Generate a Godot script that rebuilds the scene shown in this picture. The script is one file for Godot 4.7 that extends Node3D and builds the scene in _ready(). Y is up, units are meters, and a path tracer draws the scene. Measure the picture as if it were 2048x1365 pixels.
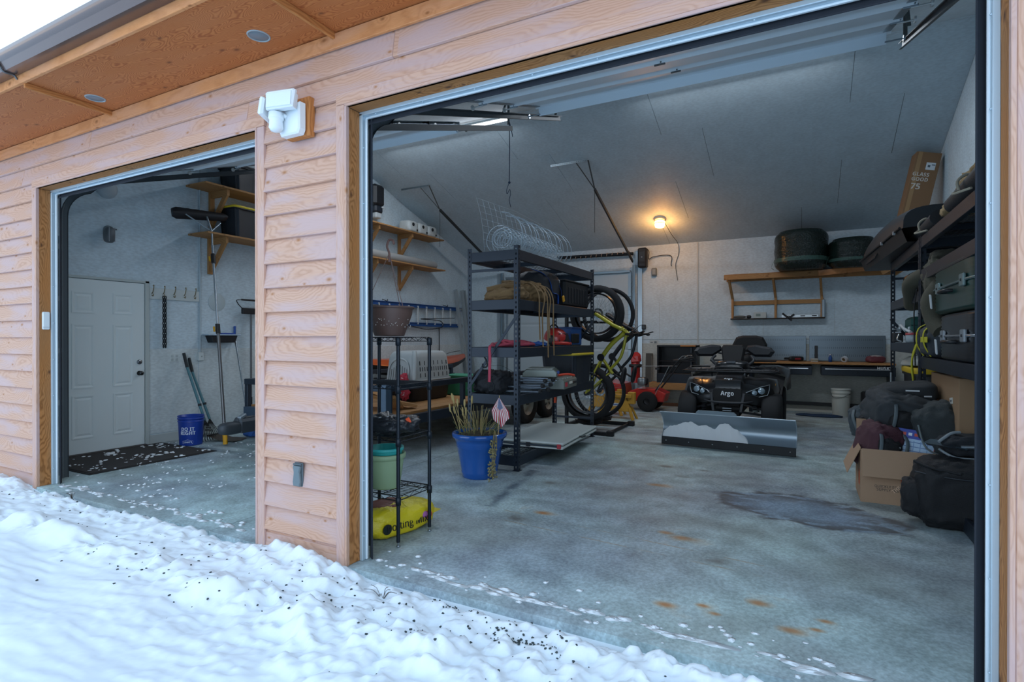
extends Node3D

var rng := RandomNumberGenerator.new()
var mats := {}
var meshes := {}
var names := {}
var tex := {}
const PI2 := TAU

func v3(x, y, z) -> Vector3: return Vector3(x, y, z)

# ---------- names, things and parts ----------
func numbered(called: String) -> String:
	if not names.has(called):
		names[called] = 0
		return called
	names[called] += 1
	return "%s_%03d" % [called, names[called]]

func thing(called: String, label: String, category: String, at := Vector3.ZERO, turn := 0.0, group := "") -> Node3D:
	var o := Node3D.new()
	o.name = numbered(called)
	add_child(o)
	o.position = at
	o.rotation_degrees.y = turn
	tag(o, label, category, group)
	return o

func tag(o: Node3D, label: String, category: String, group := "") -> Node3D:
	o.set_meta("label", label)
	o.set_meta("category", category)
	if group != "": o.set_meta("group", group)
	return o

func part(called: String, mesh: Mesh, m: Material, parent: Node3D = null, at := Vector3.ZERO, rot := Vector3.ZERO, label := "") -> MeshInstance3D:
	var o := MeshInstance3D.new()
	o.mesh = mesh
	o.material_override = m
	o.position = at
	o.rotation_degrees = rot
	if parent == null:
		o.name = numbered(called)
		add_child(o)
	else:
		o.name = called
		parent.add_child(o, true)
	if label != "": o.set_meta("label", label)
	return o

func struct(called: String, mesh: Mesh, m: Material, at := Vector3.ZERO, rot := Vector3.ZERO) -> MeshInstance3D:
	var o := part(called, mesh, m, null, at, rot)
	o.set_meta("kind", "structure")
	return o

func snode(called: String, at := Vector3.ZERO) -> Node3D:
	var o := Node3D.new()
	o.name = numbered(called)
	add_child(o)
	o.position = at
	o.set_meta("kind", "structure")
	return o

func copy(src: Node3D, called: String, label: String, at: Vector3, turn := 0.0) -> Node3D:
	var o: Node3D = src.duplicate()
	o.name = numbered(called)
	add_child(o)
	o.position = at
	o.rotation_degrees.y = turn
	o.set_meta("label", label)
	return o

# ---------- materials ----------
func mat(hex: String, rough := 0.6, metal := 0.0, extra := "") -> StandardMaterial3D:
	var key := "%s|%s|%s|%s" % [hex, rough, metal, extra]
	if mats.has(key): return mats[key]
	var m := StandardMaterial3D.new()
	m.albedo_color = Color(hex)
	m.roughness = rough
	m.metallic = metal
	if extra == "cloth":
		m.rim_enabled = true
		m.rim = 0.35
		m.rim_tint = 0.7
		bump(m, "cloth", 5.0, 0.9)
	elif extra == "film":
		bump(m, "crinkle", 2.2, 2.0)
	elif extra == "crinkle":
		bump(m, "crinkle", 9.0, 1.0)
	elif extra == "coat":
		m.clearcoat_enabled = true
		m.clearcoat = 0.6
		m.clearcoat_roughness = 0.15
	elif extra == "grain":
		bump(m, "grain", 6.0, 0.35)
	mats[key] = m
	return m

func noise_tex(kind: String) -> NoiseTexture2D:
	if tex.has(kind): return tex[kind]
	var n := FastNoiseLite.new()
	var t := NoiseTexture2D.new()
	t.width = 512
	t.height = 512
	t.seamless = true
	t.as_normal_map = true
	n.seed = 7
	match kind:
		"cloth":
			n.noise_type = FastNoiseLite.TYPE_SIMPLEX_SMOOTH
			n.frequency = 0.05
			n.fractal_octaves = 4
			t.bump_strength = 6.0
		"crinkle":
			n.noise_type = FastNoiseLite.TYPE_CELLULAR
			n.cellular_return_type = FastNoiseLite.RETURN_DISTANCE2_SUB
			n.frequency = 0.02
			n.fractal_octaves = 3
			t.bump_strength = 10.0
		"grain":
			n.noise_type = FastNoiseLite.TYPE_SIMPLEX
			n.frequency = 0.06
			n.fractal_octaves = 5
			t.bump_strength = 5.0
		"osb":
			n.noise_type = FastNoiseLite.TYPE_CELLULAR
			n.cellular_return_type = FastNoiseLite.RETURN_CELL_VALUE
			n.domain_warp_enabled = true
			n.frequency = 0.035
			n.fractal_octaves = 2
			t.bump_strength = 2.0
	t.noise = n
	tex[kind] = t
	return t

func bump(m: StandardMaterial3D, kind: String, scale: float, amount: float) -> void:
	m.normal_enabled = true
	m.normal_texture = noise_tex(kind)
	m.normal_scale = amount
	m.uv1_triplanar = true
	m.uv1_scale = Vector3.ONE * scale

func img_mat(image: Image, rough := 0.7, metal := 0.0) -> StandardMaterial3D:
	var m := StandardMaterial3D.new()
	image.generate_mipmaps()
	m.albedo_texture = ImageTexture.create_from_image(image)
	m.roughness = rough
	m.metallic = metal
	return m

func glow(hex: String, energy: float) -> StandardMaterial3D:
	var m := StandardMaterial3D.new()
	m.albedo_color = Color(hex)
	m.emission_enabled = true
	m.emission = Color(hex)
	m.emission_energy_multiplier = energy
	return m

# ---------- meshes ----------
# rows of points joined into a skin; a row or column given twice makes a sharp edge
func skin(rows: Array, closed := false, inv := false, uvs := Vector2(1, 1), caps := false) -> ArrayMesh:
	var nr: int = rows.size()
	var nc: int = rows[0].size()
	var vs := PackedVector3Array()
	var ns := PackedVector3Array()
	var us := PackedVector2Array()
	var ids := PackedInt32Array()
	for i in nr:
		for j in nc:
			var p: Vector3 = rows[i][j]
			var a: Vector3 = rows[mini(i + 1, nr - 1)][j] - p
			if a.length_squared() < 1e-12: a = p - rows[maxi(i - 1, 0)][j]
			else:
				var a2: Vector3 = p - rows[maxi(i - 1, 0)][j]
				if a2.length_squared() > 1e-12: a = a.normalized() + a2.normalized()
			var jn := (j + 1) % nc if closed else mini(j + 1, nc - 1)
			var jp := (j + nc - 1) % nc if closed else maxi(j - 1, 0)
			if closed:
				if rows[i][jn].distance_squared_to(rows[i][j]) < 1e-12 and j == nc - 1: jn = 1
				if rows[i][jp].distance_squared_to(rows[i][j]) < 1e-12 and j == 0: jp = nc - 2
			var b: Vector3 = rows[i][jn] - p
			if b.length_squared() < 1e-12: b = p - rows[i][jp]
			else:
				var b2: Vector3 = p - rows[i][jp]
				if b2.length_squared() > 1e-12: b = b.normalized() + b2.normalized()
			var n := a.cross(b)
			if n.length_squared() < 1e-14: n = Vector3.UP
			n = n.normalized()
			vs.append(p)
			ns.append(-n if inv else n)
			us.append(Vector2(float(j) / maxi(nc - 1, 1) * uvs.x, float(i) / maxi(nr - 1, 1) * uvs.y))
	# a row that has shrunk to a point takes the mean direction of its neighbour
	for i in ([0, nr - 1] if nr > 1 else []):
		if rows[i][0].distance_squared_to(rows[i][nc / 3]) < 1e-12 and rows[i][0].distance_squared_to(rows[i][nc / 2]) < 1e-12:
			var k := 1 if i == 0 else nr - 2
			var sum := Vector3.ZERO
			for j in nc - 1:
				var q: Vector3 = (rows[k][j] - rows[i][0]).cross(rows[k][j + 1] - rows[i][0])
				sum += q if i != 0 else -q
			if sum.length_squared() > 1e-16:
				sum = -sum.normalized()
				if inv: sum = -sum
				for j in nc: ns[i * nc + j] = sum
	var jm := nc if closed else nc - 1
	for i in nr - 1:
		for j in jm:
			var a := i * nc + j
			var b := i * nc + (j + 1) % nc
			var c := a + nc
			var d := b + nc
			if inv: ids.append_array([a, c, b, b, c, d])
			else: ids.append_array([a, b, c, b, d, c])
	if caps:
		for e in 2:
			var i := 0 if e == 0 else nr - 1
			var c := Vector3.ZERO
			for j in nc: c += rows[i][j]
			c /= nc
			var nn: Vector3 = (rows[i][0] - c).cross(rows[i][nc / 3] - c)
			if (e == 0) != inv: nn = -nn
			nn = -nn.normalized() if nn.length_squared() > 1e-14 else Vector3.UP
			var s := vs.size()
			vs.append(c)
			ns.append(nn)
			us.append(Vector2(0.5, 0.5))
			for j in nc:
				vs.append(rows[i][j])
				ns.append(nn)
				us.append(Vector2(0.5, 0.5))
			for j in nc:
				var k := (j + 1) % nc
				if (e == 0) != inv: ids.append_array([s, s + 1 + k, s + 1 + j])
				else: ids.append_array([s, s + 1 + j, s + 1 + k])
	var arr := []
	arr.resize(Mesh.ARRAY_MAX)
	arr[Mesh.ARRAY_VERTEX] = vs
	arr[Mesh.ARRAY_NORMAL] = ns
	arr[Mesh.ARRAY_TEX_UV] = us
	arr[Mesh.ARRAY_INDEX] = ids
	var m := ArrayMesh.new()
	m.add_surface_from_arrays(Mesh.PRIMITIVE_TRIANGLES, arr)
	return m

# box with chamfered edges, uv running along the longest side in metres
func box(x: float, y: float, z: float, c := 0.003, uo := Vector2.ZERO) -> ArrayMesh:
	var key := "b%.4f,%.4f,%.4f,%.4f,%s" % [x, y, z, c, uo]
	if meshes.has(key): return meshes[key]
	c = minf(c, minf(x, minf(y, z)) * 0.45)
	var h := Vector3(x, y, z) / 2.0
	var st := SurfaceTool.new()
	st.begin(Mesh.PRIMITIVE_TRIANGLES)
	var long := 0 if x >= y and x >= z else (1 if y >= z else 2)
	for ax in 3:
		var b := (ax + 1) % 3
		var d := (ax + 2) % 3
		for s in [-1.0, 1.0]:
			var n := Vector3.ZERO
			n[ax] = s
			var q := []
			for k in [[-1, -1], [1, -1], [1, 1], [-1, 1]]:
				var p := Vector3.ZERO
				p[ax] = s * h[ax]
				p[b] = k[0] * (h[b] - c)
				p[d] = k[1] * (h[d] - c)
				q.append(p)
			quad(st, q, n, long, uo)
	if c > 0.0:
		for ax in 3:
			var b := (ax + 1) % 3
			var d := (ax + 2) % 3
			for s in [-1.0, 1.0]:
				for t in [-1.0, 1.0]:
					var q := []
					for e in [[-1, 0], [1, 0], [1, 1], [-1, 1]]:
						var p := Vector3.ZERO
						p[ax] = e[0] * (h[ax] - c)
						p[b] = s * (h[b] - (c if e[1] == 1 else 0.0))
						p[d] = t * (h[d] - (0.0 if e[1] == 1 else c))
						q.append(p)
					var n := Vector3.ZERO
					n[b] = s
					n[d] = t
					quad(st, q, n.normalized(), long, uo)
		for s in [-1.0, 1.0]:
			for t in [-1.0, 1.0]:
				for u in [-1.0, 1.0]:
					var n := Vector3(s, t, u).normalized()
					var q := [Vector3(s * h.x, t * (h.y - c), u * (h.z - c)), Vector3(s * (h.x - c), t * h.y, u * (h.z - c)), Vector3(s * (h.x - c), t * (h.y - c), u * h.z)]
					if (q[1] - q[0]).cross(q[2] - q[0]).dot(n) > 0: q = [q[0], q[2], q[1]]
					for p in q:
						st.set_normal(n)
						st.set_uv(uo)
						st.add_vertex(p)
	var m := st.commit()
	meshes[key] = m
	return m

func quad(st: SurfaceTool, q: Array, n: Vector3, long := 0, uo := Vector2.ZERO) -> void:
	if (q[1] - q[0]).cross(q[2] - q[0]).dot(n) > 0: q = [q[0], q[3], q[2], q[1]]
	var ax := 0
	if absf(n.y) > absf(n[ax]): ax = 1
	if absf(n.z) > absf(n[ax]): ax = 2
	var ua := long
	if ua == ax: ua = (ax + 1) % 3
	var va := 3 - ua - ax
	for i in [0, 1, 2, 0, 2, 3]:
		st.set_normal(n)
		st.set_uv(uo + Vector2(q[i][ua], q[i][va]))
		st.add_vertex(q[i])

func cyl(r: float, h: float, sides := 16, r2 := -1.0) -> Mesh:
	var key := "c%.4f,%.4f,%d,%.4f" % [r, h, sides, r2]
	if meshes.has(key): return meshes[key]
	var m := CylinderMesh.new()
	m.bottom_radius = r
	m.top_radius = r if r2 < 0 else r2
	m.height = h
	m.radial_segments = sides
	m.rings = 1
	meshes[key] = m
	return m

func ball(r: float, sides := 16) -> Mesh:
	var m := SphereMesh.new()
	m.radius = r
	m.height = r * 2
	m.radial_segments = sides
	m.rings = sides / 2
	return m

# turn a profile of (radius, height) pairs round the y axis; a pair given twice makes an edge
func lathe(profile: Array, sides := 28) -> ArrayMesh:
	var rows := []
	for p in profile:
		var r := []
		for j in sides + 1:
			var a := TAU * j / sides
			r.append(Vector3(p[0] * cos(a), p[1], p[0] * sin(a)))
		rows.append(r)
	return skin(rows, false, false, Vector2(1, 1))

# profile turned about the x axis: wheels and tyres, (radius, across)
func wheel(profile: Array, sides := 36) -> ArrayMesh:
	var rows := []
	for p in profile:
		var r := []
		for j in sides + 1:
			var a := TAU * j / sides
			r.append(Vector3(p[1], p[0] * cos(a), p[0] * sin(a)))
		rows.append(r)
	return skin(rows, false, true)

# a tube along points; flat > 0 makes a strap of that thickness ratio
func tube(pts: Array, r: float, sides := 8, closed := false, flat := 1.0) -> ArrayMesh:
	var rows := []
	var n := pts.size()
	var up := Vector3.UP
	var prev := Vector3.ZERO
	for i in n + (1 if closed else 0):
		var k := i % n
		var a: Vector3 = pts[(k - 1 + n) % n] if closed or k > 0 else pts[0]
		var b: Vector3 = pts[(k + 1) % n] if closed or k < n - 1 else pts[n - 1]
		var d := (b - a).normalized()
		if i == 0:
			prev = d.cross(Vector3.UP if absf(d.y) < 0.9 else Vector3.RIGHT).normalized()
		else:
			prev = (prev - d * prev.dot(d)).normalized()
		var w := d.cross(prev)
		var row := []
		for j in sides:
			var t := TAU * j / sides
			row.append(pts[k] + prev * cos(t) * r + w * sin(t) * r * flat)
		rows.append(row)
	return skin(rows, true, false, Vector2(1, 1), not closed)

func rod(a: Vector3, b: Vector3, r: float, sides := 8) -> ArrayMesh: return tube([a, b], r, sides)

# a chamfered bar from a to b, w wide and h high
func bar(a: Vector3, b: Vector3, w: float, h: float, c := 0.002) -> Array:
	var d := b - a
	var f := d.normalized()
	var up := Vector3.UP if absf(f.y) < 0.95 else Vector3.FORWARD
	var x := up.cross(f).normalized()
	var y := f.cross(x)
	return [box(w, h, d.length(), c), Transform3D(Basis(x, y, f), (a + b) / 2.0)]

func barpart(called: String, a: Vector3, b: Vector3, w: float, h: float, m: Material, parent: Node3D, c := 0.002) -> MeshInstance3D:
	var t := bar(a, b, w, h, c)
	var o := part(called, t[0], m, parent)
	o.transform = t[1]
	return o

func at(mesh: Mesh, x: float, y: float, z: float, rx := 0.0, ry := 0.0, rz := 0.0, s := Vector3.ONE) -> Array:
	return [mesh, Transform3D(Basis.from_euler(Vector3(deg_to_rad(rx), deg_to_rad(ry), deg_to_rad(rz))).scaled_local(s), Vector3(x, y, z))]

func join(list: Array) -> ArrayMesh:
	var st := SurfaceTool.new()
	st.begin(Mesh.PRIMITIVE_TRIANGLES)
	for e in list:
		if e is Mesh: st.append_from(e, 0, Transform3D.IDENTITY)
		else: st.append_from(e[0], 0, e[1])
	return st.commit()

# outline in x,y pushed out along z by depth (centred), with a small chamfer on the faces
func extrude(poly: Array, depth: float, c := 0.0, uo := Vector2.ZERO) -> ArrayMesh:
	var pts := PackedVector2Array()
	for p in poly: pts.append(Vector2(p[0], p[1]))
	if Geometry2D.is_polygon_clockwise(pts): pts.reverse()
	var inner := pts
	if c > 0.0:
		var off := Geometry2D.offset_polygon(pts, -c, Geometry2D.JOIN_MITER)
		if off.size() == 1 and off[0].size() == pts.size():
			inner = off[0]
			if Geometry2D.is_polygon_clockwise(inner): inner.reverse()
			var best := 0
			for k in inner.size():
				if inner[k].distance_squared_to(pts[0]) < inner[best].distance_squared_to(pts[0]): best = k
			var turned := PackedVector2Array()
			for k in inner.size(): turned.append(inner[(best + k) % inner.size()])
			inner = turned
		else: c = 0.0
	var st := SurfaceTool.new()
	st.begin(Mesh.PRIMITIVE_TRIANGLES)
	var ids := Geometry2D.triangulate_polygon(inner)
	var h := depth / 2.0
	for s in [1.0, -1.0]:
		for k in range(0, ids.size(), 3):
			var t := [ids[k], ids[k + 1], ids[k + 2]]
			var q := []
			for i in t: q.append(Vector3(inner[i].x, inner[i].y, h * s))
			if (q[1] - q[0]).cross(q[2] - q[0]).z * s > 0: q = [q[0], q[2], q[1]]
			for p in q:
				st.set_normal(Vector3(0, 0, s))
				st.set_uv(uo + Vector2(p.x, p.y))
				st.add_vertex(p)
	var run := 0.0
	for i in pts.size():
		var j := (i + 1) % pts.size()
		var a := pts[i]
		var b := pts[j]
		var n := Vector3(b.y - a.y, a.x - b.x, 0).normalized()
		var q := [Vector3(a.x, a.y, -h + c), Vector3(b.x, b.y, -h + c), Vector3(b.x, b.y, h - c), Vector3(a.x, a.y, h - c)]
		quad(st, q, n, 2, uo + Vector2(0, run))
		if c > 0.0:
			for s in [1.0, -1.0]:
				quad(st, [Vector3(a.x, a.y, s * (h - c)), Vector3(b.x, b.y, s * (h - c)), Vector3(inner[j].x, inner[j].y, s * h), Vector3(inner[i].x, inner[i].y, s * h)], (n + Vector3(0, 0, s)).normalized(), 2, uo)
		run += a.distance_to(b)
	return st.commit()

# soft lump: a rounded box with folds; e near 1 is round, near 0.3 boxy
func lump(x: float, y: float, z: float, e := 0.5, folds := 0.02, sd := 1, sides := 28, freq := 5.0) -> ArrayMesh:
	var n := FastNoiseLite.new()
	n.seed = sd
	n.frequency = freq
	n.fractal_octaves = 3
	if folds > 0.015: sides = sides * 3 / 2
	var rows := []
	var nr := sides / 2
	for i in nr + 1:
		var ph := -PI / 2 + PI * i / nr
		var row := []
		for j in sides + 1:
			var th := TAU * (j % sides) / sides
			var cp := sgnpow(cos(ph), e)
			var p := Vector3(x / 2 * cp * sgnpow(cos(th), e), y / 2 * sgnpow(sin(ph), e), z / 2 * cp * sgnpow(sin(th), e))
			var f := n.get_noise_3d(p.x, p.y * 2.0, p.z) * folds
			if folds > 0.0:
				var q := n.get_noise_3d(p.x * 1.6 + p.y * 0.9 + 9.0, p.y * 1.1 - p.x * 0.8, p.z * 1.6)
				f += (0.35 - absf(q) * 1.6) * folds * 0.55
				f += n.get_noise_3d(p.x * 4.0, p.y * 4.0 + 3.0, p.z * 4.0) * folds * 0.35
			p += p.normalized() * f
			row.append(p)
		rows.append(row)
	return skin(rows, false, false)

func sgnpow(v: float, e: float) -> float: return signf(v) * pow(absf(v), e)

func text(s: String, size: float, depth := 0.002, font := "Droid Sans", bold := true, wide := 1.0) -> TextMesh:
	var t := TextMesh.new()
	var f := SystemFont.new()
	f.font_names = PackedStringArray([font])
	f.font_weight = 700 if bold else 400
	t.font = f
	t.text = s
	t.font_size = 64
	t.pixel_size = size / 64.0 * 1.38
	t.depth = depth
	t.curve_step = 2.0
	return t

func curve(pts: Array, steps := 6) -> Array:
	var c := Curve3D.new()
	for i in pts.size():
		var a: Vector3 = pts[maxi(i - 1, 0)]
		var b: Vector3 = pts[mini(i + 1, pts.size() - 1)]
		var t := (b - a) / 6.0
		c.add_point(pts[i], -t, t)
	var out := []
	for i in pts.size() - 1:
		for k in steps: out.append(c.sample(i, float(k) / steps))
	out.append(pts[-1])
	return out
# ---------- computed surfaces: wood, concrete, print ----------
func fbm(sd: int, freq: float, oct := 3, kind := FastNoiseLite.TYPE_SIMPLEX) -> FastNoiseLite:
	var n := FastNoiseLite.new()
	n.seed = sd
	n.frequency = freq
	n.fractal_octaves = oct
	n.noise_type = kind
	return n

# boards of w x h metres: early and late wood as wavy lines along u, knots, fibres, and patches where the stain has weathered
func wood(w: float, h: float, px: int, py: int, sd: int, cols: Array, rings: float, wav: float, knots: int, contrast: float, patch := 0.0, lu := 0.7, lv := 2.2) -> Image:
	var a := fbm(sd, 1.0, 2)
	var b := fbm(sd + 1, 1.0, 3)
	var c := fbm(sd + 2, 1.0, 2)
	var r := RandomNumberGenerator.new()
	r.seed = sd
	var ks := []
	for k in knots: ks.append([r.randf() * w, r.randf() * h, r.randf_range(0.006, 0.014)])
	var cell := {}
	for k in ks.size():
		for i in range(int((ks[k][0] - 0.16) * 10.0), int((ks[k][0] + 0.16) * 10.0) + 1):
			if not cell.has(i): cell[i] = []
			cell[i].append(k)
	var d := PackedByteArray()
	d.resize(px * py * 3)
	var c0: Color = Color(cols[0])
	var c1: Color = Color(cols[1])
	var c2: Color = Color(cols[2])
	var c3: Color = Color(cols[3])
	var o := 0
	for y in py:
		var v := h * y / py
		for x in px:
			var u := w * x / px
			var q := v * rings + a.get_noise_2d(u * lu, v * lv) * wav + a.get_noise_2d(u * 6.0, v * 14.0) * wav * 0.08
			var kd := 0.0
			var near: Array = cell.get(int(u * 10.0), [])
			for n in near:
				var k: Array = ks[n]
				var dx: float = (u - k[0]) * 0.55
				var dy: float = v - k[1]
				var s: float = dx * dx + dy * dy
				var kr: float = k[2]
				if s < 0.0064:
					q += 2.2 * exp(-s / (kr * kr * 9.0)) * (1.0 if dy > 0.0 else -1.0)
					kd = maxf(kd, exp(-s / (kr * kr * 0.8)))
			var g := 0.5 + 0.5 * sin(q * TAU)
			g = g * g * contrast
			var f := b.get_noise_2d(u * 14.0, v * 420.0) * 0.5 + 0.5
			var col := c0.lerp(c1, clampf(g * 0.75 + f * 0.35, 0.0, 1.0))
			if patch > 0.0:
				var m := c.get_noise_2d(u * 1.1, v * 5.0) + b.get_noise_2d(u * 5.0, v * 70.0) * 0.25
				col = col.lerp(c2, clampf(m * 1.0 + 0.35, 0.0, 1.0) * patch)
			if kd > 0.02: col = col.lerp(c3, kd * 0.85)
			d[o] = int(clampf(col.r, 0, 1) * 255.0)
			d[o + 1] = int(clampf(col.g, 0, 1) * 255.0)
			d[o + 2] = int(clampf(col.b, 0, 1) * 255.0)
			o += 3
	return Image.create_from_data(px, py, false, Image.FORMAT_RGB8, d)

func wood_mat(key: String, w: float, h: float, px: int, py: int, sd: int, cols: Array, rings: float, wav: float, knots: int, contrast: float, rough := 0.75, patch := 0.0, lu := 0.7, lv := 2.2) -> StandardMaterial3D:
	if mats.has(key): return mats[key]
	var m := img_mat(wood(w, h, px, py, sd, cols, rings, wav, knots, contrast, patch, lu, lv), rough)
	m.uv1_scale = Vector3(1.0 / w, 1.0 / h, 1.0)
	m.normal_enabled = false
	mats[key] = m
	return m

# the slab: trowelled concrete with the stains, rust spots, tyre marks and the damp ring that lie on it
const FX0 := -5.2
const FZ0 := -9.4
const FW := 9.6
func floor_image() -> Image:
	var n := 1600
	var a := fbm(31, 0.5, 4)
	var b := fbm(32, 2.6, 5)
	var c := fbm(33, 26.0, 2)
	var e := fbm(34, 1.0, 3)
	var d := PackedByteArray()
	d.resize(n * n * 3)
	var rust := [[1.78, -0.28, 0.05], [1.95, -0.36, 0.03], [2.02, -0.30, 0.03], [2.35, -0.30, 0.06], [2.46, -0.36, 0.03], [2.2, -0.52, 0.06], [2.5, -0.47, 0.035], [0.6, -1.35, 0.07], [1.55, -1.35, 0.06], [1.68, -1.30, 0.09], [1.2, -2.6, 0.1]]
	var dark := [[0.95, -3.1, 0.09], [1.35, -3.05, 0.07], [1.1, -3.4, 0.08], [1.5, -3.4, 0.05], [0.3, -2.2, 0.08], [0.45, -1.15, 0.12], [1.9, -1.0, 0.1]]
	var base := Color("a3b3b6")
	var o := 0
	for y in n:
		var z := FZ0 + FW * y / n
		for x in n:
			var X := FX0 + FW * x / n
			var p := a.get_noise_2d(X, z)
			var q := b.get_noise_2d(X, z)
			var l := 0.98 + p * 0.09 + q * 0.15 + c.get_noise_2d(X, z) * 0.10 + c.get_noise_2d(X * 2.6 + 5.0, z * 2.6) * 0.09
			var r := base.r * l
			var g := base.g * (l + p * 0.02)
			var bl := base.b * (l - p * 0.02)
			# damp ring near the boxes
			var dx := (X - 2.42 - (z + 2.35) * 0.45) / 0.62
			var dz := (z + 2.38) / 0.42
			var rr := sqrt(dx * dx + dz * dz) + q * 0.18 + p * 0.12
			if z < -1.2 and z > -3.5 and X > 1.2 and rr < 1.06:
				var k := clampf((1.06 - rr) * 7.0, 0.0, 1.0)
				var band := clampf((rr - 0.45) * 2.0, 0.0, 1.0) * clampf(e.get_noise_2d(X * 3.0, z * 8.0) * 2.2 + 0.75, 0.0, 1.0)
				r = lerpf(r, lerpf(r * 0.86, 0.25, band * 0.72), k)
				g = lerpf(g, lerpf(g * 0.90, 0.23, band * 0.72), k)
				bl = lerpf(bl, lerpf(bl * 0.97, 0.22, band * 0.72), k)
			# tyre scuff by the planter
			var tx := X - 0.02 - sin((z + 2.0) * 1.4) * 0.12
			if z < -1.3 and z > -2.6:
				var tk := exp(-tx * tx / 0.004) * clampf(0.55 + q * 1.4, 0.0, 1.0) * 0.45
				r *= 1.0 - tk
				g *= 1.0 - tk * 0.95
				bl *= 1.0 - tk * 0.85
			# long rust scratches
			for s in [[-1.05, 0.10], [-1.25, 0.12]]:
				var sz: float = z - s[0] - (X - 0.5) * s[1]
				if X > 0.3 and X < 2.2 and absf(sz) < 0.02:
					var sk := exp(-sz * sz / 0.00004) * clampf(0.5 + q * 1.5, 0.0, 1.0) * 0.5
					r = lerpf(r, 0.62, sk)
					g = lerpf(g, 0.45, sk)
					bl = lerpf(bl, 0.28, sk)
			if z > -3.0 and X > 0.2:
				for s in rust:
					var sx: float = X - s[0]
					var sy: float = z - s[1]
					var w: float = s[2]
					if absf(sx) < w * 3.0 and absf(sy) < w * 2.0:
						var sk := clampf(exp(-(sx * sx * 0.5 + sy * sy * 1.6) / (w * w * 0.5)) + q * 0.3 - 0.1, 0.0, 1.0) * 0.8
						r = lerpf(r, 0.70, sk)
						g = lerpf(g, 0.42, sk)
						bl = lerpf(bl, 0.20, sk)
			if z > -4.0 and X > 0.0:
				for s in dark:
					var sx: float = X - s[0]
					var sy: float = z - s[1]
					var w: float = s[2]
					if absf(sx) < w * 3.0 and absf(sy) < w * 3.0:
						var sk := clampf(exp(-(sx * sx + sy * sy * 2.5) / (w * w)) * (0.7 + q * 1.5), 0.0, 1.0) * 0.6
						r = lerpf(r, 0.30, sk)
						g = lerpf(g, 0.28, sk)
						bl = lerpf(bl, 0.25, sk)
			# brown tyre dirt further in
			var dirt := clampf(e.get_noise_2d(X * 0.5 + 4.0, z * 0.9) * 1.6 + 0.05, 0.0, 1.0) * 0.3
			r = lerpf(r, 0.40, dirt * 0.7)
			g = lerpf(g, 0.37, dirt * 0.7)
			bl = lerpf(bl, 0.34, dirt * 0.7)
			d[o] = int(clampf(r, 0, 1) * 255.0)
			d[o + 1] = int(clampf(g, 0, 1) * 255.0)
			d[o + 2] = int(clampf(bl, 0, 1) * 255.0)
			o += 3
	return Image.create_from_data(n, n, false, Image.FORMAT_RGB8, d)

# painted wall board: faint strands and scuffs
func paint_image(sd: int, hex: String, scuff: float) -> Image:
	var n := 512
	var a := fbm(sd, 0.012, 3)
	var b := fbm(sd + 1, 0.11, 2)
	var d := PackedByteArray()
	d.resize(n * n * 3)
	var base := Color(hex)
	var o := 0
	for y in n:
		for x in n:
			var l := 1.0 + b.get_noise_2d(x * 0.5, y * 1.3) * 0.05 + a.get_noise_2d(x, y) * 0.03
			var c := base * l
			d[o] = int(clampf(c.r, 0, 1) * 255.0)
			d[o + 1] = int(clampf(c.g, 0, 1) * 255.0)
			d[o + 2] = int(clampf(c.b, 0, 1) * 255.0)
			o += 3
	return Image.create_from_data(n, n, false, Image.FORMAT_RGB8, d)

func paint(key: String, hex: String, scuff: float, scale := 0.4) -> StandardMaterial3D:
	if mats.has(key): return mats[key]
	var m := img_mat(paint_image(hash(key) % 1000, hex, scuff), 0.62)
	bump(m, "osb", scale, 0.06)
	m.uv1_world_triplanar = true
	mats[key] = m
	return m

func siding() -> StandardMaterial3D: return wood_mat("siding", 4.0, 0.5, 2048, 512, 11, ["d0a892", "b98d74", "c3a7a4", "a26a40"], 42.0, 5.0, 22, 0.7, 0.8, 0.85)
func cedar() -> StandardMaterial3D: return wood_mat("cedar", 3.2, 0.4, 1600, 512, 12, ["c2834a", "85501f", "9a7350", "4a2a14"], 70.0, 7.0, 16, 0.9, 0.75, 0.35)
func plywood() -> StandardMaterial3D: return wood_mat("plywood", 2.6, 0.7, 1400, 700, 13, ["c4793f", "93491d", "b5744a", "6d3a1a"], 30.0, 9.0, 12, 0.85, 0.7, 0.25, 1.2, 4.5)
func pine() -> StandardMaterial3D: return wood_mat("pine", 3.0, 0.3, 1024, 256, 14, ["b98a55", "94653a", "a57a4e", "6b4424"], 60.0, 3.0, 14, 0.6, 0.7, 0.2)
# ---------- the building ----------
const BACK := -9.2
const LEFT := -5.06
const RIGHT := 4.12
const RIDGE := -4.88
const SLOPE := 0.333
func ceil_y(z: float) -> float:
	return 3.35 + SLOPE * (z - BACK) if z < RIDGE else 3.35 + SLOPE * (RIDGE - BACK) - SLOPE * (z - RIDGE)

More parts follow.
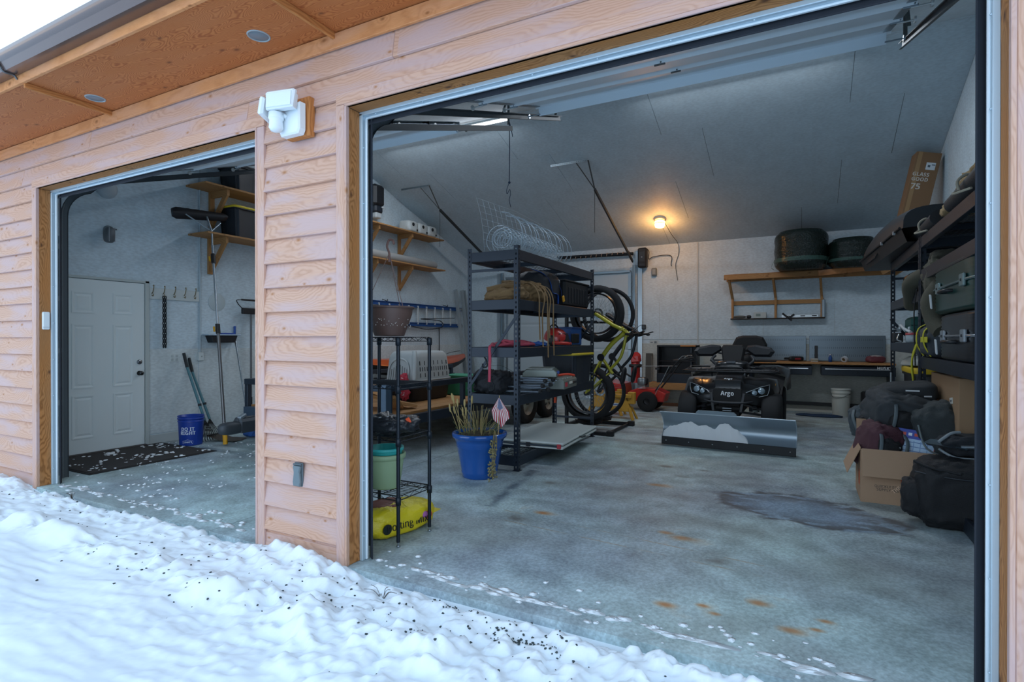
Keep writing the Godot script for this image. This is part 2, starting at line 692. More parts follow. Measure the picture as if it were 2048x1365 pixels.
func camera_and_light() -> void:
	var cam := Camera3D.new()
	cam.name = "camera"
	add_child(cam)
	cam.position = Vector3(2.412, 1.358, 2.589)
	cam.rotation_degrees = Vector3(-0.18, 27.85, 0)
	cam.fov = 63.27
	cam.near = 0.05
	cam.far = 300.0
	cam.current = true
	var sky := Sky.new()
	var s := ProceduralSkyMaterial.new()
	s.sky_top_color = Color("aacdee")
	s.sky_horizon_color = Color("eef4fa")
	s.sky_curve = 0.25
	s.ground_bottom_color = Color("c8d4de")
	s.ground_horizon_color = Color("eef4fa")
	s.energy_multiplier = 1.0
	s.sun_angle_max = 1.0
	sky.sky_material = s
	var e := Environment.new()
	e.background_mode = Environment.BG_SKY
	e.sky = sky
	e.tonemap_mode = Environment.TONE_MAPPER_LINEAR
	e.tonemap_exposure = 2.3
	e.sdfgi_enabled = true
	e.ssao_enabled = true
	e.ssil_enabled = true
	var w := WorldEnvironment.new()
	w.name = "world"
	w.environment = e
	add_child(w)

func plank_row(parent: Node3D, x0: float, x1: float, y: float, m: Material, h := 0.172) -> void:
	var l := x1 - x0
	var o := part("plank", box(l, h, 0.022, 0.0025, Vector2(rng.randf_range(l / 2 + 0.02, 4.0 - l / 2 - 0.02), rng.randf_range(0.1, 0.4))), m, parent, Vector3((x0 + x1) / 2, y + h / 2, 0.111), Vector3(-9.0 + rng.randf_range(-0.4, 0.4), 0, 0))
	o.position.z += rng.randf_range(-0.001, 0.001)

func shell() -> void:
	var wallm := paint("wall paint", "c2d2da", 0.3)
	var ceilm := paint("wall paint", "c2d2da", 0.3)
	# slab, with a saw-cut joint
	var fm := img_mat(floor_image(), 0.5)
	var fl := snode("floor")
	for k in [[FX0, -1.32], [-1.314, RIGHT + 0.2]]:
		var x0: float = k[0]
		var x1: float = k[1]
		var st := SurfaceTool.new()
		st.begin(Mesh.PRIMITIVE_TRIANGLES)
		var q := [Vector3(x0, 0, FZ0), Vector3(x1, 0, FZ0), Vector3(x1, 0, 0.13), Vector3(x0, 0, 0.13)]
		for i in [0, 1, 2, 0, 2, 3]:
			st.set_normal(Vector3.UP)
			st.set_uv(Vector2((q[i].x - FX0) / FW, (q[i].z - FZ0) / FW))
			st.add_vertex(q[i])
		for f in [[q[3], q[2], Vector3(0, 0, 1)], [q[1], q[2], Vector3(1, 0, 0)], [q[0], q[3], Vector3(-1, 0, 0)]]:
			var dn := Vector3(0, -0.25, 0)
			var r := [f[0], f[1], f[1] + dn, f[0] + dn]
			if (r[1] - r[0]).cross(r[2] - r[0]).dot(f[2]) > 0: r.reverse()
			for i in [0, 1, 2, 0, 2, 3]:
				st.set_normal(f[2])
				st.set_uv(Vector2((r[i].x - FX0) / FW, (0.12 - FZ0 + r[i].y) / FW))
				st.add_vertex(r[i])
		part("slab", st.commit(), fm, fl)
	part("joint_bed", box(0.03, 0.02, 9.3, 0), mat("4a3f38", 0.9), fl, Vector3(-1.317, -0.02, -4.6))
	# side and back walls with the pitched top
	var prof := [[0.14, -0.2], [BACK - 0.02, -0.2], [BACK - 0.02, ceil_y(BACK) + 0.1], [RIDGE, ceil_y(RIDGE) + 0.1], [0.14, ceil_y(0.1) + 0.1]]
	var wl := struct("wall_left", extrude(prof, 0.15), wallm, Vector3(LEFT - 0.075, 0, 0), Vector3(0, -90, 0))
	struct("wall_right", extrude(prof, 0.15), wallm, Vector3(RIGHT + 0.075, 0, 0), Vector3(0, -90, 0))
	var back := struct("wall_back", box(RIGHT - LEFT + 0.3, 3.7, 0.15, 0), wallm, Vector3((LEFT + RIGHT) / 2, 1.65, BACK - 0.075))
	# thin battens and board edges on the back wall
	var edge := mat("b7c0c2", 0.7)
	part("batten", box(0.035, 3.34, 0.012), edge, back, Vector3(0.48 - (LEFT + RIGHT) / 2, 0.02, 0.08))
	var low := paint("lower sheet paint", "b5b9b3", 0.0)
	for i in 2: part("lower_sheet", box(2.43, 1.27, 0.008, 0.002), low, back, Vector3(0.52 + i * 2.44 - (LEFT + RIGHT) / 2, -1.015, 0.079))
	var lowl := paint("left sheet paint", "c6d0d2", 0.0)
	part("lower_sheet", box(0.006, 1.1, 0.66, 0.002), lowl, wl, Vector3(-1.86, 0.68, -0.078), Vector3(0, 90, 0))
	for i in 3: part("lower_sheet", box(0.006, 1.2, 2.3, 0.002), lowl, wl, Vector3(-3.35 - i * 2.305, 0.63, -0.078), Vector3(0, 90, 0))
	for x in [-0.3, 1.7, 2.9]: part("sheet_edge", box(0.006, 2.1, 0.004, 0), edge, back, Vector3(x - (LEFT + RIGHT) / 2, -0.55, 0.077))
	part("sheet_edge", box(4.9, 0.012, 0.008, 0.002), edge, back, Vector3(1.65 - (LEFT + RIGHT) / 2, -0.29, 0.078))
	# ceiling boards, staggered in rows down the rear slope, over a deck
	var ce := snode("ceiling")
	var ang := rad_to_deg(atan(SLOPE))
	var run := sqrt(1 + SLOPE * SLOPE)
	var zs := [-4.88, -5.885, -7.085, -8.285, -9.22]
	var joints := [0.49, 1.08, 0.46, -0.08]
	for r in 4:
		var z0: float = zs[r]
		var z1: float = zs[r + 1]
		var x: float = joints[r] - 7.32
		while x < RIGHT:
			var a := maxf(x, LEFT)
			var b := minf(x + 2.44, RIGHT)
			if b - a > 0.05:
				part("ceiling_board", box(b - a - 0.005, 0.012, (z0 - z1) * run - 0.0015, 0.001), ceilm, ce, Vector3((a + b) / 2, (ceil_y(z0) + ceil_y(z1)) / 2 + 0.006, (z0 + z1) / 2), Vector3(-ang, 0, 0))
			x += 2.44
	part("rear_deck", box(RIGHT - LEFT + 0.4, 0.08, (RIDGE - BACK + 0.3) * run, 0), mat("2e3437", 0.9), ce, Vector3((LEFT + RIGHT) / 2, ceil_y((RIDGE + BACK) / 2) + 0.062, (RIDGE + BACK) / 2), Vector3(-ang, 0, 0))
	part("front_deck", box(RIGHT - LEFT + 0.4, 0.09, 4.82 * run, 0), ceilm, ce, Vector3((LEFT + RIGHT) / 2, ceil_y(-2.46) + 0.047, -2.46), Vector3(ang, 0, 0))
	part("ridge_trim", box(RIGHT - LEFT, 0.02, 0.06), ceilm, ce, Vector3((LEFT + RIGHT) / 2, ceil_y(RIDGE) - 0.004, RIDGE))
	# front wall: sheathing round the two openings
	var fw := snode("wall_front")
	var sh := mat("5a3a26", 0.9)
	for k in [[-5.3, -3.84], [-0.79, -0.03], [3.06, 4.5]]: part("sheathing", box(k[1] - k[0], 3.4, 0.13, 0), sh if false else wallm, fw, Vector3((k[0] + k[1]) / 2, 1.6, 0.035))
	part("sheathing", box(9.8, 0.75, 0.13, 0), wallm, fw, Vector3(-0.4, 3.15, 0.035))
	var sm := siding()
	for k in range(-1, 20):
		var y := 0.11 + 0.158 * k
		if y < 2.7:
			plank_row(fw, -5.35, -3.905, y, sm)
			plank_row(fw, -0.738, -0.083, y, sm)
			plank_row(fw, 3.115, 4.5, y, sm)
		else:
			var cuts := [-5.35, -2.9, 0.35 + 0.9 * (k % 2), 4.5] if k % 2 == 0 else [-5.35, -4.1, -0.9, 2.2, 4.5]
			for c in cuts.size() - 1: plank_row(fw, cuts[c] + 0.001, cuts[c + 1] - 0.001, y, sm)
	part("skirt_board", box(0.66, 0.2, 0.03, 0.004, Vector2(1, 0.2)), sm, fw, Vector3(-0.41, -0.01, 0.105))
	part("frieze_board", box(9.8, 0.09, 0.02, 0.003, Vector2(2, 0.25)), wood_mat("frieze", 10.0, 0.4, 2048, 128, 15, ["d9955f", "b8733f", "cf9a7c", "8a5128"], 12.0, 2.0, 40, 0.5, 0.8, 0.4), fw, Vector3(-0.45, 3.15, 0.135))
	# casings and rough jambs, header soffits
	var n := 0
	var cd := cedar()
	for k in [[-3.82, -0.81], [0.0, 3.03]]:
		var x0: float = k[0]
		var x1: float = k[1]
		n += 1
		var tr := snode("trim_%d" % n)
		part("casing", box(0.068, 2.78, 0.022, 0.003, Vector2(2, 0.2)), sm, tr, Vector3(x0 - 0.05, 1.37, 0.124))
		part("casing", box(0.068, 2.78, 0.022, 0.003, Vector2(1.8, 0.3)), sm, tr, Vector3(x1 + 0.05, 1.37, 0.124))
		part("casing", box(x1 - x0 + 0.17, 0.07, 0.022, 0.003, Vector2(2, 0.25)), sm, tr, Vector3((x0 + x1) / 2, 2.797, 0.124))
		part("casing_edge", box(0.016, 2.752, 0.026, 0.002, Vector2(2, 0.4)), sm, tr, Vector3(x0 - 0.007, 1.376, 0.124))
		part("casing_edge", box(0.016, 2.752, 0.026, 0.002, Vector2(2, 0.12)), sm, tr, Vector3(x1 + 0.007, 1.376, 0.124))
		part("casing_edge", box(x1 - x0 + 0.03, 0.016, 0.026, 0.002, Vector2(2, 0.33)), sm, tr, Vector3((x0 + x1) / 2, 2.754, 0.124))
		part("jamb", box(0.04, 2.745, 0.15, 0.002, Vector2(1.5, 0.2)), cd, tr, Vector3(x0 - 0.02, 1.373, 0.055))
		part("jamb", box(0.04, 2.745, 0.15, 0.002, Vector2(1.7, 0.12)), cd, tr, Vector3(x1 + 0.02, 1.373, 0.055))
		part("header", box(x1 - x0, 0.04, 0.15, 0.002, Vector2(1.6, 0.3)), cd, tr, Vector3((x0 + x1) / 2, 2.766, 0.055))
		# painted steel stop with a brush seal behind it
		var stl := mat("b9cbd6", 0.35, 0.3)
		var blk := mat("1c222c", 0.8)
		for s in [-1, 1]:
			var x: float = x0 if s < 0 else x1
			part("steel_stop", box(0.024, 2.735, 0.045, 0.003), stl, tr, Vector3(x - s * 0.012, 1.368, 0.004))
			part("stop_bead", box(0.012, 2.73, 0.018, 0.004), mat("d9e4ea", 0.3, 0.2), tr, Vector3(x - s * 0.026, 1.366, -0.013))
			part("brush_seal", box(0.045, 2.72, 0.008, 0.002), blk, tr, Vector3(x - s * 0.042, 1.36, -0.035), Vector3(0, s * 35, 0))
			for i in 8: part("screw", ball(0.005, 8), stl, tr, Vector3(x - s * 0.025, 0.15 + i * 0.34, 0.012))
		part("steel_stop", box(x1 - x0, 0.024, 0.045, 0.003), stl, tr, Vector3((x0 + x1) / 2, 2.735, 0.004))
		part("stop_bead", box(x1 - x0 - 0.03, 0.012, 0.018, 0.004), mat("d9e4ea", 0.3, 0.2), tr, Vector3((x0 + x1) / 2, 2.719, -0.013))
		part("brush_seal", box(x1 - x0 - 0.03, 0.045, 0.008, 0.002), blk, tr, Vector3((x0 + x1) / 2, 2.702, -0.032), Vector3(-25, 0, 0))
		for i in 9: part("screw", ball(0.005, 8), stl, tr, Vector3(x0 + 0.12 + i * 0.35, 2.722, 0.012))
	eaves()

func eaves() -> void:
	var so := snode("soffit")
	var pw := plywood()
	var xs := [-5.35, -2.53, -0.09, 2.35, 4.6]
	for i in 4:
		part("soffit_panel", box(xs[i + 1] - xs[i] - 0.004, 0.012, 0.6, 0.001, Vector2(1.3, 0.35)), pw, so, Vector3((xs[i] + xs[i + 1]) / 2, 3.206, 0.42))
	for i in [1, 2, 3]:
		part("batten", box(0.02, 0.04, 0.58, 0.003, Vector2(0.5, 0.2)), sm2(), so, Vector3(xs[i], 3.18, 0.42))
	part("fascia", box(10.0, 0.15, 0.024, 0.003, Vector2(2.0, 0.3)), mats["frieze"], so, Vector3(-0.4, 3.265, 0.715))
	part("roof_deck", box(10.4, 0.03, 5.9, 0), mat("5b4636", 0.9), so, Vector3(-0.4, 4.30, -2.065), Vector3(rad_to_deg(atan(SLOPE)), 0, 0))
	part("roof_deck", box(10.4, 0.03, 5.4, 0), mat("5b4636", 0.9), so, Vector3(-0.4, 4.41, -7.4), Vector3(-rad_to_deg(atan(SLOPE)), 0, 0))
	# K-shaped gutter with its brackets
	var g := thing("roof_gutter", "dark brown metal gutter along the eave above the garage doors", "gutter", Vector3(-0.4, 3.25, 0.73))
	var prof := [[0.0, 0.11], [0.0, 0.0], [0.0, 0.0], [0.075, 0.0], [0.075, 0.0], [0.10, 0.045], [0.10, 0.045], [0.118, 0.055], [0.125, 0.085], [0.125, 0.085], [0.125, 0.108], [0.125, 0.108], [0.115, 0.108]]
	var rows := []
	for p in prof: rows.append([Vector3(-5.0, p[1], p[0]), Vector3(-5.0, p[1], p[0]), Vector3(5.0, p[1], p[0])])
	part("trough", skin(rows, false, true), mat("5e4a45", 0.22, 0.35, "coat"), g)
	for x in [-2.18, 0.2, 2.6]:
		part("bracket", tube(curve([Vector3(x, 0.115, 0.128), Vector3(x, 0.075, 0.130), Vector3(x, 0.045, 0.108), Vector3(x, -0.004, 0.078), Vector3(x, -0.005, 0.02), Vector3(x, -0.03, 0.0)], 4), 0.008, 6, false, 0.5), mat("6f7478", 0.35, 0.7), g)
	# round recessed lights in the soffit, unlit
	var first: Node3D = null
	for k in [[-2.38, "round recessed soffit light nearer the left end of the eave"], [-0.52, "round recessed soffit light nearer the wall flood light"]]:
		var l := thing("recessed_light", k[1], "soffit light", Vector3(k[0], 3.2, 0.33), 0, "recessed lights in the soffit")
		part("lens", lathe([[0.0, -0.002], [0.055, -0.002], [0.058, 0.0]], 24), mat("6f7c84", 0.25), l)
		part("ring", lathe([[0.057, 0.0], [0.06, -0.005], [0.066, -0.004], [0.068, 0.0]], 24), mat("9aa2a4", 0.4), l)

func sm2() -> StandardMaterial3D: return wood_mat("batten wood", 1.0, 0.3, 256, 128, 16, ["c98549", "9c5f2d", "b5744a", "6d3a1a"], 40.0, 3.0, 2, 0.7)

func snow_h(x: float, z: float, a: FastNoiseLite, b: FastNoiseLite, c: FastNoiseLite) -> float:
	var edge := 0.118 + a.get_noise_2d(x * 3.0, 7.0) * 0.035 + b.get_noise_2d(x * 1.6, 3.0) * 0.03 + (0.05 if x > 0.2 else 0.0)
	var t := clampf((z - edge) / 0.10, 0.0, 1.0)
	t = t * t * (3.0 - 2.0 * t)
	var h := -0.045 + 0.05 * t
	# bank shoved up against the pillar and the left wall
	h += exp(-pow((x + 0.42) / 0.46, 4.0)) * exp(-pow((z - 0.15) / 0.22, 2.0)) * 0.06
	h += clampf((-3.75 - x) * 4.0, 0.0, 1.0) * exp(-pow((z - 0.13) / 0.2, 2.0)) * 0.05
	# a berm along the old wheel track, broken where it has been walked through
	var ry := z - 0.66 + b.get_noise_2d(x * 0.35, 20.0) * 0.07
	var solid := clampf(0.55 - b.get_noise_2d(x * 0.28 + 3.0, 40.0) * 1.8 - x * 0.12, 0.15, 1.0)
	h += 0.07 * exp(-ry * ry / 0.009) * solid - 0.03 * exp(-pow(ry - 0.17, 2.0) / 0.012) * solid
	h += a.get_noise_2d(x * 0.8, z * 1.1) * 0.035 * t
	# clods near the slab and in the churned part, smooth drift elsewhere
	var churn := clampf(exp(-pow((z - 0.25) / 0.16, 2.0)) * 0.8 + clampf(x * 0.5 + 0.6, 0.0, 1.0) * clampf(1.2 - absf(z - 0.55) * 1.2, 0.0, 1.0) + exp(-ry * ry / 0.02) * (1.0 - solid), 0.0, 1.0)
	var clod := smoothstep(0.02, 0.45, c.get_noise_2d(x * 0.55, z * 0.75)) * 0.024 - smoothstep(0.1, 0.5, c.get_noise_2d(x * 0.5 + 20.0, z * 0.6)) * 0.02
	h += (clod + b.get_noise_2d(x * 1.1, z * 1.4) * 0.026) * churn * t
	h += c.get_noise_2d(x * 2.2, z * 2.2) * (0.002 + 0.005 * churn) * t
	h += b.get_noise_2d(x * 0.5 + z, z * 2.0) * 0.008 * t
	return h

func snow() -> void:
	var a := fbm(51, 0.8, 2)
	var b := fbm(52, 4.5, 3)
	var c := fbm(53, 9.0, 2, FastNoiseLite.TYPE_SIMPLEX_SMOOTH)
	var m := mat("e9eef2", 0.85)
	m.subsurf_scatter_enabled = false
	var g := snode("snow_ground")
	var vs := PackedVector3Array()
	var ns := PackedVector3Array()
	var ids := PackedInt32Array()
	var dx := 0.016
	var nx := 660
	var nz := 190
	for j in nz:
		for i in nx:
			var x := -6.4 + i * dx
			var z := 0.04 + j * 0.0135 * (1.0 + j * 0.002)
			vs.append(Vector3(x, snow_h(x, z, a, b, c), z))
	for j in nz:
		for i in nx:
			var p := vs[j * nx + i]
			var du := vs[j * nx + mini(i + 1, nx - 1)] - vs[j * nx + maxi(i - 1, 0)]
			var dv := vs[mini(j + 1, nz - 1) * nx + i] - vs[maxi(j - 1, 0) * nx + i]
			ns.append(dv.cross(du).normalized())
	for j in nz - 1:
		for i in nx - 1:
			var k := j * nx + i
			ids.append_array([k, k + 1, k + nx, k + 1, k + nx + 1, k + nx])
	var arr := []
	arr.resize(Mesh.ARRAY_MAX)
	arr[Mesh.ARRAY_VERTEX] = vs
	arr[Mesh.ARRAY_NORMAL] = ns
	arr[Mesh.ARRAY_INDEX] = ids
	var mesh := ArrayMesh.new()
	mesh.add_surface_from_arrays(Mesh.PRIMITIVE_TRIANGLES, arr)
	part("snow_surface", mesh, m, g)
	# loose things lying about: snow left on the slab, gravel and twigs on the snow
	var bits := []
	for i in 260:
		var x := rng.randf_range(-3.75, 2.6)
		if x > -0.85 and x < 0.05: continue
		var z := rng.randf_range(-0.05, 0.02) if rng.randf() < 0.6 else rng.randf_range(-0.25, 0.1)
		var s := rng.randf_range(0.004, 0.022)
		var l := rng.randf_range(1.0, 4.5) if absf(z) < 0.03 else 1.2
		bits.append(at(lump(2, 2, 2, 0.8, 0.35, i, 10, 1.0), x, 0.002, z, 0, rng.randf_range(-12, 12), 0, Vector3(s * l * rng.randf_range(0.6, 1.6), s * 0.22, s)))
	var ls := part("snow_remnants", join(bits), m)
	tag(ls, "thin scraps of snow along the door line on the slab", "snow")
	ls.set_meta("kind", "stuff")
	var grit := []
	for i in 420:
		var k := rng.randi() % 6
		var cx: float = [-3.2, 0.9, 1.25, -0.9, 0.3, 1.4][k]
		var cz: float = [0.18, 0.22, 0.34, 0.62, 0.45, 0.5][k]
		var x := cx + rng.randfn(0.0, 0.12 if k in [1, 2] else 0.6)
		var z := cz + rng.randfn(0.0, 0.04 if k in [1, 2] else 0.16)
		if z < 0.16: continue
		var s := rng.randf_range(0.002, 0.006)
		grit.append(at(lump(2, 1.4, 2, 0.8, 0.4, i, 6, 1.0), x, snow_h(x, z, a, b, c) + s * 0.4, z, 0, rng.randf() * 360, 0, Vector3(s * 1.4, s, s)))
	var gr := part("gravel_bits", join(grit), mat("3c4646", 0.9))
	tag(gr, "dark gravel and leaf bits scattered on the snow", "gravel")
	gr.set_meta("kind", "stuff")
	for k in [[Vector3(0.42, 0.0, 0.30), "thin dead twigs sticking out of the snow by the slab"], [Vector3(-3.1, 0.0, 0.17), "sprig of dead weed at the slab edge of the left bay"]]:
		var w := thing("dead_twig", k[1], "twig", k[0] + Vector3(0, snow_h(k[0].x, k[0].z, a, b, c), 0))
		for i in 8:
			var d := Vector3(rng.randf_range(-0.12, 0.12), rng.randf_range(0.02, 0.09), rng.randf_range(-0.05, 0.05))
			part("stem", tube(curve([Vector3(d.x * 0.1, -0.01, 0), d * 0.5 + Vector3(0, 0.015, 0), d], 3), 0.0014, 4), mat("4d443c", 0.9), w)
	part("far_snow", box(160, 0.5, 80, 0), m, g, Vector3(0, -0.30, 43.4))
	for s in [-1, 1]: part("far_snow", box(70, 0.5, 14, 0), m, g, Vector3(-41.35 if s < 0 else 39.1, -0.30, -3.6))
# ---------- lamps ----------
func area(at: Vector3, sx: float, sy: float, energy: float, col: Color, rot: Vector3, parent: Node3D) -> void:
	var l := AreaLight3D.new()
	l.name = "lamp_light"
	l.area_size = Vector2(sx, sy)
	l.area_normalize_energy = true
	l.light_energy = energy
	l.light_color = col
	l.shadow_enabled = true
	l.area_range = 30.0
	parent.add_child(l, true)
	l.position = at
	l.rotation_degrees = rot

func lamps() -> void:
	var ang := rad_to_deg(atan(SLOPE))
	var spots := [[-2.88, -4.90, 2.56, "led strip lamp on the ceiling ridge above the left bay"], [1.58, -4.90, 2.49, "led strip lamp on the ceiling ridge beyond the raised big door"]]
	for k in spots:
		var z: float = k[1]
		var t := thing("strip_lamp", k[3], "strip light", Vector3(k[0], ceil_y(z) - 0.012, z), 0, "strip lights along the ridge")
		part("housing", box(k[2], 0.03, 0.07, 0.004), mat("e8e8e4", 0.5), t, Vector3(0, -0.015, 0), Vector3(-ang, 0, 0))
		part("diffuser", box(k[2] - 0.04, 0.02, 0.05, 0.006), glow("f4f8ff", 2.0), t, Vector3(0, -0.038, 0.008), Vector3(-ang, 0, 0))
		area(Vector3(0, -0.06, 0.015), k[2] - 0.04, 0.05, 2.5, Color("e9f3ff"), Vector3(-90, 0, 0), t)
	# round jelly-jar bulb on the rear slope
	var b := thing("ceiling_lamp", "lit warm round ceiling lamp on the rear slope", "lamp", Vector3(-0.06, ceil_y(-8.2), -8.2))
	part("base", lathe([[0.0, 0.0], [0.11, 0.0], [0.11, 0.0], [0.115, -0.03], [0.10, -0.045], [0.0, -0.045]], 24), mat("d8d2c2", 0.5), b, Vector3(0, 0.012, 0), Vector3(-ang, 0, 0))
	part("globe", lathe([[0.08, -0.04], [0.095, -0.07], [0.098, -0.12], [0.085, -0.165], [0.05, -0.18], [0.0, -0.182]], 24), glow("ffc070", 5.0), b, Vector3(0, 0.005, 0), Vector3(-ang * 0.5, 0, 0))
	part("guard", join([lathe([[0.098, -0.10], [0.102, -0.105], [0.098, -0.112]], 24), lathe([[0.09, -0.045], [0.101, -0.05], [0.097, -0.06]], 24)]), mat("e8cfa0", 0.5), b, Vector3(0, 0.005, 0), Vector3(-ang * 0.5, 0, 0))
	var o := OmniLight3D.new()
	o.name = "lamp_light"
	o.light_color = Color("ffb060")
	o.light_energy = 0.22
	o.light_size = 0.1
	o.omni_range = 30.0
	o.shadow_enabled = true
	b.add_child(o)
	o.position = Vector3(0, -0.26, 0.04)
# ---------- raised sectional doors, tracks ----------
func sweep_yz(path: Array, prof: Array, x: float) -> ArrayMesh:
	var rows := []
	for i in path.size():
		var a: Vector2 = path[maxi(i - 1, 0)]
		var b: Vector2 = path[mini(i + 1, path.size() - 1)]
		var d := (b - a).normalized()
		var row := []
		for p in prof: row.append(Vector3(x + p[0], path[i].y + p[1] * d.x, path[i].x - p[1] * d.y))
		rows.append(row)
	return skin(rows)

func door_line(z: float) -> float: return 2.86 - 0.335 * z

func raised_door(x0: float, x1: float, label: String) -> void:
	var skinm := mat("dbe5ec", 0.45, 0.0)
	var steel := mat("8f9aa2", 0.35, 0.8)
	var dark := mat("4d4f50", 0.45, 0.6)
	var ang := rad_to_deg(atan(0.335))
	var c := (x0 + x1) / 2
	var w := x1 - x0
	var d := thing("sectional_door", label, "garage door", Vector3(c, 2.93, -0.25))
	var z := -0.22
	var step := 0.575 * cos(deg_to_rad(ang))
	for k in 4:
		var z1 := z - step
		var prof := []
		var n := 18
		for i in n + 1:
			var t := float(i) / n
			var zz := lerpf(z, z1, t)
			var rib := 0.006 if i % 2 == 0 else 0.0
			if i == 0 or i == n: rib = -0.02
			prof.append(Vector3(0, door_line(zz) + rib - 2.93, zz + 0.25))
		var rows := []
		for p in prof: rows.append([p + Vector3(-w / 2 + 0.02, 0, 0), p + Vector3(w / 2 - 0.02, 0, 0)])
		var back := []
		for p in [prof[n] + Vector3(0, 0.045, 0), prof[0] + Vector3(0, 0.045, 0)]: back.append([p + Vector3(-w / 2 + 0.02, 0, 0), p + Vector3(w / 2 - 0.02, 0, 0)])
		var sec := part("door_section", join([skin(rows), skin([rows[n], back[0]]), skin(back), skin([back[1], rows[0]])]), skinm, d)
		# end stiles and the hinges on this section's upper joint
		for s in [-1, 1]:
			part("stile", box(0.05, 0.004, 0.55, 0.001), steel, sec, Vector3(s * (w / 2 - 0.05), door_line((z + z1) / 2) - 2.93 - 0.002, (z + z1) / 2 + 0.25), Vector3(ang, 0, 0))
		if k < 3:
			for x in [-w / 2 + 0.05, 0.0, w / 2 - 0.05]:
				var h := part("hinge", join([at(box(0.07, 0.006, 0.10, 0.001), 0, 0, 0), at(cyl(0.008, 0.075, 10), 0, -0.014, 0, 0, 0, 90), at(box(0.012, 0.03, 0.04, 0.001), -0.03, -0.014, 0), at(box(0.012, 0.03, 0.04, 0.001), 0.03, -0.014, 0), at(ball(0.006, 6), 0.015, -0.006, 0.035), at(ball(0.006, 6), -0.015, -0.006, -0.035)]), dark if x == 0.0 else steel, d, Vector3(x, door_line(z1) - 2.93 - 0.008, z1 + 0.25), Vector3(ang, 0, 0))
				if x != 0.0:
					var s := signf(x)
					part("roller", join([at(cyl(0.006, 0.10, 8), s * 0.05, -0.02, 0, 0, 0, 90), at(cyl(0.022, 0.012, 14), s * 0.10, -0.02, 0, 0, 0, 90)]), mat("c9ccca", 0.4, 0.6), h)
		z = z1
	part("strut", join([at(box(w - 0.1, 0.004, 0.06, 0.001), 0, 0, 0), at(box(w - 0.1, 0.10, 0.004, 0.001), 0, -0.05, -0.03), at(box(w - 0.1, 0.012, 0.003, 0.001), 0, -0.004, 0.03)]), mat("d5e2ea", 0.35, 0.2), d, Vector3(0, door_line(z) - 2.93 - 0.004, z + 0.25 + 0.05), Vector3(ang, 0, 0))
	for s in [-1, 1]:
		part("top_bracket", join([at(box(0.06, 0.11, 0.004, 0.001), 0, -0.05, 0), at(box(0.004, 0.11, 0.05, 0.001), s * 0.03, -0.05, 0.02), at(cyl(0.006, 0.12, 8), s * 0.06, -0.075, 0.0, 0, 0, 90), at(cyl(0.022, 0.012, 14), s * 0.12, -0.075, 0, 0, 0, 90)]), steel, d, Vector3(s * (w / 2 - 0.06), door_line(z) - 2.93, z + 0.25))
	for s in [-1, 1]:
		part("lift_handle", join([at(box(0.16, 0.004, 0.05, 0.001), 0, 0, 0), at(box(0.16, 0.02, 0.012, 0.003), 0, -0.01, 0.02)]), mat("c9d3d8", 0.3, 0.4), d, Vector3(-w / 2 + 0.45, -0.07, 0.17), Vector3(60, 0, 0))
		break

func track(x: float, s: int, far: float, label: String) -> void:
	var t := thing("door_track", label, "door track", Vector3(x, 0, -0.12), 0, "galvanised door tracks")
	var path := []
	for y in [0.02, 1.0, 2.0, 2.55]: path.append(Vector2(0, y))
	for k in 7:
		var a := deg_to_rad(10.2 * (k + 1))
		path.append(Vector2(-0.30 * (1.0 - cos(a)), 2.55 + 0.30 * sin(a)))
	var yy: float = 2.86 + 0.33 * 0.35 + 0.02
	path.append(Vector2(-0.32, 2.95))
	path.append(Vector2(far + 0.12, 2.955 + 0.33 * (-0.32 - far - 0.12)))
	var prof := [[s * 0.0, 0.028], [s * -0.022, 0.028], [s * -0.022, 0.028], [s * -0.024, -0.026], [s * -0.024, -0.026], [s * 0.0, -0.026], [s * 0.0, -0.026], [s * 0.003, -0.016]]
	part("rail", sweep_yz(path, prof, 0.0), mat("454b4e", 0.55, 0.0), t)
	part("jamb_angle", box(0.05, 2.3, 0.004, 0.001), mat("8f9aa2", 0.35, 0.8), t, Vector3(s * -0.03, 1.2, 0.045))
	var far_end := Vector3(s * -0.03, path[-1].y, path[-1].x)
	part("hanger", join([bar(far_end + Vector3(0, 0, 0.12), far_end + Vector3(0, ceil_y(far) - path[-1].y, 0.12), 0.03, 0.004), bar(far_end + Vector3(0, 0.01, 0.3), far_end + Vector3(0, ceil_y(far) - path[-1].y, 0.12), 0.03, 0.004)]), mat("6b6f70", 0.45, 0.7), t)
	for i in 5: part("bracket", box(0.03, 0.05, 0.03, 0.002), mat("c2c6c6", 0.35, 0.8), t, Vector3(s * -0.02, 0.25 + i * 0.5, 0.035))

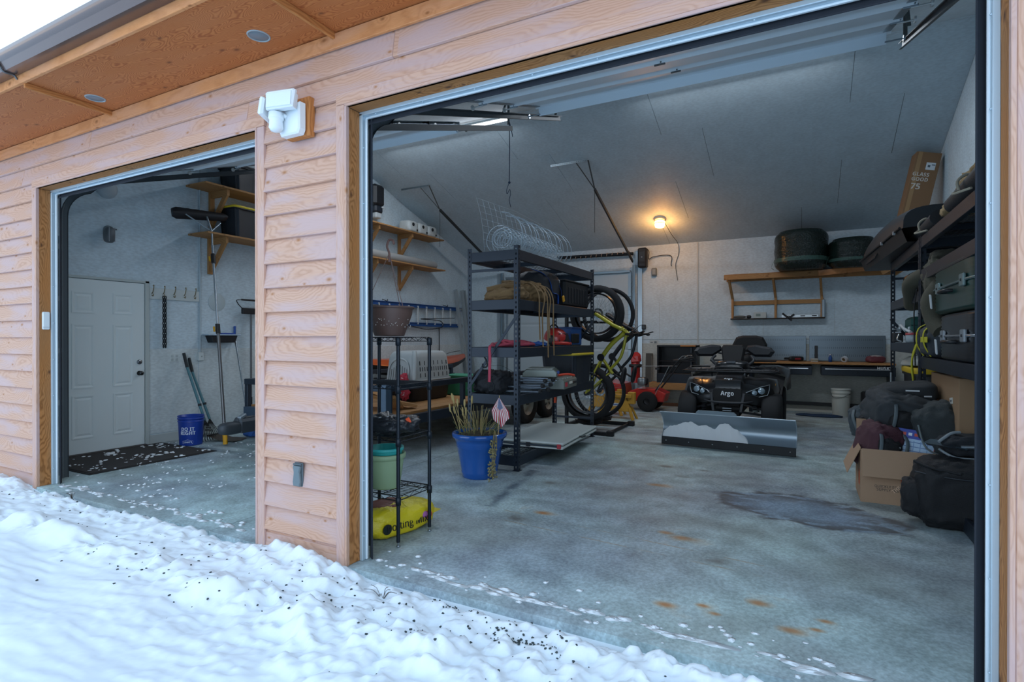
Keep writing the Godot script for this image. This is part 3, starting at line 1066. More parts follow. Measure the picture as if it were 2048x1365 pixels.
func doors() -> void:
	raised_door(0.03, 3.0, "raised white sectional garage door under the ceiling of the big bay")
	raised_door(-3.79, -0.84, "raised white sectional garage door of the left bay")
	track(-0.07, 1, -3.35, "galvanised door track left of the big bay's raised door")
	track(3.10, -1, -3.0, "galvanised door track right of the big bay's raised door")
	track(-3.89, 1, -3.35, "galvanised door track beside the left bay's left jamb")
	track(-0.74, -1, -3.35, "galvanised door track from which the knotted cord hangs")
	var pc := thing("pull_cord", "thin dark pull cord with a knotted loop hanging from the door track", "cord", Vector3(-0.80, 4.0, -3.42))
	part("cord", tube([Vector3(0, 0.03, 0), Vector3(0.005, -0.3, 0), Vector3(0, -0.72, 0)], 0.005, 6), mat("1d3550", 0.8), pc)
	part("loop", tube(curve([Vector3(0, -0.71, 0), Vector3(-0.03, -0.80, 0.01), Vector3(-0.03, -0.85, 0), Vector3(0.005, -0.80, 0.0), Vector3(0.015, -0.86, 0), Vector3(0.0, -0.93, 0), Vector3(0.02, -1.02, 0)], 5), 0.004, 6), mat("1d3550", 0.8), pc)
	part("knot", ball(0.016, 10), mat("1d3550", 0.8), pc, Vector3(0, -0.715, 0))
	part("loose_end", tube(curve([Vector3(0, 0.03, 0), Vector3(0.03, -0.08, 0), Vector3(0.045, -0.16, 0)], 4), 0.005, 6), mat("1d3550", 0.8), pc)
	# the closed door in the back wall, its tracks, spring and side motor
	var steel := mat("9fb0ba", 0.3, 0.75)
	var b := snode("door_2", Vector3(-2.42, 0, BACK + 0.02))
	var sk := mat("aebcc3", 0.5, 0.1)
	for k in 5:
		var rows := []
		for i in 21:
			var y := k * 0.568 + 0.568 * i / 20.0
			var rib := 0.004 if i % 2 == 0 else 0.0
			if i == 0 or i == 20: rib = -0.008
			rows.append([Vector3(-1.52, y, 0.04 + rib), Vector3(1.52, y, 0.04 + rib)])
		var s := part("door_section", skin(rows, false, true), sk, b)
		for x in [-1.5, 1.5]: part("stile", box(0.06, 0.55, 0.006, 0.001), steel, s, Vector3(x, k * 0.568 + 0.284, 0.048))
	part("top_strut", box(3.04, 0.05, 0.05, 0.004), steel, b, Vector3(0, 2.82, 0.07))
	for x in [-1.62, 1.60]:
		part("vertical_track", join([at(box(0.05, 2.95, 0.004, 0), 0, 1.48, 0), at(box(0.004, 2.95, 0.05, 0), 0.025, 1.48, 0.025), at(box(0.004, 2.95, 0.05, 0), -0.025, 1.48, 0.025)]), steel, b, Vector3(x, 0, 0.05))
		part("track_angle", box(0.09, 2.95, 0.01, 0.001), mat("b4c4cd", 0.3, 0.7), b, Vector3(x + signf(x) * 0.12, 1.48, 0.02))
	var sp := thing("door_spring", "black spiral torsion spring tube above the back door", "spring", Vector3(-1.7, 3.2, BACK + 0.13))
	part("tube", cyl(0.035, 1.75, 14), mat("15171a", 0.5, 0.3), sp, Vector3(0, 0, 0), Vector3(0, 0, 89))
	var coil := []
	for i in 14: coil.append(at(lathe([[0.036, -0.007], [0.041, 0.0], [0.036, 0.007]], 14), -0.78 + i * 0.12, -0.02 + i * 0.0021, 0, 0, 0, 78))
	part("winding", join(coil), mat("a88f7c", 0.6), sp)
	part("end_plate", box(0.012, 0.12, 0.14, 0.003), steel, sp, Vector3(-0.88, -0.01, -0.05))
	var mo := thing("door_motor", "black wall mounted motor box beside the torsion spring", "opener", Vector3(-0.62, 3.08, BACK + 0.02))
	part("case", box(0.19, 0.42, 0.16, 0.025), mat("16191d", 0.45), mo, Vector3(0, 0, 0.1))
	part("front_panel", box(0.13, 0.3, 0.01, 0.004), mat("22272d", 0.35), mo, Vector3(0, -0.02, 0.185))
	part("badge", cyl(0.012, 0.004, 12), mat("8b959b", 0.3, 0.6), mo, Vector3(0, 0.01, 0.192), Vector3(90, 0, 0))
	part("bracket", box(0.08, 0.3, 0.1, 0.004), steel, mo, Vector3(-0.12, 0, 0.06))
	part("cable", tube(curve([Vector3(0.08, 0.2, 0.1), Vector3(0.13, 0.12, 0.1), Vector3(0.12, -0.03, 0.09), Vector3(0.2, 0.02, 0.03), Vector3(0.45, 0.04, 0.02), Vector3(0.58, 0.0, 0.02), Vector3(0.57, -0.15, 0.02), Vector3(0.58, -0.2, 0.02)], 5), 0.008, 6), mat("20242a", 0.6), mo)
	# sloping ceiling tracks of the back door with their hangers
	for k in [[-0.80, -6.14, 1.46 - 0.80, "sloping steel door track under the ceiling above the bike rack"], [-4.05, -6.18, 4.65 - 4.0, "sloping steel door track under the ceiling above the left wall"]]:
		var x: float = k[0]
		var z0 := -6.55
		var a := Vector3(x, ceil_y(z0) - 0.28, z0)
		var t := thing("sloping_track", k[3], "door track", a, 0, "sloping tracks of the back door")
		var e := Vector3(0, 3.0 - a.y, BACK + 0.25 - z0)
		var rail := bar(Vector3.ZERO, e, 0.03, 0.055)
		part("rail", rail[0], mat("3c3f40", 0.4, 0.6), t).transform = rail[1]
		part("perforated_angle", box(0.66, 0.035, 0.004, 0), mat("7c888e", 0.4, 0.7), t, Vector3(-0.33, ceil_y(-6.16) - a.y - 0.02, -6.16 - z0))
		var holes := []
		for i in 20: holes.append(at(box(0.014, 0.010, 0.006, 0), -0.02 - i * 0.032, ceil_y(-6.16) - a.y - 0.02, -6.16 - z0 + 0.001))
		part("hole", join(holes), mat("22272a", 0.8), t)
		part("hanger", join([bar(Vector3(0, 0.0, 0), Vector3(0.02, ceil_y(-6.16) - a.y - 0.02, -6.16 - z0), 0.025, 0.004), bar(Vector3(0, 0.0, 0), Vector3(-0.2, ceil_y(-6.16) - a.y - 0.02, -6.16 - z0), 0.025, 0.004)]), mat("5d6264", 0.4, 0.7), t)
		part("cord", rod(Vector3(0, -0.02, 0), Vector3(0, -0.75, 0), 0.004, 6), mat("1d2226", 0.8), t)
	# the entry door in the left wall, seen in the left bay
	var dm := mat("d6dfdf", 0.5)
	var d := snode("door_1", Vector3(LEFT, 0, -1.0))
	var leaf := part("leaf", box(0.04, 2.04, 0.93, 0.003), dm, d, Vector3(0.015, 1.045, 0))
	for k in [[0.215, 1.79, 0.23, 0.25], [-0.215, 1.79, 0.23, 0.25], [0.215, 1.16, 0.23, 0.75], [-0.215, 1.16, 0.23, 0.75], [0.215, 0.45, 0.23, 0.5], [-0.215, 0.45, 0.23, 0.5]]:
		var hw: float = k[2] / 2
		var hh: float = k[3] / 2
		var ring := []
		for q in [[1.0, 0.0, 0.0], [1.0, 0.0, 0.006], [1.0, 0.0, 0.006], [0.0, -0.018, 0.007], [0.0, -0.03, -0.001], [0.0, -0.03, -0.001], [0.0, -0.055, 0.006], [0.0, -0.055, 0.006]]:
			var o: float = q[1]
			var r := []
			for c in [[-1, -1], [1, -1], [1, -1], [1, 1], [1, 1], [-1, 1], [-1, 1], [-1, -1]]: r.append(Vector3(q[2], c[1] * (hh + o), c[0] * (hw + o)))
			ring.append(r)
		ring.append([Vector3(0.006, 0, 0), Vector3(0.006, 0, 0), Vector3(0.006, 0, 0), Vector3(0.006, 0, 0), Vector3(0.006, 0, 0), Vector3(0.006, 0, 0), Vector3(0.006, 0, 0), Vector3(0.006, 0, 0)])
		part("panel", skin(ring, false, true), dm, leaf, Vector3(0.02, k[1] - 1.045, k[0]))
	var ss := mat("4d4f50", 0.25, 0.9)
	part("knob", lathe([[0.03, 0.0], [0.03, 0.008], [0.012, 0.012], [0.012, 0.03], [0.026, 0.04], [0.028, 0.055], [0.018, 0.065], [0.0, 0.067]], 20), ss, leaf, Vector3(0.02, 0.93 - 1.045, -0.40), Vector3(0, 0, -90))
	part("deadbolt", lathe([[0.03, 0.0], [0.03, 0.012], [0.02, 0.018], [0.0, 0.018]], 20), mat("8f959a", 0.2, 0.9), leaf, Vector3(0.02, 1.07 - 1.045, -0.40), Vector3(0, 0, -90))
	part("frame", join([at(box(0.05, 2.1, 0.05, 0.004), 0, 1.05, -0.495), at(box(0.05, 2.1, 0.05, 0.004), 0, 1.05, 0.495), at(box(0.05, 0.03, 1.04, 0.004), 0, 2.085, 0)]), mat("b4bdbb", 0.55), d, Vector3(0.02, 0, 0))
	part("threshold", box(0.1, 0.025, 0.95, 0.004), mat("3b3634", 0.6), d, Vector3(0.03, 0.0125, 0))
	struct("baseboard_left", box(0.018, 0.12, 1.9, 0.004), mat("b6bfbe", 0.6), Vector3(LEFT + 0.009, 0.06, -2.48))
	struct("baseboard_back", box(4.6, 0.11, 0.02, 0.003), mat("b7b4a8", 0.6), Vector3(1.75, 0.055, BACK + 0.01))
# ---------- fittings on the facade ----------
func facade_things() -> void:
	var w := mat("e6eef2", 0.35)
	var f := thing("flood_light", "white motion sensor flood light with two heads on the siding", "flood light", Vector3(-0.40, 2.72, 0.125))
	part("mounting_block", box(0.20, 0.24, 0.045, 0.004, Vector2(0.5, 0.2)), sm2(), f, Vector3(0.03, 0.01, 0.02))
	part("back_plate", extrude([[-0.075, -0.10], [0.075, -0.10], [0.09, -0.07], [0.09, 0.09], [-0.09, 0.09], [-0.09, -0.07]], 0.06, 0.01), w, f, Vector3(0.02, -0.01, 0.075))
	part("lamp_head", join([at(extrude([[-0.095, -0.055], [0.095, -0.055], [0.105, 0.05], [0.09, 0.06], [-0.09, 0.06], [-0.105, 0.05]], 0.035, 0.01), 0, 0, 0), at(extrude([[-0.08, -0.045], [0.08, -0.045], [0.085, 0.045], [-0.085, 0.045]], 0.05, 0.01), 0, 0, -0.03)]), w, f, Vector3(0.03, 0.075, 0.17), Vector3(-6, 12, 0))
	part("lens", box(0.175, 0.088, 0.004, 0.002), mat("dfe9ee", 0.15), f, Vector3(0.034, 0.073, 0.19), Vector3(-6, 12, 0))
	part("side_lamp_head", join([at(extrude([[-0.085, -0.055], [0.085, -0.055], [0.09, 0.05], [0.07, 0.06], [-0.07, 0.06], [-0.09, 0.05]], 0.035, 0.012), 0, 0, 0)]), w, f, Vector3(-0.125, 0.045, 0.14), Vector3(-8, -66, 4))
	part("arm", join([tube([Vector3(0.0, 0.0, 0.10), Vector3(-0.04, 0.03, 0.14), Vector3(-0.14, 0.03, 0.13)], 0.016, 10), ball(0.02, 10)]), w, f)
	part("sensor", lathe([[0.0, 0.02], [0.042, 0.015], [0.045, -0.02], [0.045, -0.02], [0.038, -0.03], [0.04, -0.06], [0.042, -0.075], [0.03, -0.095], [0.0, -0.105]], 22), w, f, Vector3(-0.035, 0.0, 0.15))
	var k := thing("door_keypad", "white slim keypad on the left bay's cedar jamb", "keypad", Vector3(-3.82, 1.45, 0.065))
	part("body", box(0.02, 0.165, 0.06, 0.008), mat("e3eaec", 0.4), k, Vector3(0.01, 0.08, 0))
	part("cover_seam", box(0.002, 0.004, 0.055, 0), mat("aab4b8", 0.5), k, Vector3(0.0205, 0.02, 0))
	var o := thing("outlet_cover", "grey weatherproof outlet cover low on the siding pillar", "outlet cover", Vector3(-0.405, 0.43, 0.125))
	part("plate", box(0.075, 0.15, 0.012, 0.004), mat("4f5b61", 0.5), o, Vector3(0, 0.075, 0.006))
	part("flip_cover", extrude([[-0.028, 0.005], [0.028, 0.005], [0.033, 0.03], [0.024, 0.09], [0.033, 0.132], [-0.033, 0.132], [-0.024, 0.09], [-0.033, 0.03]], 0.022, 0.005), mat("66747a", 0.4), o, Vector3(0, 0, 0.02))
	part("hinge", cyl(0.006, 0.07, 10), mat("4f5b61", 0.5), o, Vector3(0, 0.14, 0.018), Vector3(0, 0, 90))

func bracket_shelf(called: String, label: String, y: float, z0: float, z1: float, depth: float, brackets: Array, split := true) -> Node3D:
	# a plank shelf on triangular timber brackets against the left wall
	var m := pine()
	var t := thing(called, label, "shelf", Vector3(LEFT, y, (z0 + z1) / 2))
	var l := absf(z1 - z0)
	part("plank", box(depth * 0.55 - 0.002, 0.025, l, 0.002, Vector2(1.5, 0.1)), m, t, Vector3(depth * 0.275, 0.0125, 0))
	part("plank", box(depth * 0.45 - 0.002, 0.025, l, 0.002, Vector2(1.4, 0.2)), m, t, Vector3(depth * 0.775, 0.0125, 0))
	for b in brackets:
		var z: float = b - (z0 + z1) / 2
		var br := part("bracket_post", box(0.038, 0.5, 0.07, 0.002, Vector2(1, 0.15)), m, t, Vector3(0.02, -0.25, z))
		part("bracket_arm", box(depth * 0.85, 0.085, 0.038, 0.002, Vector2(1.2, 0.15)), m, br, Vector3(depth * 0.42, 0.207, 0))
		var d := bar(Vector3(0.02, -0.2, 0), Vector3(depth * 0.78, 0.2, 0), 0.036, 0.07)
		part("bracket_brace", d[0], m, br).transform = d[1]
	return t

func tote(called: String, label: String, pos: Vector3, w: float, h: float, l: float, lid: String, turn := 0.0, body := "20262d", group := "") -> Node3D:
	var t := thing(called, label, "tote", pos, turn, group)
	var rows := []
	for q in [[0.86, 0.0], [0.86, 0.0], [0.97, h * 0.9], [0.97, h * 0.9], [1.03, h * 0.9], [1.03, h * 0.9], [1.03, h * 0.95]]:
		var r := []
		var n := 40
		for i in n + 1:
			var a := TAU * i / n
			var x := sgnpow(cos(a), 0.22)
			var z := sgnpow(sin(a), 0.22)
			var rib := 0.0
			if q[0] < 1.0 and i % 4 < 2: rib = -0.012
			r.append(Vector3(x * (w / 2 * q[0] + rib), q[1], z * (l / 2 * q[0] + rib)))
		rows.append(r)
	part("body", skin(rows), mat(body, 0.5), t)
	var lr := []
	for q in [[1.04, h * 0.93], [1.04, h * 0.93], [1.06, h * 0.94], [1.06, h * 0.985], [1.04, h], [0.9, h], [0.88, h * 0.985], [0.0, h * 0.985]]:
		var r := []
		for i in 33:
			var a := TAU * i / 32
			r.append(Vector3(sgnpow(cos(a), 0.25) * w / 2 * q[0], q[1], sgnpow(sin(a), 0.25) * l / 2 * q[0]))
		lr.append(r)
	part("lid", skin(lr), mat(lid, 0.45), t)
	return t

func chain_mesh(pts: Array, r: float, link: float) -> ArrayMesh:
	var torus := []
	for i in 10:
		var a := TAU * i / 10
		torus.append(Vector3(cos(a) * link * 0.3, 0, sin(a) * link * 0.62))
	var one := tube(torus, r, 5, true)
	var list := []
	var flip := false
	for i in pts.size() - 1:
		var a: Vector3 = pts[i]
		var b: Vector3 = pts[i + 1]
		var n := maxi(1, int(a.distance_to(b) / (link * 0.95)))
		for k in n:
			var p := a.lerp(b, (k + 0.5) / n)
			var f := (b - a).normalized()
			var up := Vector3.UP if absf(f.y) < 0.9 else Vector3.RIGHT
			var x := up.cross(f).normalized()
			var y := f.cross(x)
			if flip: list.append([one, Transform3D(Basis(y, -x, f), p)])
			else: list.append([one, Transform3D(Basis(x, y, f), p)])
			flip = not flip
	return join(list)

func outlet(label: String, y: float, z: float, wide: float) -> void:
	var o := thing("wall_outlet", label, "outlet", Vector3(LEFT, y, z))
	part("plate", box(0.008, 0.115, wide, 0.003), mat("c9d2d2", 0.4), o, Vector3(0.004, 0, 0))
	var s := []
	for g in ([-0.03, 0.03] if wide > 0.1 else [0.0]):
		for v in [-0.025, 0.025]: s.append(at(box(0.004, 0.032, 0.03, 0.004), 0.009, v, g))
	part("socket", join(s), mat("b3bcbc", 0.4), o)

func left_bay() -> void:
	var W := LEFT
	var steel := mat("9aa5ac", 0.3, 0.8)
	# coat rail and the chain on its second hook
	var c := thing("coat_rack", "white board coat rack with five double hooks on the wall", "coat rack", Vector3(W, 1.95, -1.84))
	part("board", box(0.02, 0.145, 0.72, 0.006), mat("c6cfcf", 0.5), c, Vector3(0.01, 0, 0))
	for i in 5:
		var z := 0.28 - i * 0.14
		part("hook", join([at(box(0.006, 0.06, 0.03, 0.002), 0.023, -0.005, z), tube(curve([Vector3(0.025, 0.0, z), Vector3(0.05, 0.02, z), Vector3(0.07, 0.08, z), Vector3(0.065, 0.1, z)], 4), 0.006, 6), at(ball(0.01, 8), 0.066, 0.1, z), tube(curve([Vector3(0.025, -0.02, z), Vector3(0.055, -0.035, z), Vector3(0.06, -0.005, z)], 4), 0.006, 6)]), mat("8d8368", 0.3, 0.8), c)
	var ch := thing("hanging_chain", "dark steel chain hanging from the second coat hook", "chain", Vector3(W + 0.058, 1.95, -1.70))
	part("links", chain_mesh([Vector3(0, -0.03, 0.012), Vector3(0.0, -0.70, 0.012)], 0.006, 0.035), mat("2f3336", 0.4, 0.7), ch)
	part("links", chain_mesh([Vector3(0, -0.03, -0.014), Vector3(0.0, -0.70, -0.014)], 0.006, 0.035), mat("2f3336", 0.4, 0.7), ch)
	# wall lamp, unlit, and a white smoke-grey fitting up high
	var j := thing("wall_lamp", "unlit grey oval wall lamp with a wire guard above the entry door", "wall lamp", Vector3(W, 2.61, -1.05))
	part("back_plate", lathe([[0.0, 0.02], [0.055, 0.02], [0.06, 0.0]], 20), steel, j, Vector3(0, 0.07, -0.02), Vector3(0, 0, -90))
	part("shade", lump(0.11, 0.19, 0.11, 0.6, 0.0, 1, 20), mat("5d6266", 0.35), j, Vector3(0.1, 0, 0.02))
	part("guard", join([rod(Vector3(0.16, 0.085, 0.05), Vector3(0.16, -0.085, 0.05), 0.004, 6), rod(Vector3(0.165, 0.085, -0.01), Vector3(0.165, -0.085, -0.01), 0.004, 6), rod(Vector3(0.16, 0.07, -0.04), Vector3(0.04, 0.07, -0.03), 0.008, 6)]), steel, j)
	var sm := thing("round_fitting", "pale rounded fitting high on the wall under the door panel", "fitting", Vector3(W, 3.18, -1.05))
	part("bowl", lathe([[0.0, 0.05], [0.08, 0.045], [0.115, 0.02], [0.12, 0.0]], 24), mat("aab6bd", 0.5), sm, Vector3(0, 0, 0), Vector3(0, 0, -90))
	# conduit down to a box, more outlets, a patched disc
	var cd := thing("wall_conduit", "white painted conduit running down the wall to a switch box", "conduit", Vector3(W, 1.12, -2.21))
	part("pipe", rod(Vector3(0.015, 0.05, 0), Vector3(0.015, 2.75, 0), 0.011, 10), mat("b3c3cb", 0.5), cd)
	part("box", box(0.05, 0.12, 0.075, 0.006), mat("ccd4d3", 0.45), cd, Vector3(0.025, 0, 0))
	part("toggle", box(0.015, 0.02, 0.008, 0.002), mat("9aa09e", 0.4), cd, Vector3(0.055, 0, 0))
	outlet("white double outlet between the entry door and the conduit box", 1.11, -1.86, 0.125)
	outlet("white single outlet low on the wall behind the roof rake pole", 0.5, -2.57, 0.075)
	var dc := thing("patch_disc", "round pale patch plate on the wall right of the conduit", "plate", Vector3(W, 1.89, -2.47))
	part("disc", lathe([[0.0, 0.006], [0.125, 0.006], [0.13, 0.003], [0.13, 0.0]], 32), mat("b4c2c6", 0.6), dc, Vector3.ZERO, Vector3(0, 0, -90))
	# shelves in this bay with the totes on them
	bracket_shelf("wall_shelf", "upper pine bracket shelf in the left bay", 3.44, -2.02, -4.2, 0.44, [-2.38, -3.6])
	bracket_shelf("wall_shelf", "lower pine bracket shelf in the left bay", 2.78, -2.05, -4.2, 0.44, [-2.36, -3.6])
	tote("storage_tote", "dark tote with yellow lid on the left bay's lower shelf", Vector3(W + 0.23, 2.806, -2.75), 0.40, 0.44, 0.60, "d8c02a", 0, "20262d", "totes with yellow lids")
	tote("storage_tote", "dark tote on the left bay's upper shelf under the door panel", Vector3(W + 0.23, 3.466, -2.75), 0.40, 0.36, 0.60, "20262d", 0)
	# roof rake leaning on the shelf
	var rk := thing("roof_rake", "roof rake with black blade and telescoping pole leaning on the lower shelf", "roof rake", Vector3(-4.12, 0.0, -1.95))
	var a := Vector3(0, 0.0, 0)
	var e := Vector3(-0.50, 2.63, -0.16)
	var dir := (e - a).normalized()
	part("lower_pole", rod(a + dir * 0.12, a + dir * 1.5, 0.02, 12), mat("6e6f70", 0.3, 0.7), rk)
	part("upper_pole", rod(a + dir * 1.5, e, 0.015, 12), mat("b3bcc2", 0.25, 0.8), rk)
	part("foot_grip", rod(a + dir * 0.015, a + dir * 0.17, 0.028, 12), mat("d9a01e", 0.6), rk)
	for t in [1.46, 2.42]:
		part("clamp", join([rod(a + dir * t, a + dir * (t + 0.13), 0.028, 12), at(box(0.03, 0.09, 0.04, 0.004), (a + dir * (t + 0.06)).x + 0.01, (a + dir * (t + 0.06)).y, (a + dir * (t + 0.06)).z + 0.03)]), mat("1d1e20", 0.5), rk)
		part("clamp_lever", box(0.025, 0.07, 0.02, 0.004), mat("d9a01e", 0.5), rk, a + dir * (t + 0.06) + Vector3(-0.025, 0, 0.035), Vector3(0, 0, 12))
	part("stem", join([tube(curve([e, e + Vector3(-0.02, 0.18, 0.0), e + Vector3(-0.10, 0.40, 0.02)], 5), 0.012, 8)]), steel, rk)
	part("stay", join([rod(e + Vector3(-0.02, 0.18, 0), e + Vector3(-0.10, 0.36, 0.30), 0.009, 8), rod(e + Vector3(-0.02, 0.18, 0), e + Vector3(-0.09, 0.33, -0.18), 0.009, 8)]), steel, rk)
	var blade := []
	for i in 15:
		var t := float(i) / 14
		var z := lerpf(0.42, -0.28, t)
		var sc := 1.0 - 0.28 * float(i % 2) * 0.2
		var h := (0.16 if i > 0 and i < 14 else 0.10) * (1.0 - 0.35 * t)
		blade.append([Vector3(-0.03, -h / 2, z), Vector3(-0.02, -h / 2, z), Vector3(0.03 * sc, 0, z), Vector3(0.0, h / 2 * sc, z), Vector3(-0.03, h / 2 * sc, z)])
	part("blade", skin(blade, true, false, Vector2(1, 1), true), mat("17181d", 0.5), rk, e + Vector3(-0.10, 0.40, 0.02), Vector3(4, -10, 10))
	# brush tray on the wall, poles leaning on the wall
	var tr := thing("wall_tray", "black wall tray with a blue and white rim of brushes", "tray", Vector3(W, 1.36, -2.49))
	part("tray", extrude([[-0.17, -0.05], [0.17, -0.05], [0.21, 0.05], [-0.21, 0.05]], 0.14, 0.01), mat("161a1f", 0.5), tr, Vector3(0.08, 0, 0), Vector3(0, 90, 0))
	part("rim", box(0.16, 0.018, 0.50, 0.006), mat("a9bccb", 0.6), tr, Vector3(0.08, 0.06, 0))
	part("brush", box(0.05, 0.03, 0.22, 0.008), mat("21489a", 0.6), tr, Vector3(0.13, 0.075, -0.06))
	var p2 := thing("mop_handle", "steel handle with a blue grip leaning against the wall", "handle", Vector3(-4.40, 0.0, -2.52))
	part("pole", rod(Vector3(0, 0.05, 0), Vector3(-0.63, 1.4, -0.21), 0.013, 10), mat("a9b4ba", 0.25, 0.8), p2)
	part("grip", rod(Vector3(-0.63, 1.4, -0.21), Vector3(-0.64, 1.55, -0.22), 0.016, 10), mat("2456a8", 0.5), p2)
	part("mop_head", lump(0.22, 0.1, 0.16, 0.6, 0.02, 3), mat("27569c", 0.7), p2, Vector3(0.02, 0.06, 0.0))
	var br := thing("push_broom", "black push broom stood head up against the wall", "broom", Vector3(-4.96, 0.32, -2.95))
	part("handle", rod(Vector3(0, 0, 0), Vector3(0, 1.42, 0), 0.014, 10), mat("6f7275", 0.4, 0.5), br)
	part("hand_grip", rod(Vector3(0, 0.0, 0), Vector3(0, 0.17, 0), 0.018, 10), mat("1a1c1e", 0.6), br)
	part("head_block", box(0.05, 0.09, 0.34, 0.008), mat("15171b", 0.6), br, Vector3(0, 1.46, -0.02))
	part("wire_guard", tube(curve([Vector3(0, 1.5, 0.15), Vector3(0, 1.57, 0.22), Vector3(0, 1.62, 0.21), Vector3(0, 1.615, -0.1), Vector3(0, 1.615, -0.25)], 5), 0.007, 6), mat("1a1c1e", 0.5), br)
	part("scraper", box(0.02, 0.025, 0.40, 0.004), mat("15171b", 0.6), br, Vector3(0, 1.625, -0.04))
	# bucket of the hardware shop
	bucket_blue()
	# two rakes and a shovel blade behind the bucket
	for k in [[-4.62, -2.0, 0.0, "leaf rake with dark grip and wire fan leaning behind the blue bucket"], [-4.70, -2.12, 0.05, "slim rake handle leaning beside the wire fan rake"]]:
		var r := thing("garden_rake", k[3], "rake", Vector3(k[0], 0.0, k[1]), 0, "rakes behind the blue bucket")
		var top := Vector3(-0.30, 0.98 - k[2] * 1.4, 0.05)
		part("handle", rod(Vector3(0.0, 0.28, -0.0), top, 0.017, 10), mat("4d7a84", 0.5, 0.2), r)
		part("grip", rod(top, top + Vector3(-0.06, 0.19, 0.01), 0.02, 10), mat("1d2226", 0.6), r)
		part("collar", rod(Vector3(-0.085, 0.47, 0.012), Vector3(-0.09, 0.50, 0.014), 0.022, 10), mat("1d2226", 0.6), r)
		var tines := []
		for i in 9:
			var s := (i - 4) / 4.0
			tines.append(tube(curve([Vector3(0, 0.29, 0), Vector3(0.02, 0.18, s * 0.06), Vector3(0.05, 0.04, s * 0.13), Vector3(0.075, 0.02, s * 0.14)], 3), 0.004, 5))
		part("tines", join(tines), mat("3d3f40", 0.4, 0.7), r)
	var sv := thing("scoop_blade", "dirty metal scoop lying on the floor by the blue bucket", "scoop", Vector3(-4.48, 0.0, -2.2), 20)
	part("blade", skin([[Vector3(-0.16, 0.07, -0.14), Vector3(0.0, 0.02, -0.14), Vector3(0.22, 0.012, -0.15)], [Vector3(-0.16, 0.07, 0.0), Vector3(0.0, 0.012, 0), Vector3(0.24, 0.004, 0)], [Vector3(-0.16, 0.07, 0.14), Vector3(0.0, 0.02, 0.14), Vector3(0.22, 0.012, 0.15)]]), mat("4f463e", 0.6, 0.4), sv)
	part("rim", tube([Vector3(-0.16, 0.07, -0.14), Vector3(-0.16, 0.08, 0.14)], 0.01, 6), mat("2d2926", 0.6, 0.4), sv)
	# mat with tracked-in snow
	var m := thing("door_mat", "dark brown floor mat before the entry door", "mat", Vector3(-4.47, 0, -1.0))
	part("pile", box(1.10, 0.012, 1.30, 0.004), mat("2a2523", 0.95, 0.0, "cloth"), m, Vector3(0, 0.006, 0))
	part("rubber_edge", box(1.16, 0.006, 1.36, 0.002), mat("1b1918", 0.8), m, Vector3(0, 0.003, 0))
	var n := fbm(77, 1.0, 3)
	var bits := []
	for i in 1500:
		var x := rng.randf_range(-5.0, -2.3)
		var z := rng.randf_range(-2.2, -0.15)
		var on := absf(x + 4.47) < 0.55 and absf(z + 1.0) < 0.65
		var d := n.get_noise_2d(x * 3.0, z * 2.0)
		if d < (0.12 if on else 0.30) + (0.35 if x < -4.6 and z > -0.9 else 0.0): continue
		var s := rng.randf_range(0.003, 0.013) * (1.5 if on and d > 0.25 else 1.0)
		bits.append(at(lump(2, 1.0, 2, 0.8, 0.3, i, 8, 1.0), x, (0.012 if on else 0.0) + s * 0.2, z, 0, rng.randf() * 360, 0, Vector3(s * rng.randf_range(0.6, 2.2), s * 0.6, s)))
	var sb := part("tracked_snow", join(bits), mat("eef2f5", 0.85))
	tag(sb, "crumbs of snow tracked over the mat and concrete", "snow")
	sb.set_meta("kind", "stuff")

func on_cylinder(mesh: Mesh, radius: float) -> ArrayMesh:
	# bend a flat mesh (x across, z out) round an upright cylinder
	var arr: Array = mesh.surface_get_arrays(0)
	var vs: PackedVector3Array = arr[Mesh.ARRAY_VERTEX]
	var ns: PackedVector3Array = arr[Mesh.ARRAY_NORMAL]
	for i in vs.size():
		var a := vs[i].x / radius
		var r := radius + vs[i].z
		vs[i] = Vector3(sin(a) * r, vs[i].y, cos(a) * r)
		ns[i] = ns[i].rotated(Vector3.UP, a)
	arr[Mesh.ARRAY_VERTEX] = vs
	arr[Mesh.ARRAY_NORMAL] = ns
	var m := ArrayMesh.new()
	m.add_surface_from_arrays(Mesh.PRIMITIVE_TRIANGLES, arr)
	return m

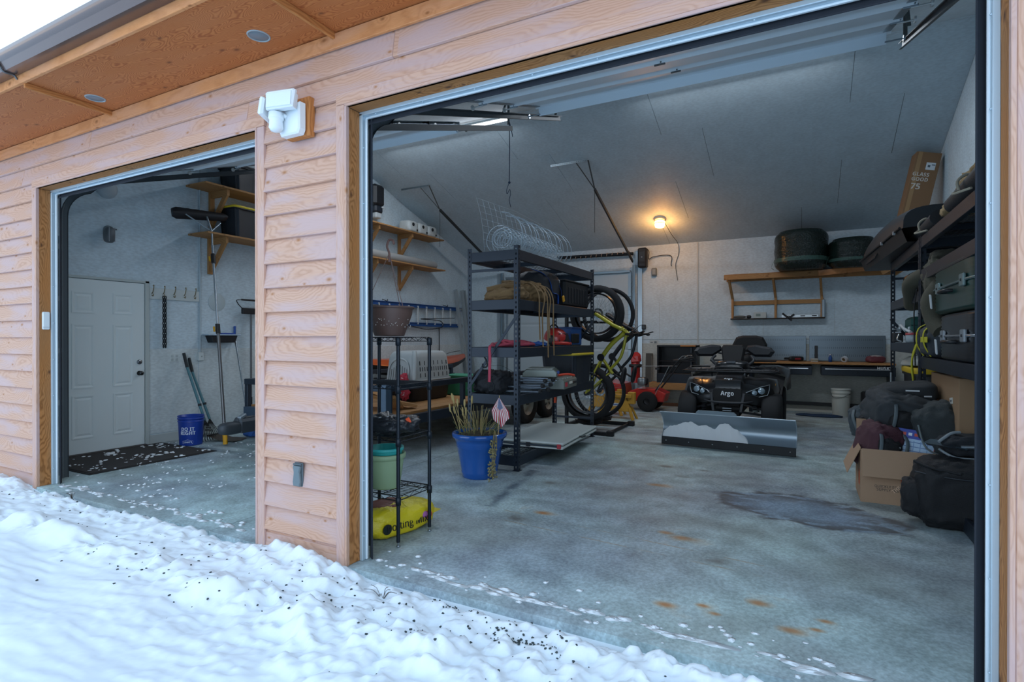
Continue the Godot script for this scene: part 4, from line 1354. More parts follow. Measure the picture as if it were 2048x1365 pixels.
func bucket_blue() -> void:
	var b := thing("plastic_bucket", "blue plastic bucket lettered DO IT RIGHT beside the floor mat", "bucket", Vector3(-4.60, 0, -1.80), 0)
	var m := mat("1a3f9e", 0.4)
	part("body", lathe([[0.0, 0.004], [0.128, 0.004], [0.130, 0.0], [0.132, 0.01], [0.146, 0.30], [0.146, 0.30], [0.152, 0.302], [0.152, 0.302], [0.152, 0.312], [0.147, 0.314], [0.148, 0.335], [0.156, 0.337], [0.156, 0.347], [0.149, 0.35], [0.150, 0.368], [0.156, 0.372], [0.154, 0.376], [0.146, 0.374], [0.127, 0.02], [0.0, 0.015]], 40), m, b)
	var white := mat("dfe8f2", 0.5)
	var face := 42.0
	part("lettering", on_cylinder(text("DO IT", 0.044, 0.002), 0.143), white, b, Vector3(0, 0.215, 0), Vector3(0, face, 0))
	part("lettering", on_cylinder(text("RIGHT", 0.044, 0.002), 0.141), white, b, Vector3(0, 0.165, 0), Vector3(0, face, 0))
	part("lettering", on_cylinder(text("LOWE'S", 0.02, 0.002), 0.136), white, b, Vector3(0, 0.048, 0), Vector3(0, face, 0))
	var logo := tube([Vector3(-0.06, -0.02, 0), Vector3(-0.06, 0.012, 0), Vector3(-0.035, 0.014, 0), Vector3(0, 0.03, 0), Vector3(0.035, 0.014, 0), Vector3(0.06, 0.012, 0), Vector3(0.06, -0.02, 0)], 0.0018, 4, true)
	part("emblem_outline", on_cylinder(logo, 0.137), white, b, Vector3(0, 0.052, 0), Vector3(0, face, 0))
	part("handle", tube(curve([Vector3(-0.155, 0.32, 0.0), Vector3(-0.16, 0.27, 0.07), Vector3(-0.08, 0.22, 0.155), Vector3(0.0, 0.2, 0.165)], 5), 0.003, 6), mat("8b9298", 0.3, 0.8), b, Vector3.ZERO, Vector3(0, -70, 0))
# ---------- heavy shelf racks ----------
func plate_with_slots(w: float, h: float, pitch: float) -> ArrayMesh:
	var key := "slot%.3f,%.3f" % [w, h]
	if meshes.has(key): return meshes[key]
	var l := [at(box(w * 0.36, h, 0.003, 0), -w * 0.32, h / 2, 0), at(box(w * 0.36, h, 0.003, 0), w * 0.32, h / 2, 0)]
	var y := 0.0
	while y < h - 0.02:
		l.append(at(box(w * 0.3, pitch * 0.55, 0.003, 0), 0, y + pitch * 0.275, 0))
		y += pitch
	meshes[key] = join(l)
	return meshes[key]

func rack(label: String, pos: Vector3, d: float, len: float, h: float, levels: Array, faces: int) -> Node3D:
	# pos is the near corner on the aisle side; the rack runs away from the door and d sideways (sign)
	var steel := mat("2c3540", 0.42, 0.45)
	var r := thing("storage_rack", label, "storage rack", pos, 0, "tall black steel racks")
	var corners := [Vector3(0, 0, 0), Vector3(d, 0, 0), Vector3(0, 0, -len), Vector3(d, 0, -len)]
	for i in 4:
		var p: Vector3 = corners[i]
		var sx := signf(d) * (1.0 if p.x == 0.0 else -1.0)
		var sz := -1.0 if p.z == 0.0 else 1.0
		part("post", join([at(plate_with_slots(0.05, h, 0.05), sx * 0.025, 0, 0), at(plate_with_slots(0.045, h, 0.05), 0, 0, sz * 0.025, 0, 90, 0)]), steel, r, p)
		part("foot", box(0.075, 0.006, 0.075, 0.001), steel, r, p + Vector3(sx * 0.02, 0.003, sz * 0.02))
	for y in levels:
		for x in [0.0, d]:
			part("beam", join([at(box(0.028, 0.105, len - 0.06, 0.003), 0, 0, 0), at(box(0.04, 0.03, len - 0.06, 0.003), signf(d) * (0.01 if x == 0.0 else -0.01), -0.035, 0)]), steel, r, Vector3(x + signf(d) * (0.016 if x == 0.0 else -0.016), y - 0.052, -len / 2))
		for z in [-0.016, -len + 0.016]:
			part("end_beam", box(absf(d) - 0.06, 0.105, 0.028, 0.003), steel, r, Vector3(d / 2, y - 0.052, z))
		for z in [-len * 0.34, -len * 0.67]:
			part("cross_bar", box(absf(d) - 0.06, 0.05, 0.03, 0.002), steel, r, Vector3(d / 2, y - 0.045, z))
		var g := []
		for i in 12: g.append(at(box(0.004, 0.004, len - 0.06, 0), d * (i + 0.5) / 12.0, 0, 0))
		for i in 30: g.append(at(box(absf(d) - 0.05, 0.004, 0.004, 0), d / 2, -0.004, len * (0.5 - (i + 0.5) / 30.0)))
		part("wire_deck", join(g), mat("4d555c", 0.4, 0.6), r, Vector3(0, y - 0.012, -len / 2))
	for z in [0.0, -len]:
		for y in [levels[0] - 0.2, 0.25]: barpart("end_bar", Vector3(0, y, z), Vector3(d, y, z), 0.004, 0.03, steel, r)
		barpart("end_brace", Vector3(0, 1.62, z), Vector3(d, 0.82, z), 0.006, 0.032, steel, r)
	return r

func strap(called: String, pts: Array, w: float, m: Material, parent: Node3D) -> MeshInstance3D:
	return part(called, tube(curve(pts, 4), w, 6, false, 0.18), m, parent)

func rope_heap(called: String, label: String, cat: String, pos: Vector3, sx: float, sz: float, hex: String, r: float, turns: int, sd: int, up := 0.05) -> Node3D:
	var g := RandomNumberGenerator.new()
	g.seed = sd
	var t := thing(called, label, cat, pos)
	var pts := []
	for i in turns * 7:
		var a := TAU * i / 7.0 + g.randf_range(-0.3, 0.3)
		var q := g.randf_range(0.45, 1.0)
		pts.append(Vector3(cos(a) * sx * q, r + up * g.randf() * (1.2 - q), sin(a) * sz * q))
	part("coils", tube(curve(pts, 3), r, 6), mat(hex, 0.75), t)
	return t

func big_rack() -> void:
	var o := Vector3(-0.19, 0, -2.47)
	rack("tall black steel rack standing free in the middle of the bay", o, -0.61, 2.31, 2.33, [2.286, 1.772, 1.272, 0.778, 0.15], 1)
	# roll of welded wire on top
	var w := thing("wire_roll", "roll of galvanised welded wire lying on the rack's top shelf", "wire roll", Vector3(-0.47, 2.29, -2.62))
	var wm := mat("b9c8d2", 0.4, 0.3)
	var rings := []
	for k in 13:
		var pts := []
		var z := -k * 0.115
		var loose := 1.0 if k % 3 != 1 else 0.82
		for i in 66:
			var a := TAU * i / 20.0
			var rr := 0.07 + 0.0155 * i / 10.0
			if i > 44: rr += (i - 44) * 0.0058 * loose
			pts.append(Vector3(cos(a) * rr, 0.145 + sin(a) * rr * (1.0 if sin(a) > -0.2 else 0.78), z))
		rings.append(tube(pts, 0.0036, 4))
	for i in range(0, 64, 2):
		var a := TAU * i / 20.0
		var rr := 0.07 + 0.0155 * i / 10.0
		if i > 44: rr += (i - 44) * 0.0058
		var p := Vector3(cos(a) * rr, 0.145 + sin(a) * rr * (1.0 if sin(a) > -0.2 else 0.78), 0)
		rings.append(rod(p, p + Vector3(0, 0, -1.38), 0.003, 4))
	part("wires", join(rings), wm, w)
	var sh := thing("wire_fence_sheet", "loose curled sheet of welded wire sticking up behind the wire roll", "wire panel", Vector3(-0.62, 2.29, -2.7))
	var s := []
	for i in 9:
		var t := i / 8.0
		var off := Vector3(-0.05 - 0.1 * t * t, t * 0.62, 0)
		s.append(tube([off + Vector3(0, 0, 0.12 - t * 0.05), off + Vector3(0.02, 0.03, -0.8), off + Vector3(0, 0.0, -1.7)], 0.0016, 4))
	for k in 14:
		var z := 0.1 - k * 0.125
		var pts := []
		for i in 9:
			var t := i / 8.0
			pts.append(Vector3(-0.05 - 0.1 * t * t, t * 0.62 + 0.02 * sin(k * 0.5), z))
		s.append(tube(pts, 0.0014, 4))
	part("wires", join(s), wm, sh)
	var y4 := 1.772
	# brown work trousers heaped with loose straps
	var tan := mat("8a6f4c", 0.9, 0.0, "cloth")
	var c := thing("work_overalls", "heap of tan work overalls with straps hanging over the shelf edge", "overalls", Vector3(-0.48, y4, -2.92))
	part("folded_leg", lump(0.46, 0.13, 0.34, 0.6, 0.05, 4, 36, 6.0), tan, c, Vector3(-0.02, 0.075, 0.14), Vector3(0, 15, 5))
	part("bib", lump(0.42, 0.22, 0.5, 0.65, 0.07, 9, 40, 6.0), tan, c, Vector3(0.02, 0.13, -0.2), Vector3(0, -20, -8))
	for k in [[0.10, 0.42, 0.0], [0.02, 0.5, 0.03], [-0.12, 0.62, 0.0], [-0.16, 0.40, 0.02], [-0.28, 0.6, 0.0]]:
		var z: float = k[0] - 0.1
		strap("strap", [Vector3(0.1, 0.22, z), Vector3(0.24, 0.19, z), Vector3(0.315 + k[2], 0.06, z), Vector3(0.325, -0.15, z + 0.01), Vector3(0.33, -k[1], z)], 0.018, tan, c)
	for i in 3: part("fold", tube(curve([Vector3(-0.2, 0.13 + i * 0.02, 0.25 - i * 0.1), Vector3(0.0, 0.17 + i * 0.03, 0.12 - i * 0.12), Vector3(0.16, 0.14 + i * 0.03, -0.05 - i * 0.1)], 5), 0.03, 8), tan, c)
	# black bag with blue piping
	var bk := mat("15181f", 0.6, 0.0, "cloth")
	var blue := mat("1c4fa0", 0.5)
	var g := thing("pulling_sled_bag", "black bag with blue piping beside the tan overalls", "bag", Vector3(-0.47, y4, -3.55))
	part("shell", lump(0.42, 0.42, 0.62, 0.55, 0.02, 12, 32, 4.0), bk, g, Vector3(0, 0.20, 0), Vector3(0, 0, 0))
	strap("piping", [Vector3(0.05, 0.41, 0.30), Vector3(0.16, 0.36, 0.2), Vector3(0.205, 0.26, 0.10), Vector3(0.21, 0.15, 0.05), Vector3(0.215, 0.13, -0.10), Vector3(0.21, 0.02, -0.12)], 0.016, blue, g)
	strap("piping", [Vector3(0.0, 0.415, -0.05), Vector3(0.15, 0.36, -0.1), Vector3(0.21, 0.22, -0.2), Vector3(0.215, 0.12, -0.22)], 0.010, blue, g)
	part("buckle", box(0.02, 0.08, 0.05, 0.008), mat("d79b1d", 0.5), g, Vector3(0.225, 0.09, -0.26), Vector3(20, 0, 0))
	part("badge", box(0.006, 0.04, 0.08, 0.002), mat("c9d0d6", 0.5), g, Vector3(0.2, 0.3, -0.16))
	var ca := thing("plastic_case", "long black ribbed plastic case at the far end of the rack's second shelf", "case", Vector3(-0.47, y4, -4.28))
	part("body", box(0.46, 0.34, 0.86, 0.03), mat("14161a", 0.5), ca, Vector3(0, 0.17, 0))
	for i in 7: part("rib", box(0.012, 0.2, 0.03, 0.004), mat("1b1e23", 0.45), ca, Vector3(0.233, 0.15, 0.3 - i * 0.1))
	part("lid_rim", box(0.48, 0.02, 0.88, 0.006), mat("1b1e23", 0.45), ca, Vector3(0, 0.33, 0))
	# third shelf: straps, rope, helmet, blue box
	var y3 := 1.272
	var pink := mat("b8465a", 0.8)
	rope_heap("ratchet_strap", "tangle of red ratchet straps on the rack's middle shelf", "strap", Vector3(-0.45, y3, -2.85), 0.22, 0.34, "b5475a", 0.016, 4, 5, 0.10)
	rope_heap("blue_rope", "tangle of blue rope beside the red straps", "rope", Vector3(-0.45, y3, -3.33), 0.2, 0.24, "2a5fae", 0.008, 7, 6, 0.09)
	var hk := thing("hook_strap", "red strap with two steel hooks hanging below the middle shelf", "strap", Vector3(-0.5, y3, -2.75))
	strap("webbing", [Vector3(0.0, 0.03, 0.1), Vector3(0.01, 0.02, 0.33), Vector3(0.01, -0.12, 0.34), Vector3(0.0, -0.36, 0.335)], 0.018, pink, hk)
	for k in [[-0.06, -0.2], [0.02, -0.44]]: part("hook", tube(curve([Vector3(k[0], k[1] + 0.1, 0.335), Vector3(k[0] + 0.03, k[1] + 0.05, 0.335), Vector3(k[0] + 0.03, k[1], 0.335), Vector3(k[0] - 0.015, k[1] - 0.01, 0.335), Vector3(k[0] - 0.02, k[1] + 0.03, 0.335)], 4), 0.008, 6), mat("23272b", 0.4, 0.6), hk)
	var he := thing("forestry_helmet", "red forestry helmet with black ear cups on the middle shelf", "helmet", Vector3(-0.42, y3, -3.92))
	part("dome", lathe([[0.15, 0.10], [0.148, 0.15], [0.13, 0.2], [0.09, 0.235], [0.04, 0.25], [0.0, 0.253]], 24), mat("b02a26", 0.35, 0.0, "coat"), he, Vector3(0, -0.02, 0), Vector3(10, 0, -14))
	part("visor", skin([[Vector3(0.12, 0.16, 0.13), Vector3(0.19, 0.16, 0.0), Vector3(0.12, 0.16, -0.13)], [Vector3(0.13, 0.03, 0.14), Vector3(0.23, 0.02, 0.0), Vector3(0.13, 0.03, -0.14)]]), mat("1a1b1e", 0.5), he)
	for z in [0.15, -0.15]: part("ear_cup", lump(0.1, 0.13, 0.06, 0.7, 0.0, 2, 18), mat("191a1d", 0.5), he, Vector3(0.03, 0.075, z))
	part("jaw_guard", tube(curve([Vector3(0.05, 0.04, 0.17), Vector3(0.17, 0.035, 0.09), Vector3(0.2, 0.03, -0.05), Vector3(0.1, 0.03, -0.16)], 5), 0.022, 8), mat("c3332b", 0.4), he)
	part("head_band", tube(curve([Vector3(0, 0.1, 0.165), Vector3(0.0, 0.24, 0.12), Vector3(0, 0.27, 0.0), Vector3(0.0, 0.24, -0.12), Vector3(0, 0.1, -0.165)], 4), 0.009, 6), mat("141518", 0.5), he)
	var bb := thing("blue_toolbox", "small blue box with black latch behind the red helmet", "box", Vector3(-0.45, y3, -4.42))
	part("body", box(0.3, 0.24, 0.36, 0.015), mat("1d4a86", 0.5), bb, Vector3(0, 0.12, 0))
	part("latch", box(0.02, 0.12, 0.26, 0.008), mat("15181c", 0.5), bb, Vector3(0.155, 0.1, 0.08))
	part("lid", box(0.31, 0.03, 0.37, 0.008), mat("1a4076", 0.5), bb, Vector3(0, 0.235, 0))
	# fourth shelf: tarp, chair poles, metal ramps, tote
	var y2 := 0.778
	var tp := thing("black_tarp", "crumpled black tent bag at the near end of the rack's fourth shelf", "bag", Vector3(-0.60, y2, -2.75))
	part("cloth", lump(0.40, 0.26, 0.42, 0.7, 0.05, 21, 34, 5.0), mat("1b1e24", 0.7, 0.0, "crinkle"), tp, Vector3(-0.02, 0.11, 0.03))
	part("tie", strap("cord", [Vector3(-0.1, 0.28, 0.1), Vector3(0.05, 0.29, 0.0), Vector3(0.2, 0.2, -0.08)], 0.008, mat("0f1114", 0.6), tp).mesh, mat("0f1114", 0.6), tp)
	var poles := thing("camp_chair", "folded camp chair of thin grey poles lying across the shelf edge", "camp chair", Vector3(-0.40, y2, -2.83))
	for i in 9:
		var yy := 0.02 + (i % 5) * 0.032
		part("pole", rod(Vector3(-0.38 + 0.02 * (i % 3), yy + rng.randf_range(-0.012, 0.02), 0.22 - i * 0.03), Vector3(0.33, yy + rng.randf_range(-0.005, 0.03), 0.12 - i * 0.06), 0.011, 8), mat("7f8b98", 0.3, 0.7), poles)
	for i in 6: part("end_joint", box(0.04, 0.045, 0.05, 0.01), mat("121417", 0.5), poles, Vector3(0.335, 0.03 + (i % 3) * 0.05, 0.1 - i * 0.07))
	part("seat_cloth", lump(0.36, 0.16, 0.3, 0.6, 0.04, 31, 28, 6.0), mat("191b20", 0.75, 0.0, "cloth"), poles, Vector3(-0.14, 0.09, -0.02))
	var ramp := mat("8f9690", 0.35, 0.6)
	var rp := thing("folding_ramp", "folded grey metal ramp with red and white decal on the fourth shelf", "ramp", Vector3(-0.30, y2, -3.62), 8)
	part("tray", extrude([[-0.22, 0.0], [0.22, 0.0], [0.22, 0.09], [0.19, 0.12], [0.1, 0.105], [0.0, 0.12], [-0.1, 0.105], [-0.19, 0.12], [-0.22, 0.09]], 0.62, 0.006), ramp, rp)
	for i in 6: part("rung", box(0.40, 0.018, 0.03, 0.004), mat("b2b8b0", 0.3, 0.6), rp, Vector3(0, 0.118, 0.25 - i * 0.1))
	part("decal", box(0.004, 0.05, 0.10, 0.001), mat("c9404a", 0.5), rp, Vector3(0.222, 0.05, 0.22))
	part("decal", box(0.004, 0.03, 0.14, 0.001), mat("d5d3c8", 0.5), rp, Vector3(0.222, 0.06, 0.0))
	part("handle_slot", box(0.006, 0.03, 0.18, 0.006), mat("22252a", 0.6), rp, Vector3(0.22, 0.05, -0.2))
	part("strap", tube(curve([Vector3(0.05, 0.14, 0.0), Vector3(0.15, 0.15, -0.1), Vector3(0.2, 0.13, -0.25)], 5), 0.014, 8), mat("e2492c", 0.6), rp)
	var rp2 := thing("folding_ramp", "smaller folded metal ramp stacked on the decal ramp", "ramp", Vector3(-0.38, y2 + 0.14, -3.45), 20)
	part("tray", extrude([[-0.2, 0.0], [0.2, 0.0], [0.2, 0.05], [0.16, 0.09], [-0.16, 0.09], [-0.2, 0.05]], 0.5, 0.008), mat("79837f", 0.35, 0.6), rp2)
	for i in 5: part("rung", box(0.30, 0.014, 0.03, 0.004), mat("a9b0aa", 0.3, 0.6), rp2, Vector3(0, 0.095, 0.2 - i * 0.1))
	part("clip", box(0.03, 0.03, 0.12, 0.006), mat("2a4f9c", 0.5), rp2, Vector3(0.205, 0.05, 0.1))
	tote("storage_tote", "dark tote with yellow lid on the rack's fourth shelf", Vector3(-0.40, y2, -4.33), 0.50, 0.40, 0.72, "cdb52c", 0, "232a33")
	# bottom shelf: the folded table
	var t := thing("folding_table", "white folded plastic table lying on the rack's bottom shelf", "folding table", Vector3(-0.33, 0.155, -3.62), 4)
	var pl := mat("b9c0bd", 0.5)
	for k in [[0.015, "half_top"], [0.055, "half_top"]]: part(k[1], box(0.78, 0.034, 1.36, 0.014), pl, t, Vector3(0, k[0] + 0.004, 0))
	part("end_frame", join([at(box(0.76, 0.012, 0.006, 0.002), 0, 0.012, 0.685), at(box(0.76, 0.012, 0.006, 0.002), 0, 0.066, 0.685)]), mat("cfd6d4", 0.5), t)
	part("end_frame_bar", rod(Vector3(-0.33, 0.038, 0.69), Vector3(0.33, 0.036, 0.69), 0.011, 8), mat("3b4650", 0.4, 0.4), t)
	part("leg_hub", box(0.05, 0.05, 0.02, 0.006), mat("20262b", 0.5), t, Vector3(-0.02, 0.038, 0.692))
	part("lock", box(0.05, 0.05, 0.02, 0.008), mat("b33a44", 0.5), t, Vector3(0.34, 0.036, 0.692))
	part("carry_handle", tube(curve([Vector3(0.392, 0.06, 0.1), Vector3(0.42, 0.05, 0.09), Vector3(0.42, 0.04, -0.06), Vector3(0.392, 0.035, -0.07)], 4), 0.008, 6), mat("1c2024", 0.5), t)
	var od := thing("pry_bar", "pry bar with orange grip hanging below the rack's fourth shelf", "pry bar", Vector3(-0.74, 0.45, -4.70))
	part("grip", rod(Vector3(0, 0.0, 0), Vector3(0.004, 0.27, 0), 0.018, 10), mat("e0522b", 0.5), od)
	part("hook", tube(curve([Vector3(0.004, 0.27, 0), Vector3(0.01, 0.30, 0.01), Vector3(0.03, 0.285, 0.015)], 4), 0.006, 6), mat("22262a", 0.5), od)

# ---------- fat bikes on their stand ----------
func knobby(R: float, w: float, n: int, kn := true) -> ArrayMesh:
	var prof := []
	for i in 13:
		var a := PI * (i / 12.0) * 1.25 - PI * 0.125
		prof.append([R - w * 0.5 + sin(a) * w * 0.5, -cos(a) * w * 0.5])
	var l := [wheel(prof, 40)]
	if kn:
		for i in n:
			var a := TAU * i / n
			for s in [-0.32, 0.0, 0.32]:
				if (i + int(s * 3)) % 2 == 0: continue
				var rr := R - w * 0.5 + cos(s / 0.32 * 0.85) * w * 0.5
				l.append(at(box(w * 0.26, 0.012, TAU * R / n * 0.75, 0.002), s * w, rr * cos(a), rr * sin(a), rad_to_deg(a), 0, rad_to_deg(-s / 0.32 * 0.85)))
	return join(l)

func bike(label: String, z: float, off: Vector2, tyre: float, frame: Material, forkm: Material) -> void:
	var blk := mat("15161a", 0.55)
	var b := thing("fat_bike", label, "bike", Vector3(-0.1 + off.x, 0.12 + off.y, z), 0, "bikes stood on end")
	var fh := Vector3(-0.23, 1.62, 0)
	var rh := Vector3(-0.37, 0.43, 0)
	var head := Vector3(0.22, 1.33, 0)
	var bbk := Vector3(-0.15, 0.97, 0)
	var seat := Vector3(-0.01, 0.75, 0)
	var ri := 0.432 - tyre
	for h in [fh, rh]:
		var wl := part("wheel", join([wheel([[ri - 0.01, -tyre * 0.3], [ri + 0.01, -tyre * 0.32], [ri + 0.01, -tyre * 0.32], [ri, 0], [ri + 0.01, tyre * 0.32], [ri + 0.01, tyre * 0.32], [ri - 0.01, tyre * 0.3], [ri - 0.015, 0.0], [ri - 0.01, -tyre * 0.3]], 40)]), mat("2b2e33", 0.35, 0.5), b, h, Vector3(0, 90, 0))
		part("tyre", knobby(0.425, tyre, 56), mat("17181b", 0.85), wl)
		var sp := []
		for i in 32:
			var a := TAU * i / 32.0
			var a2 := a + (0.5 if i % 2 == 0 else -0.5)
			sp.append(rod(Vector3(0.02 if i % 4 < 2 else -0.02, cos(a2) * 0.03, sin(a2) * 0.03), Vector3(0, cos(a) * (ri - 0.008), sin(a) * (ri - 0.008)), 0.0016, 4))
		part("spokes", join(sp), mat("9aa4ab", 0.3, 0.8), wl)
		part("hub", cyl(0.032, tyre + 0.04, 14), mat("24272b", 0.4, 0.5), wl, Vector3.ZERO, Vector3(0, 0, 90))
		part("brake_disc", join([wheel([[0.055, 0.045], [0.085, 0.045], [0.085, 0.045], [0.085, 0.048], [0.085, 0.048], [0.055, 0.048]], 24)]), mat("b9c0c4", 0.25, 0.9), wl)
	for s in [-1, 1]:
		part("fork_leg", tube([fh + Vector3(0, 0, s * 0.07), fh.lerp(head, 0.6) + Vector3(0, 0, s * 0.065), head + Vector3(-0.06, 0.06, s * 0.045)], 0.027, 10), forkm, b)
		part("seat_stay", tube([seat + Vector3(-0.02, -0.01, s * 0.02), seat.lerp(rh, 0.5) + Vector3(0, 0, s * 0.075), rh + Vector3(0, 0, s * 0.085)], 0.012, 8), frame, b)
		part("chain_stay", tube([bbk + Vector3(0, -0.02, s * 0.03), bbk.lerp(rh, 0.45) + Vector3(0, 0, s * 0.085), rh + Vector3(0, 0, s * 0.085)], 0.014, 8), frame, b)
	part("fork_crown", tube([head + Vector3(-0.07, 0.05, -0.06), head + Vector3(-0.07, 0.05, 0.06)], 0.024, 10), forkm, b)
	part("head_tube", tube([head + Vector3(-0.05, 0.05, 0), head + Vector3(0.05, -0.03, 0)], 0.032, 12), frame, b)
	part("down_tube", tube(curve([head + Vector3(-0.03, 0.0, 0), head.lerp(bbk, 0.55) + Vector3(-0.02, 0.03, 0), bbk], 6), 0.034, 12), frame, b)
	part("top_tube", tube(curve([head + Vector3(0.0, -0.03, 0), head.lerp(seat, 0.55) + Vector3(0.05, -0.02, 0), seat + Vector3(0.0, 0.05, 0), seat], 6), 0.022, 12), frame, b)
	part("seat_tube", tube([bbk, seat + Vector3(0.03, -0.02, 0)], 0.022, 12), frame, b)
	part("seat_post", tube([seat, seat + Vector3(0.17, -0.1, 0)], 0.014, 10), blk, b)
	part("saddle", lump(0.06, 0.27, 0.14, 0.7, 0.01, 5, 22, 3.0), blk, b, seat + Vector3(0.19, -0.05, 0), Vector3(0, 0, -10))
	part("crank", join([at(cyl(0.055, 0.008, 24), bbk.x, bbk.y, 0.05, 90), bar(bbk + Vector3(0, 0, 0.06), bbk + Vector3(0.1, 0.13, 0.06), 0.02, 0.012), bar(bbk + Vector3(0, 0, -0.06), bbk + Vector3(-0.1, -0.13, -0.06), 0.02, 0.012), at(box(0.1, 0.03, 0.08, 0.006), bbk.x + 0.1, bbk.y + 0.13, 0.12), at(box(0.1, 0.03, 0.08, 0.006), bbk.x - 0.1, bbk.y - 0.13, -0.12)]), mat("1b1d21", 0.45, 0.3), b)
	part("handlebar", tube(curve([head + Vector3(0.1, -0.02, -0.34), head + Vector3(0.13, -0.01, -0.12), head + Vector3(0.07, -0.02, 0), head + Vector3(0.13, -0.01, 0.12), head + Vector3(0.1, -0.02, 0.34)], 5), 0.014, 8), blk, b)
	for s in [-1, 1]:
		part("grip", tube([head + Vector3(0.105, -0.02, s * 0.22), head + Vector3(0.1, -0.02, s * 0.35)], 0.019, 8), mat("0e0f11", 0.7), b)
		part("brake_lever", tube(curve([head + Vector3(0.12, 0.0, s * 0.2), head + Vector3(0.18, 0.02, s * 0.24), head + Vector3(0.17, 0.02, s * 0.33)], 4), 0.009, 6), mat("22252a", 0.4, 0.4), b)
	part("stem", tube([head + Vector3(0.04, -0.03, 0), head + Vector3(0.085, -0.02, 0)], 0.024, 10), blk, b)
	part("cable", tube(curve([head + Vector3(0.12, 0.0, 0.18), head + Vector3(0.16, 0.1, 0.1), head + Vector3(0.05, 0.11, 0.03), head + Vector3(-0.12, -0.06, 0.03)], 5), 0.004, 5), blk, b)

func bikes() -> void:
	var yel := mat("a9a51f", 0.35, 0.1, "coat")
	bike("yellow fat bike stood on its rear wheel beside the rack", -5.3, Vector2.ZERO, 0.135, yel, yel)
	var dk := mat("1f2126", 0.4, 0.2)
	bike("black bike stood on end behind the yellow fat bike", -5.75, Vector2(0.03, 0.0), 0.055, dk, dk)
	var s := thing("bike_stand", "black steel floor stand holding the two bikes upright", "bike stand", Vector3(-0.85, 0, -5.5))
	var m := mat("17191d", 0.5, 0.3)
	for x in [0.0]: barpart("upright", Vector3(x, 0.03, 0.1), Vector3(x, 2.0, 0.1), 0.05, 0.05, m, s, 0.006)
	barpart("floor_bar", Vector3(0.0, 0.03, -0.45), Vector3(0.86, 0.03, -0.45), 0.05, 0.05, m, s, 0.005)
	barpart("floor_bar", Vector3(0.0, 0.03, 0.6), Vector3(0.86, 0.03, 0.6), 0.05, 0.05, m, s, 0.005)
	barpart("side_bar", Vector3(0.82, 0.03, 0.6), Vector3(0.82, 0.03, -0.45), 0.035, 0.035, m, s, 0.004)
	barpart("side_bar", Vector3(0.0, 0.03, 0.6), Vector3(0.0, 0.03, -0.45), 0.05, 0.05, m, s, 0.004)
	for z in [0.6, -0.45]: part("foot_block", box(0.1, 0.075, 0.08, 0.008), mat("0f1012", 0.7), s, Vector3(0.86, 0.0375, z))
	for z in [0.2, -0.25]:
		barpart("wheel_arm", Vector3(0, 1.62, 0.1), Vector3(0.52, 1.62, z), 0.03, 0.03, m, s)
		part("wheel_tray", skin([[Vector3(0.2, 0.16, z - 0.07), Vector3(0.2, 0.1, z), Vector3(0.2, 0.16, z + 0.07)], [Vector3(0.38, 0.11, z - 0.07), Vector3(0.38, 0.05, z), Vector3(0.38, 0.11, z + 0.07)], [Vector3(0.6, 0.16, z - 0.07), Vector3(0.6, 0.1, z), Vector3(0.6, 0.16, z + 0.07)]]), m, s)

